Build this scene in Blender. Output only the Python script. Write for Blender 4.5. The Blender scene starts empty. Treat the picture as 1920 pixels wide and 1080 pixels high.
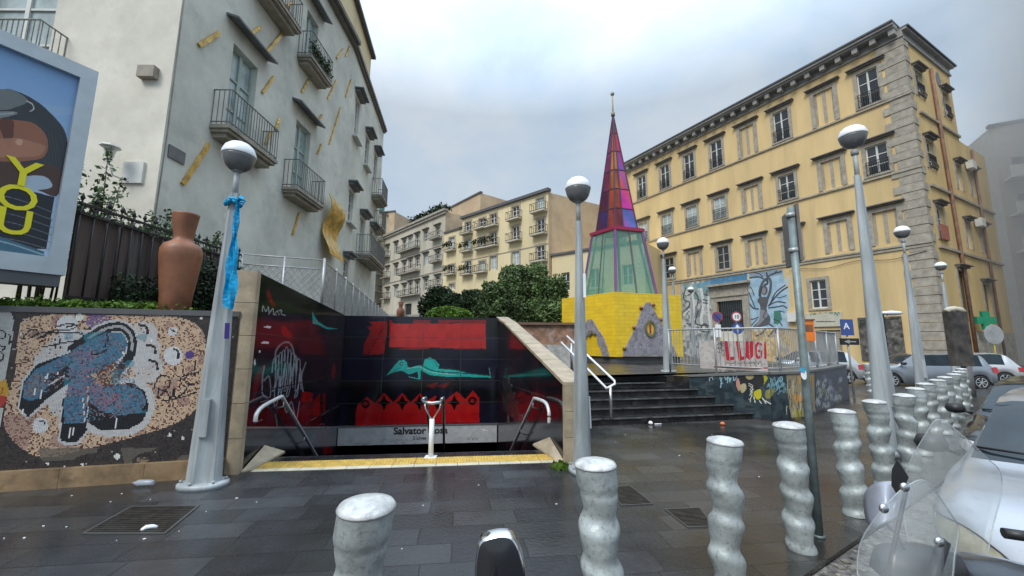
import bpy, math, random
import numpy as np
from mathutils import Vector, Matrix
rnd = random.Random(7)
rng = np.random.default_rng(7)
PI = math.pi
C = bpy.context.scene.collection
SC = bpy.context.scene

# ------------------------------------------------------------------ camera
FPX, PITCH, ROLL, CZ = 740.0, math.radians(7.9), math.radians(0.45), 1.6
_f = np.array([0, math.cos(PITCH), math.sin(PITCH)])
_r0 = np.array([1.0, 0, 0]); _u0 = np.array([0, -math.sin(PITCH), math.cos(PITCH)])
_r = _r0*math.cos(ROLL) + _u0*math.sin(ROLL); _u = -_r0*math.sin(ROLL) + _u0*math.cos(ROLL)
cam_d = bpy.data.cameras.new('camera'); cam = bpy.data.objects.new('camera', cam_d); C.objects.link(cam)
cam_d.sensor_width = 36; cam_d.lens = 36*FPX/1920; cam_d.clip_start = 0.05; cam_d.clip_end = 3000
cam.matrix_world = Matrix(((_r[0], _u[0], -_f[0], 0), (_r[1], _u[1], -_f[1], 0), (_r[2], _u[2], -_f[2], CZ), (0, 0, 0, 1)))
SC.camera = cam
SC.view_settings.view_transform = 'Standard'; SC.view_settings.look = 'None'
SC.view_settings.exposure = 0.58; SC.view_settings.gamma = 1

# ------------------------------------------------------------------ sky and light (overcast)
SUN_EL, SUN_AZ = math.radians(48), math.radians(215)     # azimuth clockwise from +Y
w = bpy.data.worlds.new('World'); SC.world = w; w.use_nodes = True
nt = w.node_tree; nt.nodes.clear()
def N(nt, t, **k):
    n = nt.nodes.new(t)
    for a, b in k.items(): setattr(n, a, b)
    return n
sky = N(nt, 'ShaderNodeTexSky', sky_type='NISHITA'); sky.sun_disc = False
sky.sun_elevation = SUN_EL; sky.sun_rotation = SUN_AZ; sky.air_density = 1.5; sky.dust_density = 2.5
tc = N(nt, 'ShaderNodeTexCoord')
mp = N(nt, 'ShaderNodeMapping'); mp.inputs['Scale'].default_value = (1, 1, 1.7); mp.inputs['Location'].default_value = (.25, 1.3, .4)
nt.links.new(tc.outputs['Generated'], mp.inputs['Vector'])
n1 = N(nt, 'ShaderNodeTexNoise'); n1.inputs['Scale'].default_value = 2.1; n1.inputs['Detail'].default_value = 7; n1.inputs['Roughness'].default_value = .56; n1.inputs['Distortion'].default_value = .25
nt.links.new(mp.outputs[0], n1.inputs['Vector'])
cr = N(nt, 'ShaderNodeValToRGB'); e = cr.color_ramp.elements
e[0].position = .34; e[0].color = (2.6, 3.15, 3.7, 1); e[1].position = .68; e[1].color = (4.3, 4.75, 5.2, 1)
m = cr.color_ramp.elements.new(.5); m.color = (3.4, 4.2, 5.1, 1)
nt.links.new(n1.outputs[0], cr.inputs[0])
sx = N(nt, 'ShaderNodeSeparateXYZ'); nt.links.new(tc.outputs['Generated'], sx.inputs[0])
mr = N(nt, 'ShaderNodeMapRange'); mr.inputs[1].default_value = .52; mr.inputs[2].default_value = .95; mr.inputs[3].default_value = 1.0; mr.inputs[4].default_value = 4.2
nt.links.new(sx.outputs[2], mr.inputs[0])
vm = N(nt, 'ShaderNodeVectorMath', operation='SCALE'); nt.links.new(cr.outputs[0], vm.inputs[0]); nt.links.new(mr.outputs[0], vm.inputs['Scale'])
mx = N(nt, 'ShaderNodeMix', data_type='RGBA'); mx.inputs[0].default_value = .86
nt.links.new(sky.outputs[0], mx.inputs[6]); nt.links.new(vm.outputs[0], mx.inputs[7])
bg = N(nt, 'ShaderNodeBackground'); bg.inputs[1].default_value = .1
nt.links.new(mx.outputs[2], bg.inputs[0])
wo = N(nt, 'ShaderNodeOutputWorld'); nt.links.new(bg.outputs[0], wo.inputs[0])
sd = bpy.data.lights.new('sun', 'SUN'); sd.energy = 1.5; sd.angle = math.radians(25); sd.color = (1, .965, .91)
sun = bpy.data.objects.new('sun', sd); C.objects.link(sun)
sdir = Vector((math.sin(SUN_AZ)*math.cos(SUN_EL), math.cos(SUN_AZ)*math.cos(SUN_EL), math.sin(SUN_EL)))
sun.rotation_euler = sdir.to_track_quat('Z', 'Y').to_euler()

# ------------------------------------------------------------------ survey helpers (measuring the place along sight lines)
def ray(px, py): return _r*(px-960)/FPX - _u*(py-540)/FPX + _f
def G(px, py, z=0):
    d = ray(px, py); t = (z-CZ)/d[2]; return (d[0]*t, d[1]*t)
def YD(px, py, Y):
    d = ray(px, py); t = Y/d[1]; return Vector((d[0]*t, Y, d[2]*t+CZ))
def proj(P):
    q = np.asarray(P, float) - np.array([0, 0, CZ]); k = q@_f
    k = np.where(k < .01, .01, k)
    return 960+FPX*(q@_r)/k, 540-FPX*(q@_u)/k

# ------------------------------------------------------------------ mesh helpers
class MB:
    def __init__(s): s.v = []; s.f = []; s.sm = []
    def add(s, vs, fs, smooth=False):
        n = len(s.v); s.v += [tuple(map(float, p)) for p in vs]; s.f += [tuple(n+i for i in q) for q in fs]; s.sm += [smooth]*len(fs)
        return s
    def box(s, x0, x1, y0, y1, z0, z1):
        return s.hexa([(x0,y0,z0),(x1,y0,z0),(x1,y1,z0),(x0,y1,z0),(x0,y0,z1),(x1,y0,z1),(x1,y1,z1),(x0,y1,z1)])
    def hexa(s, p): return s.add(p, [(0,3,2,1),(4,5,6,7),(0,1,5,4),(1,2,6,5),(2,3,7,6),(3,0,4,7)])
    def quad(s, a, b, c, d): return s.add([a,b,c,d], [(0,1,2,3)])
    def prism(s, poly, z0, z1):
        n = len(poly)
        zz0 = z0 if isinstance(z0, (list, tuple)) else [z0]*n; zz1 = z1 if isinstance(z1, (list, tuple)) else [z1]*n
        vs = [(p[0],p[1],z) for p, z in zip(poly, zz0)] + [(p[0],p[1],z) for p, z in zip(poly, zz1)]
        fs = [tuple(range(n))[::-1], tuple(range(n, 2*n))] + [(i,(i+1)%n,n+(i+1)%n,n+i) for i in range(n)]
        return s.add(vs, fs)
    def tube(s, pts, r, n=8, cap=True, smooth=True):
        pts = [Vector(p) for p in pts]; rs = r if isinstance(r, (list, tuple)) else [r]*len(pts)
        vs = []; fs = []; ref = None
        for i, p in enumerate(pts):
            a = pts[max(0, i-1)]; b = pts[min(len(pts)-1, i+1)]; t = (b-a).normalized()
            if ref is None: ref = Vector((0,0,1)) if abs(t.z) < .9 else Vector((1,0,0))
            u = t.cross(ref).normalized(); v = t.cross(u).normalized(); ref = u.cross(t) if False else ref
            for k in range(n):
                an = 2*PI*k/n; vs.append(p + u*math.cos(an)*rs[i] + v*math.sin(an)*rs[i])
        for i in range(len(pts)-1):
            for k in range(n):
                fs.append((i*n+k, i*n+(k+1)%n, (i+1)*n+(k+1)%n, (i+1)*n+k))
        s.add(vs, fs, smooth)
        if cap:
            m = len(pts)-1; b = len(s.v)-len(vs)
            s.f += [tuple(b+k for k in range(n))[::-1], tuple(b+m*n+k for k in range(n))]; s.sm += [False]*2
        return s
    def lathe(s, prof, c=(0,0,0), n=24, smooth=True, sq=1.0):
        vs = []; fs = []
        for r, z in prof:
            for k in range(n):
                a = 2*PI*k/n; vs.append((c[0]+r*math.cos(a), c[1]+r*math.sin(a)*sq, c[2]+z))
        for i in range(len(prof)-1):
            for k in range(n): fs.append((i*n+k, i*n+(k+1)%n, (i+1)*n+(k+1)%n, (i+1)*n+k))
        fs += [tuple(range(n))[::-1], tuple((len(prof)-1)*n+k for k in range(n))]
        return s.add(vs, fs, smooth)
    def beam(s, a, b, w, h, up=(0,0,1)):
        a = Vector(a); b = Vector(b); t = (b-a).normalized(); up = Vector(up)
        if abs(t.dot(up)) > .98: up = Vector((0,1,0))
        sd = t.cross(up).normalized()*w/2; uu = sd.cross(t).normalized()*h/2
        return s.hexa([a-sd-uu, a+sd-uu, b+sd-uu, b-sd-uu, a-sd+uu, a+sd+uu, b+sd+uu, b-sd+uu])
def wl(o):
    v = Vector(o.location)
    while o.parent: o = o.parent; v = v + Vector(o.location)
    return v
def obj(name, mb, m, parent=None, keep=False):
    me = bpy.data.meshes.new(name)
    v = np.array(mb.v, float).reshape(-1, 3)
    o = bpy.data.objects.new(name, me)
    if parent is not None: off = wl(parent); o.parent = parent
    elif keep: off = Vector((0,0,0))
    else:
        off = Vector(((v[:,0].min()+v[:,0].max())/2, (v[:,1].min()+v[:,1].max())/2, v[:,2].min())); o.location = off
    v = v - np.array(off)
    me.from_pydata(v.tolist(), [], mb.f)
    if any(mb.sm): me.polygons.foreach_set('use_smooth', mb.sm)
    me.materials.append(m); me.update(); C.objects.link(o)
    return o
def tag(o, label, cat, group=None):
    o['label'] = label; o['category'] = cat
    if group: o['group'] = group
    return o
def thing(name, label, cat, loc=(0,0,0), group=None):
    o = bpy.data.objects.new(name, None); o.empty_display_size = .2; C.objects.link(o); o.location = loc
    return tag(o, label, cat, group)
def struct(o, kind='structure'): o['kind'] = kind; return o
def copy_tree(o, parent=None):
    c = o.copy(); C.objects.link(c)
    if parent is not None: c.parent = parent
    for ch in list(o.children): copy_tree(ch, c)
    return c
class Fr:
    """a vertical plane: s along it, n outward, z up"""
    def __init__(s, o, d, flip=False):
        s.o = Vector((o[0], o[1], 0)); s.d = Vector((d[0], d[1], 0)).normalized(); s.n = Vector((s.d.y, -s.d.x, 0))
        if flip: s.n = -s.n
    def p(s, a, n, z): q = s.o + s.d*a + s.n*n; return (q.x, q.y, z)
    def box(s, mb, s0, s1, n0, n1, z0, z1):
        return mb.hexa([s.p(s0,n1,z0), s.p(s1,n1,z0), s.p(s1,n0,z0), s.p(s0,n0,z0), s.p(s0,n1,z1), s.p(s1,n1,z1), s.p(s1,n0,z1), s.p(s0,n0,z1)])
    def sz(s, px, py, n=0):
        d = ray(px, py); nn = np.array(s.n); t = (nn@np.array(s.o) + n)/(nn@np.array([d[0], d[1], 0]))
        P = d*t; return float((P-np.array(s.o))@np.array(s.d)), float(P[2]+CZ)
    def wall(s, mb, s0, s1, z0, z1, holes, depth=.25):
        S = sorted({s0, s1, *[max(s0, min(s1, h[0])) for h in holes], *[max(s0, min(s1, h[1])) for h in holes]})
        Z = sorted({z0, z1, *[max(z0, min(z1, h[2])) for h in holes], *[max(z0, min(z1, h[3])) for h in holes]})
        for i in range(len(S)-1):
            for j in range(len(Z)-1):
                cs, cz = (S[i]+S[i+1])/2, (Z[j]+Z[j+1])/2
                if any(h[0] < cs < h[1] and h[2] < cz < h[3] for h in holes): continue
                mb.quad(s.p(S[i],0,Z[j]), s.p(S[i+1],0,Z[j]), s.p(S[i+1],0,Z[j+1]), s.p(S[i],0,Z[j+1]))
        for a, b, c, d in holes:
            mb.quad(s.p(a,0,c), s.p(a,-depth,c), s.p(a,-depth,d), s.p(a,0,d)); mb.quad(s.p(b,-depth,c), s.p(b,0,c), s.p(b,0,d), s.p(b,-depth,d))
            mb.quad(s.p(a,0,c), s.p(b,0,c), s.p(b,-depth,c), s.p(a,-depth,c)); mb.quad(s.p(a,-depth,d), s.p(b,-depth,d), s.p(b,0,d), s.p(a,0,d))
        return mb

# ------------------------------------------------------------------ materials
def mat(name, col, rough=.6, metal=0., v=.12, sc=2., bump=0., bsc=30., dirt=None, spec=.5, coat=0., vert=False, world=False, trans=0.):
    m = bpy.data.materials.new(name); m.use_nodes = True; nt = m.node_tree; b = nt.nodes['Principled BSDF']
    b.inputs['Roughness'].default_value = rough; b.inputs['Metallic'].default_value = metal
    b.inputs['Specular IOR Level'].default_value = spec; b.inputs['Coat Weight'].default_value = coat; b.inputs['Coat Roughness'].default_value = .05
    b.inputs['Transmission Weight'].default_value = trans
    col = tuple(col)[:3]
    tc = N(nt, 'ShaderNodeTexCoord'); mp = N(nt, 'ShaderNodeMapping'); nt.links.new(tc.outputs['Object'], mp.inputs[0])
    if vert: mp.inputs['Scale'].default_value = (1, 1, .18)
    oi = N(nt, 'ShaderNodeObjectInfo'); sc1 = N(nt, 'ShaderNodeVectorMath', operation='SCALE'); sc1.inputs['Scale'].default_value = 37.
    cx = N(nt, 'ShaderNodeCombineXYZ'); nt.links.new(oi.outputs['Random'], cx.inputs[0]); nt.links.new(oi.outputs['Random'], cx.inputs[1])
    nt.links.new(cx.outputs[0], sc1.inputs[0]); nt.links.new(sc1.outputs[0], mp.inputs['Location'])
    n = N(nt, 'ShaderNodeTexNoise'); n.inputs['Scale'].default_value = sc; n.inputs['Detail'].default_value = 6; n.inputs['Roughness'].default_value = .62
    nt.links.new(mp.outputs[0], n.inputs['Vector'])
    r = N(nt, 'ShaderNodeValToRGB'); el = r.color_ramp.elements
    el[0].position = .3; el[1].position = .7
    el[0].color = tuple(max(0, c*(1-v*1.6)) for c in col)+(1,); el[1].color = tuple(min(1, c*(1+v)) for c in col)+(1,)
    nt.links.new(n.outputs[0], r.inputs[0]); out = r.outputs[0]
    if dirt:
        dc, amt, ds = dirt
        n2 = N(nt, 'ShaderNodeTexNoise'); n2.inputs['Scale'].default_value = ds; n2.inputs['Detail'].default_value = 8; n2.inputs['Roughness'].default_value = .7
        mp2 = N(nt, 'ShaderNodeMapping'); mp2.inputs['Scale'].default_value = (1, 1, .3 if vert else 1); mp2.inputs['Location'].default_value = (9, 4, 2)
        nt.links.new(mp.outputs[0], mp2.inputs[0]); nt.links.new(mp2.outputs[0], n2.inputs['Vector'])
        r2 = N(nt, 'ShaderNodeMapRange'); r2.inputs[1].default_value = .52; r2.inputs[2].default_value = .68; r2.inputs[4].default_value = amt
        nt.links.new(n2.outputs[0], r2.inputs[0])
        mx = N(nt, 'ShaderNodeMix', data_type='RGBA'); nt.links.new(r2.outputs[0], mx.inputs[0]); nt.links.new(out, mx.inputs[6]); mx.inputs[7].default_value = tuple(dc)+(1,); out = mx.outputs[2]
    nt.links.new(out, b.inputs['Base Color'])
    if bump:
        n3 = N(nt, 'ShaderNodeTexNoise'); n3.inputs['Scale'].default_value = bsc; n3.inputs['Detail'].default_value = 5
        nt.links.new(mp.outputs[0], n3.inputs['Vector'])
        bp = N(nt, 'ShaderNodeBump'); bp.inputs['Strength'].default_value = bump; bp.inputs['Distance'].default_value = .02
        nt.links.new(n3.outputs[0], bp.inputs['Height']); nt.links.new(bp.outputs[0], b.inputs['Normal'])
    return m
def attr_mat(name, rough=.5, metal=0., v=.1, sc=8., bump=0., spec=.5, trans=0., coat=0.):
    m = mat(name, (1,1,1), rough, metal, v, sc, bump, 40., None, spec, coat, trans=trans); nt = m.node_tree; b = nt.nodes['Principled BSDF']
    a = N(nt, 'ShaderNodeAttribute', attribute_name='Col'); src = b.inputs['Base Color'].links[0].from_socket
    mx = N(nt, 'ShaderNodeMix', data_type='RGBA', blend_type='MULTIPLY'); mx.inputs[0].default_value = 1
    nt.links.new(a.outputs['Color'], mx.inputs[6]); nt.links.new(src, mx.inputs[7]); nt.links.new(mx.outputs[2], b.inputs['Base Color'])
    return m
def glassmat(name, tint=(.9,.95,.93), rough=.03, alpha=.25):
    m = bpy.data.materials.new(name); m.use_nodes = True; nt = m.node_tree; b = nt.nodes['Principled BSDF']
    b.inputs['Base Color'].default_value = tint+(1,); b.inputs['Roughness'].default_value = rough; b.inputs['Alpha'].default_value = alpha
    n = N(nt, 'ShaderNodeTexNoise'); n.inputs['Scale'].default_value = 9; n.inputs['Detail'].default_value = 6
    tc = N(nt, 'ShaderNodeTexCoord'); nt.links.new(tc.outputs['Object'], n.inputs['Vector'])
    mr = N(nt, 'ShaderNodeMapRange'); mr.inputs[1].default_value = .35; mr.inputs[2].default_value = .7; mr.inputs[3].default_value = alpha*.88; mr.inputs[4].default_value = min(1, alpha*1.12); n.inputs['Scale'].default_value = 1.3
    nt.links.new(n.outputs[0], mr.inputs[0]); nt.links.new(mr.outputs[0], b.inputs['Alpha'])
    return m
K = {}
K['slab'] = None
K['stone_beige'] = mat('beige_stone', (.40,.33,.23), .5, v=.2, sc=4, bump=.1, dirt=((.2,.15,.1), .5, 3))
K['black_panel'] = mat('black_panel', (.008,.008,.01), .12, v=.3)
K['lamp_metal'] = mat('galvanised_pole', (.37,.405,.415), .55, .1, v=.25, sc=5, dirt=((.24,.25,.24), .8, 9), vert=True)
K['globe_white'] = mat('white_globe', (.80,.82,.83), .35, v=.06, sc=20)
K['globe_dark'] = mat('smoked_globe', (.16,.165,.17), .22, v=.15, sc=6)
K['bollard'] = mat('silver_painted_cast', (.38,.42,.415), .47, .2, v=.24, sc=6, bump=.3, bsc=16, dirt=((.12,.13,.12), .7, 38))
K['bollard_cap'] = mat('worn_white_cap', (.56,.57,.56), .45, .1, v=.25, sc=12, dirt=((.22,.22,.21), .75, 18))
K['plaster_grey'] = mat('pale_green_grey_plaster', (.66,.66,.585), .85, v=.15, sc=.7, bump=.35, bsc=5, dirt=((.44,.45,.41), .8, .8))
K['plaster_cream'] = mat('cream_plaster', (.66,.63,.54), .85, v=.12, sc=.9, bump=.15, bsc=8, dirt=((.44,.42,.35), .35, 1.2))
K['yellow'] = mat('ochre_plaster', (.66,.485,.235), .85, v=.13, sc=.5, bump=.2, bsc=6, dirt=((.50,.37,.20), .8, .9), vert=True)
K['yellow_side'] = mat('faded_ochre_plaster', (.62,.45,.20), .85, v=.12, sc=.4, dirt=((.40,.31,.18), .6, .9), vert=True)
K['grey_trim'] = mat('grey_stone_trim', (.36,.325,.265), .85, v=.2, sc=3, dirt=((.21,.19,.16), .6, 2))
K['dark_trim'] = mat('dark_ledge', (.17,.155,.14), .7, v=.2, sc=3)
K['corn'] = mat('cornice_grey', (.30,.29,.27), .8, v=.15, sc=1)
K['glass_dark'] = mat('dark_window_glass', (.022,.027,.03), .06, v=.4, sc=1.3, spec=.8)
K['glass_pale'] = mat('curtained_window_glass', (.42,.50,.49), .12, v=.25, sc=1.5, spec=.7)
K['white_wood'] = mat('white_window_wood', (.62,.62,.58), .6, v=.1)
K['iron'] = mat('wrought_iron', (.035,.035,.038), .5, .4, v=.2, sc=9)
K['steel'] = mat('brushed_steel', (.56,.58,.59), .28, .85, v=.12, sc=12)
K['gold'] = mat('gilded_metal', (.72,.48,.14), .38, .55, v=.3, sc=4, dirt=((.30,.18,.05), .6, 6))
K['terracotta'] = mat('terracotta', (.25,.10,.05), .5, v=.25, sc=3, dirt=((.16,.06,.025), .6, 5), bump=.1)
K['planks'] = mat('weathered_planks', (.085,.062,.052), .8, v=.4, sc=3, dirt=((.14,.13,.12), .7, 4), vert=True)
K['yellow_tile'] = mat('yellow_tactile', (.62,.42,.10), .5, v=.2, sc=8, dirt=((.35,.26,.12), .5, 12))
K['cream_edge'] = mat('cream_edge_stone', (.58,.54,.42), .5, v=.15, sc=6)
K['y2'] = mat('pale_yellow_plaster', (.72,.60,.36), .85, v=.10, sc=.25, dirt=((.52,.42,.26), .5, .5), vert=True)
K['y2side'] = mat('bare_tan_plaster', (.50,.38,.25), .85, v=.14, sc=.4, dirt=((.38,.29,.20), .5, .6))
K['greyb'] = mat('grey_beige_plaster', (.52,.48,.38), .85, v=.14, sc=.25, dirt=((.33,.30,.24), .6, .6), vert=True)
K['tar'] = mat('dark_roof_edge', (.10,.10,.105), .7)
K['box_yellow'] = None
K['brass'] = K['gold']

class Canvas:
    """coloured tiles or paint on a real surface: P(u,v) gives points, colours are traced along sight lines"""
    def __init__(s, P, U, V, base, jitter=0.):
        s.nu, s.nv = U, V
        uu, vv = np.meshgrid((np.arange(U+1))/U, (np.arange(V+1))/V, indexing='ij')
        s.pts = P(uu, vv)                             # (U+1,V+1,3)
        c = (s.pts[:-1,:-1]+s.pts[1:,:-1]+s.pts[1:,1:]+s.pts[:-1,1:])/4
        s.c = c; s.X, s.Y = proj(c)
        s.col = np.ones((U, V, 3))*np.array(base)
    def inpoly(s, poly):
        m = np.zeros(s.X.shape, bool); n = len(poly)
        for i in range(n):
            x0, y0 = poly[i]; x1, y1 = poly[(i+1) % n]
            if y0 == y1: continue
            c = ((s.Y > y0) != (s.Y > y1)) & (s.X < (x1-x0)*(s.Y-y0)/(y1-y0)+x0); m ^= c
        return m
    def put(s, m, col, a=1., p=1.):
        if p < 1: m = m & (rng.random(m.shape) < p)
        s.col[m] = s.col[m]*(1-a) + np.array(col)*a
    def poly(s, pts, col, a=1., p=1., curve=False): s.put(s.inpoly(smooth(pts, True) if curve else pts), col, a, p)
    def ell(s, x, y, rx, ry, col, a=1., p=1.): s.put(((s.X-x)/rx)**2+((s.Y-y)/ry)**2 < 1, col, a, p)
    def line(s, pts, wd, col, a=1., p=1., curve=True):
        if curve and len(pts) > 2: pts = smooth(pts)
        xs = [q[0] for q in pts]; ys = [q[1] for q in pts]
        sel = (s.X > min(xs)-wd) & (s.X < max(xs)+wd) & (s.Y > min(ys)-wd) & (s.Y < max(ys)+wd)
        X = s.X[sel]; Y = s.Y[sel]; m = np.zeros(X.shape, bool)
        for (x0, y0), (x1, y1) in zip(pts[:-1], pts[1:]):
            dx, dy = x1-x0, y1-y0; L = dx*dx+dy*dy+1e-9; t = np.clip(((X-x0)*dx+(Y-y0)*dy)/L, 0, 1)
            m |= (X-x0-t*dx)**2+(Y-y0-t*dy)**2 < (wd/2)**2
        M = np.zeros(s.X.shape, bool); M[sel] = m; s.put(M, col, a, p)
    def blotch(s, k, col, a, size, box=None, thr=.62):
        q = rng.random((s.nu//size+3, s.nv//size+3)); u = np.arange(s.nu)/size; v = np.arange(s.nv)/size
        i = u.astype(int); j = v.astype(int); fu = (u-i)[:,None]; fv = (v-j)[None]
        fu = fu*fu*(3-2*fu); fv = fv*fv*(3-2*fv)
        g = q[i][:,j]*(1-fu)*(1-fv)+q[i+1][:,j]*fu*(1-fv)+q[i][:,j+1]*(1-fu)*fv+q[i+1][:,j+1]*fu*fv
        m = g > thr
        if box is not None: m &= (s.X > box[0]) & (s.X < box[2]) & (s.Y > box[1]) & (s.Y < box[3])
        s.put(m, col, a)
    def scrawl(s, x, y, w_, h_, n, wd, col, a=.9):
        px = x; pts = []
        for k in range(n):
            pts.append((px, y+rnd.uniform(-h_/2, h_/2))); px += w_/n*rnd.uniform(.4, 1.6)
            if rnd.random() < .3 and len(pts) > 2: s.line(pts, wd, col, a); pts = [pts[-1]] if rnd.random() < .4 else [(px, y)]
        if len(pts) > 1: s.line(pts, wd, col, a)
    def build(s, name, m, parent=None, keep=True):
        U, V = s.nu, s.nv; me = bpy.data.meshes.new(name); o = bpy.data.objects.new(name, me)
        v = s.pts.reshape(-1, 3); off = np.array(wl(parent)) if parent is not None else v.mean(0)*[1,1,0]+[0,0,v[:,2].min()]
        if parent is not None: o.parent = parent
        else: o.location = off
        idx = np.arange((U+1)*(V+1)).reshape(U+1, V+1)
        f = np.stack([idx[:-1,:-1], idx[1:,:-1], idx[1:,1:], idx[:-1,1:]], -1).reshape(-1)
        me.vertices.add(len(v)); me.vertices.foreach_set('co', (v-off).reshape(-1))
        me.loops.add(len(f)); me.loops.foreach_set('vertex_index', f)
        me.polygons.add(U*V); me.polygons.foreach_set('loop_start', np.arange(0, U*V*4, 4)); me.polygons.foreach_set('loop_total', np.full(U*V, 4))
        me.update(calc_edges=True)
        ca = me.color_attributes.new('Col', 'FLOAT_COLOR', 'CORNER')
        cc = np.ones((U*V, 4, 4)); cc[:,:,:3] = np.clip(s.col, 0, 1).reshape(-1, 1, 3); ca.data.foreach_set('color', cc.reshape(-1))
        me.materials.append(m); C.objects.link(o); return o
def smooth(pts, closed=False, n=6):
    P = [np.array(p, float) for p in pts]; out = []
    if closed: P = [P[-1]]+P+[P[0], P[1]]
    else: P = [P[0]]+P+[P[-1]]
    for i in range(1, len(P)-2):
        for k in range(n):
            t = k/n; a, b, c, d = P[i-1], P[i], P[i+1], P[i+2]
            out.append(tuple(.5*((2*b)+(-a+c)*t+(2*a-5*b+4*c-d)*t*t+(-a+3*b-3*c+d)*t**3)))
    if not closed: out.append(tuple(P[-2]))
    return out
def zp(pts, ox, oy, s): return [(ox+x/s, oy+y/s) for x, y in pts]
def plane(A, B, z0, z1, z0b=None, z1b=None):
    A = np.array(A, float); B = np.array(B, float)
    def P(u, v):
        xy = A*(1-u[...,None])+B*u[...,None]
        lo = z0*(1-u)+(z0 if z0b is None else z0b)*u; hi = z1*(1-u)+(z1 if z1b is None else z1b)*u
        return np.concatenate([xy, (lo*(1-v)+hi*v)[...,None]], -1)
    return P
PAINT = attr_mat('painted_surface', .35, v=.12); PAINT_GLOSS = attr_mat('polished_panel', .12, v=.2, sc=5, spec=.6)
PAINT_MATT = attr_mat('mural_paint', .8, v=.12, sc=3); TILE = attr_mat('glazed_mosaic', .28, v=.15, sc=30)
def text_mesh(name, body, size, m, parent, M, ext=.003, font=None, align='CENTER', sx=1.):
    cu = bpy.data.curves.new(name, 'FONT'); cu.body = body; cu.size = size; cu.extrude = ext; cu.align_x = align; cu.align_y = 'CENTER'; cu.resolution_u = 3; cu.offset = .028*size if name == 'station_name' else .012*size
    to = bpy.data.objects.new(name, cu); C.objects.link(to); dg = bpy.context.evaluated_depsgraph_get()
    me = bpy.data.meshes.new_from_object(to.evaluated_get(dg)); bpy.data.objects.remove(to)
    me.transform(Matrix.Diagonal((sx, 1, 1, 1))); me.transform(M); off = wl(parent); me.transform(Matrix.Translation(-off))
    me.materials.clear(); me.materials.append(m); o = bpy.data.objects.new(name, me); o.parent = parent; C.objects.link(o); return o
def face_mat(P, right, normal):
    """text matrix: x to the right, y up, z toward the viewer"""
    r = Vector(right).normalized(); n = Vector(normal).normalized(); u = n.cross(r).normalized()
    return Matrix(((r.x,u.x,n.x,P[0]),(r.y,u.y,n.y,P[1]),(r.z,u.z,n.z,P[2]),(0,0,0,1)))

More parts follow.
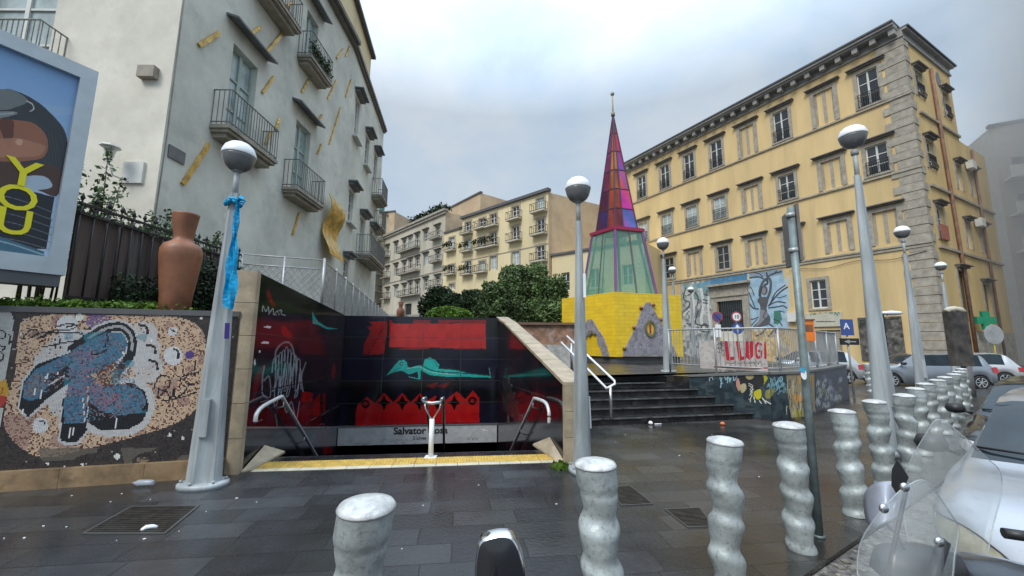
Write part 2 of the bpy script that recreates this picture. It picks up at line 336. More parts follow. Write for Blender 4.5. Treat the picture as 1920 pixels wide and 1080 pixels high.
# ================================================================== ground
def tess(outer, hole, z):
    from mathutils.geometry import tessellate_polygon
    loops = [[Vector((x, y, 0)) for x, y in outer]] + ([[Vector((x, y, 0)) for x, y in hole]] if hole else [])
    tris = tessellate_polygon(loops); pts = [p for l in loops for p in l]
    mb = MB(); mb.add([(p.x, p.y, z) for p in pts], [tuple(t) for t in tris])
    return mb
def up(o):
    me = o.data
    if sum(p.normal.z*p.area for p in me.polygons) < 0: me.flip_normals()
    return o
PIT = [(-3.52, 5.74), (.80, 6.28), (-.2, 10.80), (-4.42, 10.30)]
KD = Vector((.844, .536)); KN = Vector((.536, -.844)); K0 = Vector((2.05, 3.01))
def KP(a, o): q = K0+KD*a+KN*o; return (q.x, q.y)
def slab_mat():
    m = bpy.data.materials.new('wet_lava_slabs'); m.use_nodes = True; nt = m.node_tree; b = nt.nodes['Principled BSDF']; L = nt.links.new
    tc = N(nt, 'ShaderNodeTexCoord'); mp = N(nt, 'ShaderNodeMapping'); mp.inputs['Rotation'].default_value = (0, 0, -math.radians(7.5)); L(tc.outputs['Object'], mp.inputs[0])
    nd = N(nt, 'ShaderNodeTexNoise'); nd.inputs['Scale'].default_value = 3; L(mp.outputs[0], nd.inputs['Vector'])
    dm = N(nt, 'ShaderNodeVectorMath', operation='MULTIPLY_ADD'); dm.inputs[1].default_value = (.03, .03, 0); L(nd.outputs['Color'], dm.inputs[0]); L(mp.outputs[0], dm.inputs[2])
    br = N(nt, 'ShaderNodeTexBrick'); br.inputs['Scale'].default_value = 1; br.inputs['Brick Width'].default_value = .58; br.inputs['Row Height'].default_value = .29
    br.inputs['Mortar Size'].default_value = .005; br.inputs['Mortar Smooth'].default_value = .3; br.inputs['Bias'].default_value = -.2; br.offset = .38; br.squash = 1.25; br.squash_frequency = 3
    br.inputs['Color1'].default_value = (.026,.028,.031,1); br.inputs['Color2'].default_value = (.056,.060,.065,1); br.inputs['Mortar'].default_value = (.012,.012,.012,1)
    L(dm.outputs[0], br.inputs['Vector'])
    n = N(nt, 'ShaderNodeTexNoise'); n.inputs['Scale'].default_value = .55; n.inputs['Detail'].default_value = 5; n.inputs['Roughness'].default_value = .6; L(mp.outputs[0], n.inputs['Vector'])
    n2 = N(nt, 'ShaderNodeTexNoise'); n2.inputs['Scale'].default_value = 28; n2.inputs['Detail'].default_value = 6; L(mp.outputs[0], n2.inputs['Vector'])
    r = N(nt, 'ShaderNodeValToRGB'); r.color_ramp.elements[0].position = .38; r.color_ramp.elements[0].color = (.62,.60,.56,1); r.color_ramp.elements[1].position = .62; r.color_ramp.elements[1].color = (1.25,1.25,1.25,1); L(n.outputs[0], r.inputs[0])
    mx = N(nt, 'ShaderNodeMix', data_type='RGBA', blend_type='MULTIPLY'); mx.inputs[0].default_value = 1; L(br.outputs[0], mx.inputs[6]); L(r.outputs[0], mx.inputs[7])
    # brown worn stone toward the steps
    sp = N(nt, 'ShaderNodeSeparateXYZ'); L(tc.outputs['Object'], sp.inputs[0])
    ad = N(nt, 'ShaderNodeMath', operation='MULTIPLY_ADD'); ad.inputs[1].default_value = 1.6; L(n.outputs[0], ad.inputs[0]); L(sp.outputs[0], ad.inputs[2])
    m2 = N(nt, 'ShaderNodeMapRange'); m2.inputs[1].default_value = 1.6; m2.inputs[2].default_value = 2.8; m2.inputs[4].default_value = .8; L(ad.outputs[0], m2.inputs[0])
    mb_ = N(nt, 'ShaderNodeMix', data_type='RGBA', blend_type='MULTIPLY'); L(m2.outputs[0], mb_.inputs[0]); L(mx.outputs[2], mb_.inputs[6]); mb_.inputs[7].default_value = (1.15,.98,.80,1)
    # scattered pale scuffs
    n4 = N(nt, 'ShaderNodeTexNoise'); n4.inputs['Scale'].default_value = 9; n4.inputs['Detail'].default_value = 9; n4.inputs['Roughness'].default_value = .75; L(mp.outputs[0], n4.inputs['Vector'])
    m4 = N(nt, 'ShaderNodeMapRange'); m4.inputs[1].default_value = .66; m4.inputs[2].default_value = .74; m4.inputs[4].default_value = .45; L(n4.outputs[0], m4.inputs[0])
    m5 = N(nt, 'ShaderNodeMix', data_type='RGBA'); L(m4.outputs[0], m5.inputs[0]); L(mb_.outputs[2], m5.inputs[6]); m5.inputs[7].default_value = (.16,.155,.14,1)
    L(m5.outputs[2], b.inputs['Base Color'])
    rr = N(nt, 'ShaderNodeMapRange'); rr.inputs[1].default_value = .35; rr.inputs[2].default_value = .65; rr.inputs[3].default_value = .07; rr.inputs[4].default_value = .36; L(n.outputs[0], rr.inputs[0])
    ra = N(nt, 'ShaderNodeMath', operation='MULTIPLY_ADD'); ra.inputs[1].default_value = .22; L(n2.outputs[0], ra.inputs[0]); L(rr.outputs[0], ra.inputs[2])
    rb = N(nt, 'ShaderNodeMath', operation='SUBTRACT'); rb.inputs[1].default_value = .08; L(ra.outputs[0], rb.inputs[0]); L(rb.outputs[0], b.inputs['Roughness'])
    h = N(nt, 'ShaderNodeMath', operation='MULTIPLY_ADD'); h.inputs[1].default_value = -1.0; L(br.outputs['Fac'], h.inputs[0]); L(n2.outputs[0], h.inputs[2])
    bp = N(nt, 'ShaderNodeBump'); bp.inputs['Strength'].default_value = .25; bp.inputs['Distance'].default_value = .012; L(h.outputs[0], bp.inputs['Height']); L(bp.outputs[0], b.inputs['Normal'])
    return m
K['slab'] = slab_mat()
K['asphalt'] = mat('wet_asphalt', (.045,.046,.048), .3, v=.3, sc=5, bump=.4, bsc=60, dirt=((.10,.095,.085), .7, 7))
K['lava_step'] = mat('black_lava_steps', (.020,.020,.022), .22, v=.4, sc=5, dirt=((.07,.066,.06), .6, 6), bump=.08)
K['soil'] = mat('soil', (.07,.05,.035), .9, v=.4, sc=6)
road = struct(up(obj('road', tess([(-400,-300),(400,-300),(400,600),(-400,600)], PIT, -.2), K['asphalt'], keep=True)))
PAV = [KP(-40,0), KP(16.5,0), (13.6,14.6), (11.2,14.4), (12,30), (-40,30), (-40,-18)]
pv = tess(PAV, PIT, 0)
for i in range(len(PAV)):
    a, b = PAV[i], PAV[(i+1) % len(PAV)]; pv.quad((a[0],a[1],-.2), (b[0],b[1],-.2), (b[0],b[1],0), (a[0],a[1],0))
for i in range(4):
    a, b = PIT[i], PIT[(i+1) % 4]; pv.quad((a[0],a[1],-.2), (b[0],b[1],-.2), (b[0],b[1],0), (a[0],a[1],0))
pave = struct(up(obj('pavement', pv, K['slab'], keep=True)))
# far street climbing behind
hb = MB(); g_ = [(-60,22,.0),(12,22,.0),(12,44,3.6),(60,75,4.6),(60,140,5),(-60,140,5),(-60,44,4.2)]
hb.add(g_, [(0,1,2,6),(6,2,3,4,5)]); struct(up(obj('rising_street', hb, K['asphalt'], keep=True)))
gs_ = MB(); gs_.prism([KP(-9,.004), KP(16,.004), KP(16,.42), KP(-9,.42)], -.2, -.035); struct(obj('gutter_setts', gs_, mat('rough_gutter_stone', (.11,.10,.09), .5, v=.6, sc=14, bump=1.0, bsc=22, dirt=((.34,.31,.27), .9, 16)), keep=True))
# gutter debris strip of setts along the kerb
gm = MB()
for k in range(260):
    a = rnd.uniform(-3.2, 2.5); o_ = rnd.uniform(.03, .5); s_ = rnd.uniform(.01, .045); x, y = KP(a, o_); an = rnd.uniform(0, 3.1); c_, q_ = math.cos(an)*s_, math.sin(an)*s_
    zz_ = -.035 if o_ < .40 else -.2; gm.prism([(x-c_,y-q_),(x+q_,y-c_),(x+c_,y+q_),(x-q_,y+c_)], zz_, zz_+s_*.25)
struct(obj('gutter_litter', gm, mat('wet_leaf_litter', (.22,.19,.15), .6, v=.6, sc=9), keep=True), 'stuff')
# small white scraps on the pavement
lm = MB()
for k in range(44):
    if rnd.random() < .5: x, y = rnd.uniform(-4.6, -2.4), rnd.uniform(3.4, 4.5)
    else: x, y = rnd.uniform(-2, 6), rnd.uniform(3.2, 8)
    if (Vector((x,y))-K0).dot(KN) > -.1 or (y > 5.2 and x < .9): continue
    s_ = rnd.uniform(.003, .011); an = rnd.uniform(0, 3); c_, q_ = math.cos(an)*s_*1.6, math.sin(an)*s_
    lm.prism([(x-c_,y-q_),(x+q_,y-c_*.5),(x+c_,y+q_),(x-q_,y+c_*.5)], .001, .005)
struct(obj('paper_scraps', lm, K['globe_white'], keep=True), 'stuff')
# manhole covers / gratings in the slabs
def cover(name, pts, lab, parallel=True):
    P = [G(*p) for p in pts]; c = (sum(p[0] for p in P)/4, sum(p[1] for p in P)/4); t = thing(name, lab, 'manhole cover', (c[0],c[1],0), 'manhole covers')
    fr_ = MB(); ins = MB(); q = [(c[0]+(p[0]-c[0])*.93, c[1]+(p[1]-c[1])*.93) for p in P]
    for i in range(4):
        a, b, c2, d = P[i], P[(i+1)%4], q[(i+1)%4], q[i]; fr_.prism([a,b,c2,d], .001, .008)
    ins.prism(q, .001, .005)
    nn = 14
    for i in range(nn):
        u = (i+.5)/nn; A_ = Vector(q[0]).lerp(Vector(q[3]), u); B_ = Vector(q[1]).lerp(Vector(q[2]), u)
        ins.beam((A_.x,A_.y,.007), (B_.x,B_.y,.007), .012, .006)
    obj('rim', fr_, mat('worn_rim', (.085,.085,.08), .35, .2), t); obj('plate', ins, mat('rusty_plate', (.045,.04,.036), .35, .3, v=.4, sc=12), t)
cover('manhole_cover', [(152,1002),(310,1002),(375,948),(245,950)], 'wide grated drain cover in the slabs by the mosaic wall')
cover('manhole_cover', [(1165,949),(1225,946),(1180,910),(1140,915)], 'square cast cover between the second bollard and the steps')
cover('manhole_cover', [(1290,990),(1340,988),(1312,952),(1245,955)], 'shallow square cover just left of the bollard with a black patch')

# ================================================================== entrance pit
LA, LD = Vector((-3.3,5.06)), Vector((-.99,5.12)); RA, RD = Vector((.74,5.58)), Vector((-1.09,5.12)); BL, BR = LA+LD, RA+RD
def lw(u): return LA+LD*u
def rw(u): return RA+RD*u
ZL = lambda u: 2.49-.22*u
ent = thing('subway_entrance', 'black panelled stairwell entrance of the underground station beside the leaning lamp', 'station entrance', (-1.5, 7, 0))
mb = MB(); Lo = [lw(0), lw(1.12), lw(1.12)+Vector((-.26,-.03)), lw(0)+Vector((-.26,-.03))]
mb.prism([tuple(p) for p in Lo], -3.4, [ZL(0)-.005, ZL(1.12)-.005, ZL(1.12)-.005, ZL(0)-.005]); obj('left_wall', mb, K['black_panel'], ent)
mb = MB(); bd = (BR-BL).normalized(); bo = [tuple(BL-bd*.3), tuple(BR+bd*.25), tuple(BR+bd*.25+Vector((0,.3))), tuple(BL-bd*.3+Vector((0,.3)))]
mb.prism(bo, -.95, 2.262); obj('back_wall', mb, K['black_panel'], ent)
mb = MB(); Ro = [rw(0), rw(1.06), rw(1.06)+Vector((.25,.03)), rw(0)+Vector((.25,.03))]
mb.prism([tuple(p) for p in Ro], -3.4, [1.0, 2.22, 2.22, 1.0]); obj('right_wall', mb, K['black_panel'], ent)
mb = MB(); # lower corridor
a, b = lw(1.05), rw(1.05); mb.box(a.x-1.7, b.x+.6, a.y+6.02, a.y+6.3, -3.6, -.7); mb.box(a.x-1.7, lw(1.1).x, lw(1.1).y-.2, lw(1.1).y, -3.5, -.7)
mb.box(a.x-1.6, a.x-1.4, a.y, a.y+6, -3.4, -.9); mb.box(b.x+.3, b.x+.5, b.y, a.y+6, -3.4, -.9); mb.box(a.x-1.4, b.x+.3, b.y+.2, a.y+6.1, -.95, -.8); mb.box(a.x-1.4, b.x+.5, b.y-1, a.y+6.1, -3.5, -3.4)
obj('corridor', mb, K['black_panel'], ent)
mb = MB()
for i in range(20):
    z1 = -.17*(i+1); u0 = .135+i*.047; A0, B0, A1, B1 = lw(u0), rw(u0), lw(u0+.05), rw(u0+.05)
    mb.prism([tuple(A0),tuple(B0),tuple(B1),tuple(A1)], z1-.17, z1)
obj('stairs', mb, K['lava_step'], ent)
# beige stone ends and coping
mb = MB()
def blockcol(mb, P, z0, z1, n):
    zz = [z0+(z1-z0)*i/n for i in range(n+1)]
    for i in range(n): mb.prism(P, zz[i]+(.003 if i else 0), zz[i+1]-.003)
pn = Vector((.13,-.99))
PL = [tuple(lw(0)+Vector((-.29,-.03))+pn*.04), tuple(lw(0)+Vector((.012,0))+pn*.04), tuple(lw(.012)+Vector((.012,0))), tuple(lw(.012)+Vector((-.29,-.03)))]
blockcol(mb, PL, 0, 2.5, 6); obj('stone_pillar', mb, K['stone_beige'], ent)
mb = MB(); PR = [tuple(rw(0)+Vector((-.012,0))+pn*.04), tuple(rw(0)+Vector((.27,.03))+pn*.04), tuple(rw(.012)+Vector((.27,.03))), tuple(rw(.012)+Vector((-.012,0)))]
blockcol(mb, PR, 0, 1.02, 3); obj('stone_pillar', mb, K['stone_beige'], ent)
mb = MB()
for i in range(5):
    u0, u1 = i/5*1.05, (i+1)/5*1.05-.003; z = lambda u: 1.02+1.235*min(1,u)
    P = [tuple(rw(u0)+Vector((-.02,-.04))), tuple(rw(u0)+Vector((.29,0))), tuple(rw(u1)+Vector((.29,0))), tuple(rw(u1)+Vector((-.02,0)))]
    mb.prism(P, [z(u0),z(u0),z(u1),z(u1)], [z(u0)+.05,z(u0)+.05,z(u1)+.05,z(u1)+.05])
obj('coping', mb, K['stone_beige'], ent)
for A_, sgn, peak in ((LA, 1, .17), (RA, -1, .19)):   # low wedge stones beside the threshold
    w0 = A_+Vector((.015*sgn, .02)); D_ = LD if sgn > 0 else RD
    P = [w0, w0+D_*.125, w0+D_*.165+Vector((.2*sgn,.03)), w0+D_*.02+Vector((.10*sgn,0))]
    if sgn < 0: P = P[::-1]
    zz = [.02, peak, .03, .02] if sgn > 0 else [.02, .03, peak, .02]
    m_ = MB(); m_.prism([tuple(p) for p in P], .002, zz); obj('wedge_stone', m_, K['stone_beige'], ent)
# tactile threshold
def strip(u0, u1, z1, name, m, dots=False):
    T0, T1 = Vector((-3.2,5.12)), Vector((.70,5.62)); n_ = Vector((-.127,.992)); mb = MB(); k = 14
    for i in range(k):
        a = T0.lerp(T1, i/k)+n_*u0; b = T0.lerp(T1, (i+1)/k-.0015)+n_*u0; c = b+n_*(u1-u0); d = a+n_*(u1-u0)
        mb.prism([tuple(a),tuple(b),tuple(c),tuple(d)], .001, z1)
    if dots:
        for i in range(96):
            for j in range(7):
                p = T0.lerp(T1, (i+.5)/96)+n_*(u0+(j+.5)*(u1-u0)/7); mb.box(p.x-.011,p.x+.011,p.y-.011,p.y+.011,z1-.001,z1+.006)
    return obj(name, mb, m, ent)
strip(.0, .105, .004, 'edge_strip', K['cream_edge']); strip(.109, .40, .004, 'tactile_strip', K['yellow_tile'], True)
strip(.404, .60, .003, 'top_step', K['lava_step'])
# painted panels
def seams(c, nu, nv, col=(.10,.10,.11)):
    for i in range(1, nu): c.col[int(c.nu*i/nu)] = col
    for j in range(1, nv): c.col[:, int(c.nv*j/nv)] = col
RED = (.30,.010,.010); TEAL = (.02,.42,.37)
n_in = Vector((.99,.0)).normalized()
A_, B_ = tuple(BL+Vector((.0,-.004))), tuple(BR+Vector((0,-.004)))
c = Canvas(plane(A_, B_, -.5, 2.262), 270, 190, (.007,.007,.009)); Q = lambda pts: zp(pts, 620, 560, 3)
c.blotch(0, (.010,.010,.022), 1, 24, thr=.5)
c.put((c.Y > 669) & (c.Y < 713), (.006,.007,.022))
c.poly(Q([(338,140),(872,140),(873,280),(330,272)]), (.46,.018,.016)); c.blotch(0, (.40,.014,.014), .5, 14, (730,600,912,655), .5)
c.poly(Q([(215,130),(318,125),(315,200),(300,312),(183,315),(188,250),(225,185),(205,160),(240,150)]), RED, p=.93)
for k in range(9): c.line(Q([(190+k*13,310-k*18),(225+k*11,300-k*19)]), .9, (.01,.005,.005))
zz = [(138,712),(148,600),(205,553),(250,588),(300,530),(352,582),(402,530),(450,582),(500,533),(545,572),(592,545),(632,582),(710,520),(757,567),(800,515),(836,560),(836,695),(480,700)]
c.poly(Q(zz), (.42,.014,.014))
c.put(c.inpoly(Q([(140,640),(836,640),(836,697),(140,712)])), (.40,.006,.010), .6)
for x in (300,403,500,600,695): c.poly(Q([(x,540),(x+14,572),(x+38,585),(x+14,598),(x,630),(x-14,598),(x-38,585),(x-14,572)]), (.008,.004,.004))
for x, y in ((195,592),(797,575)): c.ell(620+x/3, 560+y/3, 8, 8, (.02,.004,.004)); c.ell(620+x/3, 560+y/3, 4, 4, (.3,.012,.012))
for x in (575,640): c.poly(Q([(x-40,490),(x+30,468),(x+20,490),(x,505)]), (.14,.008,.008))
bird = [(315,432),(360,375),(385,348),(412,344),(430,360),(432,383),(450,388),(480,378),(512,376),(545,392),(620,395),(700,402),(800,424),(898,436),(902,444),(760,440),(650,439),(560,430),(508,404),(505,455),(494,452),(490,410),(440,426),(415,412),(398,404),(360,412)]
c.line(Q(bird), 4, (.002,.03,.03)); c.poly(Q(bird), TEAL); c.poly(Q([(520,372),(530,340),(560,330),(588,345),(612,372),(604,398),(575,410),(540,402)]), TEAL)
c.line(Q([(530,385),(570,404),(640,415),(760,420),(890,432)]), 1.8, (.004,.05,.05)); c.line(Q([(330,425),(370,400),(395,388)]), 1, (.01,.08,.08)); c.line(Q([(425,395),(500,385),(560,412),(700,428)]), 1.2, (.25,.62,.55))
c.ell(620+398/3, 560+366/3, 3.2, 3.2, (.01,.05,.05)); c.ell(620+398/3, 560+366/3, 1.4, 1.4, (.4,.6,.55)); c.line(Q([(892,390),(898,436)]), 1.2, (.1,.3,.3)); c.line(Q([(440,440),(500,452)]), 1.5, TEAL)
c.line(Q([(585,352),(600,380),(612,378)]), 1, (.005,.06,.06))
seams(c, 4, 5, (.045,.045,.05)); c.build('painted_panel', PAINT_GLOSS, ent)
A_, B_ = tuple(lw(.015)+Vector((.005,0))), tuple(lw(.99)+Vector((.005,0)))
c = Canvas(plane(A_, B_, -1.4, ZL(0)-.02, None, ZL(1)-.02), 330, 250, (.007,.007,.009)); Q = lambda pts: zp(pts, 440, 520, 3)
c.blotch(0, (.020,.012,.022), 1, 26, thr=.5)
c.poly(Q([(60,250),(600,330),(605,560),(60,660)]), (.030,.006,.012), .7)
c.poly(Q([(178,75),(190,68),(215,130),(235,160),(215,165),(190,130)]), (.22,.01,.01)); c.poly(Q([(262,275),(280,270),(330,330),(320,350),(285,335),(262,310)]), (.28,.01,.012))
c.poly(Q([(330,250),(400,262),(400,290),(330,275)]), (.08,.006,.01)); c.poly(Q([(95,690),(110,560),(150,500),(180,480),(140,600),(110,690)]), (.16,.01,.012), p=.8)
c.poly(Q([(380,640),(440,650),(435,700),(370,705)]), RED); c.poly(Q([(440,700),(480,650),(480,775),(440,780)]), (.24,.01,.01)); c.poly(Q([(495,650),(512,650),(510,770),(495,760)]), (.2,.01,.01)); c.poly(Q([(545,520),(560,480),(570,520),(560,570),(548,570)]), (.2,.01,.01)); c.poly(Q([(330,760),(430,700),(430,800),(350,830)]), (.10,.006,.012))
c.poly(Q([(440,440),(520,452),(520,330),(440,320)]), (.045,.006,.010))
c.poly(Q([(495,945),(550,955),(550,985),(500,1000)]), (.22,.01,.015))
c.poly(Q([(435,190),(445,210),(470,250),(520,280),(585,290),(520,292),(465,265),(440,262)]), TEAL); c.line(Q([(230,770),(240,860),(225,930),(215,1005)]), 1.8, (.02,.22,.20))
c.put((c.Y > 803) & (c.Y < 836) & (c.X < 640), (.075,.078,.085)); c.put((c.Y > 800) & (c.Y < 803), (.25,.25,.26))
gw = (.33,.33,.35)
c.line(Q([(225,480),(235,410),(275,368),(315,375),(340,450),(350,520)]), 3.2, gw, .6)
for k in range(9):
    x = 210+k*17; y = 400+abs(k-4)*16; x1 = x+rnd.uniform(-6,30); hh = rnd.uniform(120,260)
    c.line(Q([(x,y+70),(x+8,y),(x+22,y+10),(x+16,y+hh*.6),(x1-8,y+hh),(x1+10,y+hh*.9),(x1+22,y+hh*.35),(x1+30,y+hh*.8)]), 1.9, (.42,.42,.46) if k % 3 else (.36,.48,.52), .55)
c.line(Q([(165,500),(155,600),(160,660),(200,670),(195,560),(165,580)]), 2.6, gw, .6); c.line(Q([(400,480),(375,560),(385,640)]), 2.4, gw, .6); c.line(Q([(275,660),(290,760),(320,700),(345,800),(365,700)]), 2.4, gw, .55)
for k in range(8): c.line(Q([(370+k*8,760-k*6),(376+k*8,720-k*6),(382+k*8,810-k*8)]), 1.1, (.16,.03,.035), .7)
c.line(Q([(155,190),(160,160),(175,190),(190,165),(195,200),(215,175),(220,205),(240,190),(262,185),(262,205),(285,215)]), 1.4, (.42,.42,.42)); c.line(Q([(190,205),(250,210),(240,190),(270,190)]), 1.2, (.36,.36,.36))
for x, y, a, b in ((185,280,7,2.2),(172,368,7,2.5),(140,418,1.6,3),(113,478,1.8,6)): c.ell(440+x/3, 520+y/3, a, b, (.7,.7,.72))
c.line(Q([(480,830),(500,825),(515,860),(505,920),(480,930),(475,870),(520,900)]), 2, (.25,.04,.09)); c.line(Q([(600,715),(430,805)]), .8, (.16,.16,.17)); c.line(Q([(415,950),(450,880),(455,900),(430,930)]), 1, (.12,.2,.2))
c.line(Q([(65,720),(190,690)]), .8, (.14,.14,.15)); c.line(Q([(110,820),(185,785)]), 1.2, (.15,.15,.16))
seams(c, 4, 5, (.035,.035,.04)); c.build('painted_panel', PAINT_GLOSS, ent)
A_, B_ = tuple(rw(.015)+Vector((-.005,0))), tuple(rw(.99)+Vector((-.005,0)))
c = Canvas(plane(A_, B_, -1.4, 1.0, None, 2.2), 200, 150, (.008,.008,.010)); Q = lambda pts: zp(pts, 620, 560, 3)
c.blotch(0, (.022,.008,.012), 1, 20, thr=.5); c.line(Q([(985,435),(1100,432),(1210,425)]), 2.2, (.02,.07,.07), .8); c.line(Q([(970,530),(985,545),(980,575),(990,550)]), 1.6, (.5,.5,.5))
c.poly(Q([(1050,520),(1280,600),(1280,690),(1050,690)]), (.045,.008,.012)); c.poly(Q([(890,500),(935,505),(930,570),(900,560)]), (.12,.008,.01)); c.poly(Q([(1000,220),(1090,280),(1050,290),(1000,260)]), (.06,.007,.01))
for k in range(7): c.line(Q([(1030+k*10,700),(1040+k*10,650),(1044+k*10,780)]), 1, (.18,.18,.18), .6)
c.line(Q([(970,475),(1290,580)]), .8, (.10,.10,.11)); seams(c, 4, 4, (.03,.03,.035)); c.put(c.c[...,2] < -.93, (.007,.007,.009))
c.put((c.Y > 794) & (c.Y < 828), (.05,.052,.058)); c.build('painted_panel', PAINT_GLOSS, ent)
# station name band
sgn_ = thing('station_sign', 'long grey station name band above the dark opening', 'sign', (-2.4,10.3,-.96)); FB = Fr(tuple(BL), tuple(RD+RA-LD-LA))
LB = (BR-BL).length; FB.n = Vector((FB.d.y,-FB.d.x,0)); mb = MB(); FB.box(mb, .02, LB-.02, .01, .05, -.945, -.505); obj('band', mb, mat('grey_enamel', (.40,.41,.42), .35, v=.12, sc=3, dirt=((.24,.25,.26), .5, 3)), sgn_)
mb = MB(); FB.box(mb, .0, LB, .01, .065, -.505, -.48); obj('trim', mb, K['steel'], sgn_)
BLK = mat('black_lettering', (.012,.012,.012), .5); s_, z_ = FB.sz(790, 811)
s_ -= .01
text_mesh('station_name', 'Salvator Rosa', .235, BLK, sgn_, face_mat(FB.p(s_, .053, -.625), FB.d, FB.n), sx=1.04)
text_mesh('line_name', '2 Linea 1', .115, BLK, sgn_, face_mat(FB.p(s_+.02, .053, -.80), FB.d, FB.n)); 
c = Canvas(lambda u, v: np.stack([FB.p(0,0,0)[0]+float(FB.d.x)*(.03+u*(LB-.06))+float(FB.n.x)*.0525, FB.p(0,0,0)[1]+float(FB.d.y)*(.03+u*(LB-.06))+float(FB.n.y)*.0525, -.94+v*.43], -1), 330, 40, (.50,.51,.52))
c.blotch(0, (.42,.43,.44), .6, 9, thr=.6)
c.scrawl(712, 827, 60, 8, 26, .9, (.12,.12,.14), .7); c.scrawl(664, 832, 32, 3, 12, .8, (.06,.06,.07)); c.scrawl(876, 823, 20, 8, 14, .9, (.08,.08,.10)); c.scrawl(905, 806, 10, 5, 9, 1.2, (.75,.75,.75))
c.build('enamel_face', PAINT, sgn_)
# handrails of the pit
def curve3(P): return [Vector(p) for p in P]
K['pale_rail'] = mat('pale_painted_rail', (.62,.64,.64), .35, .2, v=.1)
def rail(A_, D_, inn, pts, lab):
    nrm = Vector((D_.y, -D_.x)).normalized()*inn; t = thing('handrail', lab, 'handrail', (A_.x, A_.y, 0), 'handrails of the stairwell')
    dd = D_.normalized(); P = []
    for s, z in pts: q = A_+dd*s+nrm*.12; P.append((q.x, q.y, z))
    mb = MB(); mb.tube([P[0]]+[tuple(p) for p in smooth(P[0:4])]+P[4:], .026, 10); obj('rail', mb, K['pale_rail'], t)
    mb = MB()
    for s in (pts[3][0]+.1, 2.1, 3.4):
        z = pts[3][1] + (s-pts[3][0])*(pts[4][1]-pts[3][1])/(pts[4][0]-pts[3][0]); q = A_+dd*s+nrm*.12; q2 = A_+dd*s+nrm*.01
        mb.tube([(q.x,q.y,z), (q.x,q.y,z-.09), (q2.x,q2.y,z-.12)], .012, 8)
    obj('bracket', mb, K['steel'], t)
rail(LA, LD, 1, [(.02,.60),(.05,.70),(.25,.76),(.85,.80),(4.4,-1.55)], 'steel handrail bending down along the left black wall')
rail(RA, RD, -1, [(.35,.46),(.36,.62),(.55,.72),(1.15,.70),(4.4,-1.6)], 'steel handrail bending down along the right black wall')
t = thing('handrail_post', 'white T-shaped handrail post in the middle of the stairwell threshold', 'handrail', (-1.12,5.8,0))
mb = MB(); mb.tube([(-1.12,5.8,.003),(-1.12,5.8,.52)], .036, 12); mb.box(-1.20,-1.04,5.73,5.87,.003,.015); obj('post', mb, K['globe_white'], t)
mb = MB()
for q in (-1, 1):
    mb.tube([(-1.12,5.8,.50),(-1.12+.10*q,5.81,.66),(-1.12+.115*q,5.82,.74)], .011, 8)
    mb.tube([(-1.12+.13*q,5.75,.79),(-1.12+.13*q,5.82,.80),(-1.12+.13*q,5.95,.79),(-1.12+.13*q-.4,8.6,-.6)], .022, 8)
mb.tube([(-1.25,5.76,.76),(-1.12,5.75,.745),(-.99,5.76,.76)], .022, 8)
obj('rails', mb, K['steel'], t)

# ================================================================== mosaic wall and raised bed
WA, WB = np.array((-9.4, 3.42)), np.array((-3.44, 5.0)); wd = (WB-WA)/np.linalg.norm(WB-WA); wn = np.array((wd[1], -wd[0]))
mw = thing('mosaic_wall', 'low wall covered in small tiles with a big blue graffiti letter', 'wall', (-5, 4.7, 0))
mb = MB(); mb.prism([tuple(WA), tuple(WB), tuple(WB-wn*.3), tuple(WA-wn*.3)], 0, 1.9); obj('wall_core', mb, K['dark_trim'], mw)
mb = MB(); mb.prism([tuple(WA+wn*.02), tuple(WB+wn*.02), tuple(WB-wn*.32), tuple(WA-wn*.32)], 1.9, 1.965); obj('coping', mb, K['tar'], mw)
mb = MB(); Ln = np.linalg.norm(WB-WA)
for i in range(8):
    a = WA+wd*(Ln*i/8); b = WA+wd*(Ln*(i+1)/8-.004); mb.prism([tuple(a+wn*.07), tuple(b+wn*.07), tuple(b), tuple(a)], 0, .2)
obj('plinth', mb, mat('stained_plinth', (.30,.20,.11), .4, v=.3, sc=3, dirt=((.12,.08,.045), .8, 4)), mw)
T0 = WB-wd*2.75
c = Canvas(plane(T0+wn*.006, WB+wn*.006, .2, 1.9), 186, 117, (.66,.47,.32)); Q = lambda pts: zp(pts, 0, 480, 2.25)
jit = rng.random((186,117,1)); c.col *= (.82+.36*jit)
c.put(np.ones(c.X.shape, bool), (.15,.045,.03), 1, .17); c.put(np.ones(c.X.shape, bool), (.02,.02,.025), 1, .05)
c.blotch(0, (.28,.14,.14), .5, 9, thr=.7)
bl = smooth(Q([(95,275),(200,248),(330,245),(560,250),(700,252),(790,270),(850,310),(872,390),(858,500),(830,640),(700,722),(500,780),(330,822),(200,850),(110,825),(40,760),(15,690),(35,580),(60,500),(72,380)]), True)
base = c.col.copy(); out = ~c.inpoly(bl); c.put(out, (.016,.017,.022), .94)
c.put(out & (c.Y < 860), (.10,.095,.095), .6, .05); c.put(out, (.5,.48,.45), .9, .006)
c.blotch(0, (.16,.14,.11), .8, 12, (60,840,400,900), .55)
WH = (.62,.62,.62); BK = (.012,.013,.018); BU = (.07,.19,.30); PU = (.24,.18,.28)
for x, y, r in ((610,330,55),(620,392,58),(625,470,66),(590,420,50)): c.ell(x/2.25, 480+y/2.25, r/2.25, r/2.25, WH, .85, .88)
c.poly(Q([(130,500),(150,420),(240,330),(350,310),(400,330),(330,390),(240,430),(160,470)]), WH, .85, .9)
c.poly(Q([(200,620),(270,530),(285,620),(270,690),(215,660)]), WH, .9, .95)
for x, y, r in ((730,420,40),(728,318,20),(170,715,33),(285,295,45)): c.ell(x/2.25, 480+y/2.25, r/2.25, r/2.25, (.72,.72,.72))
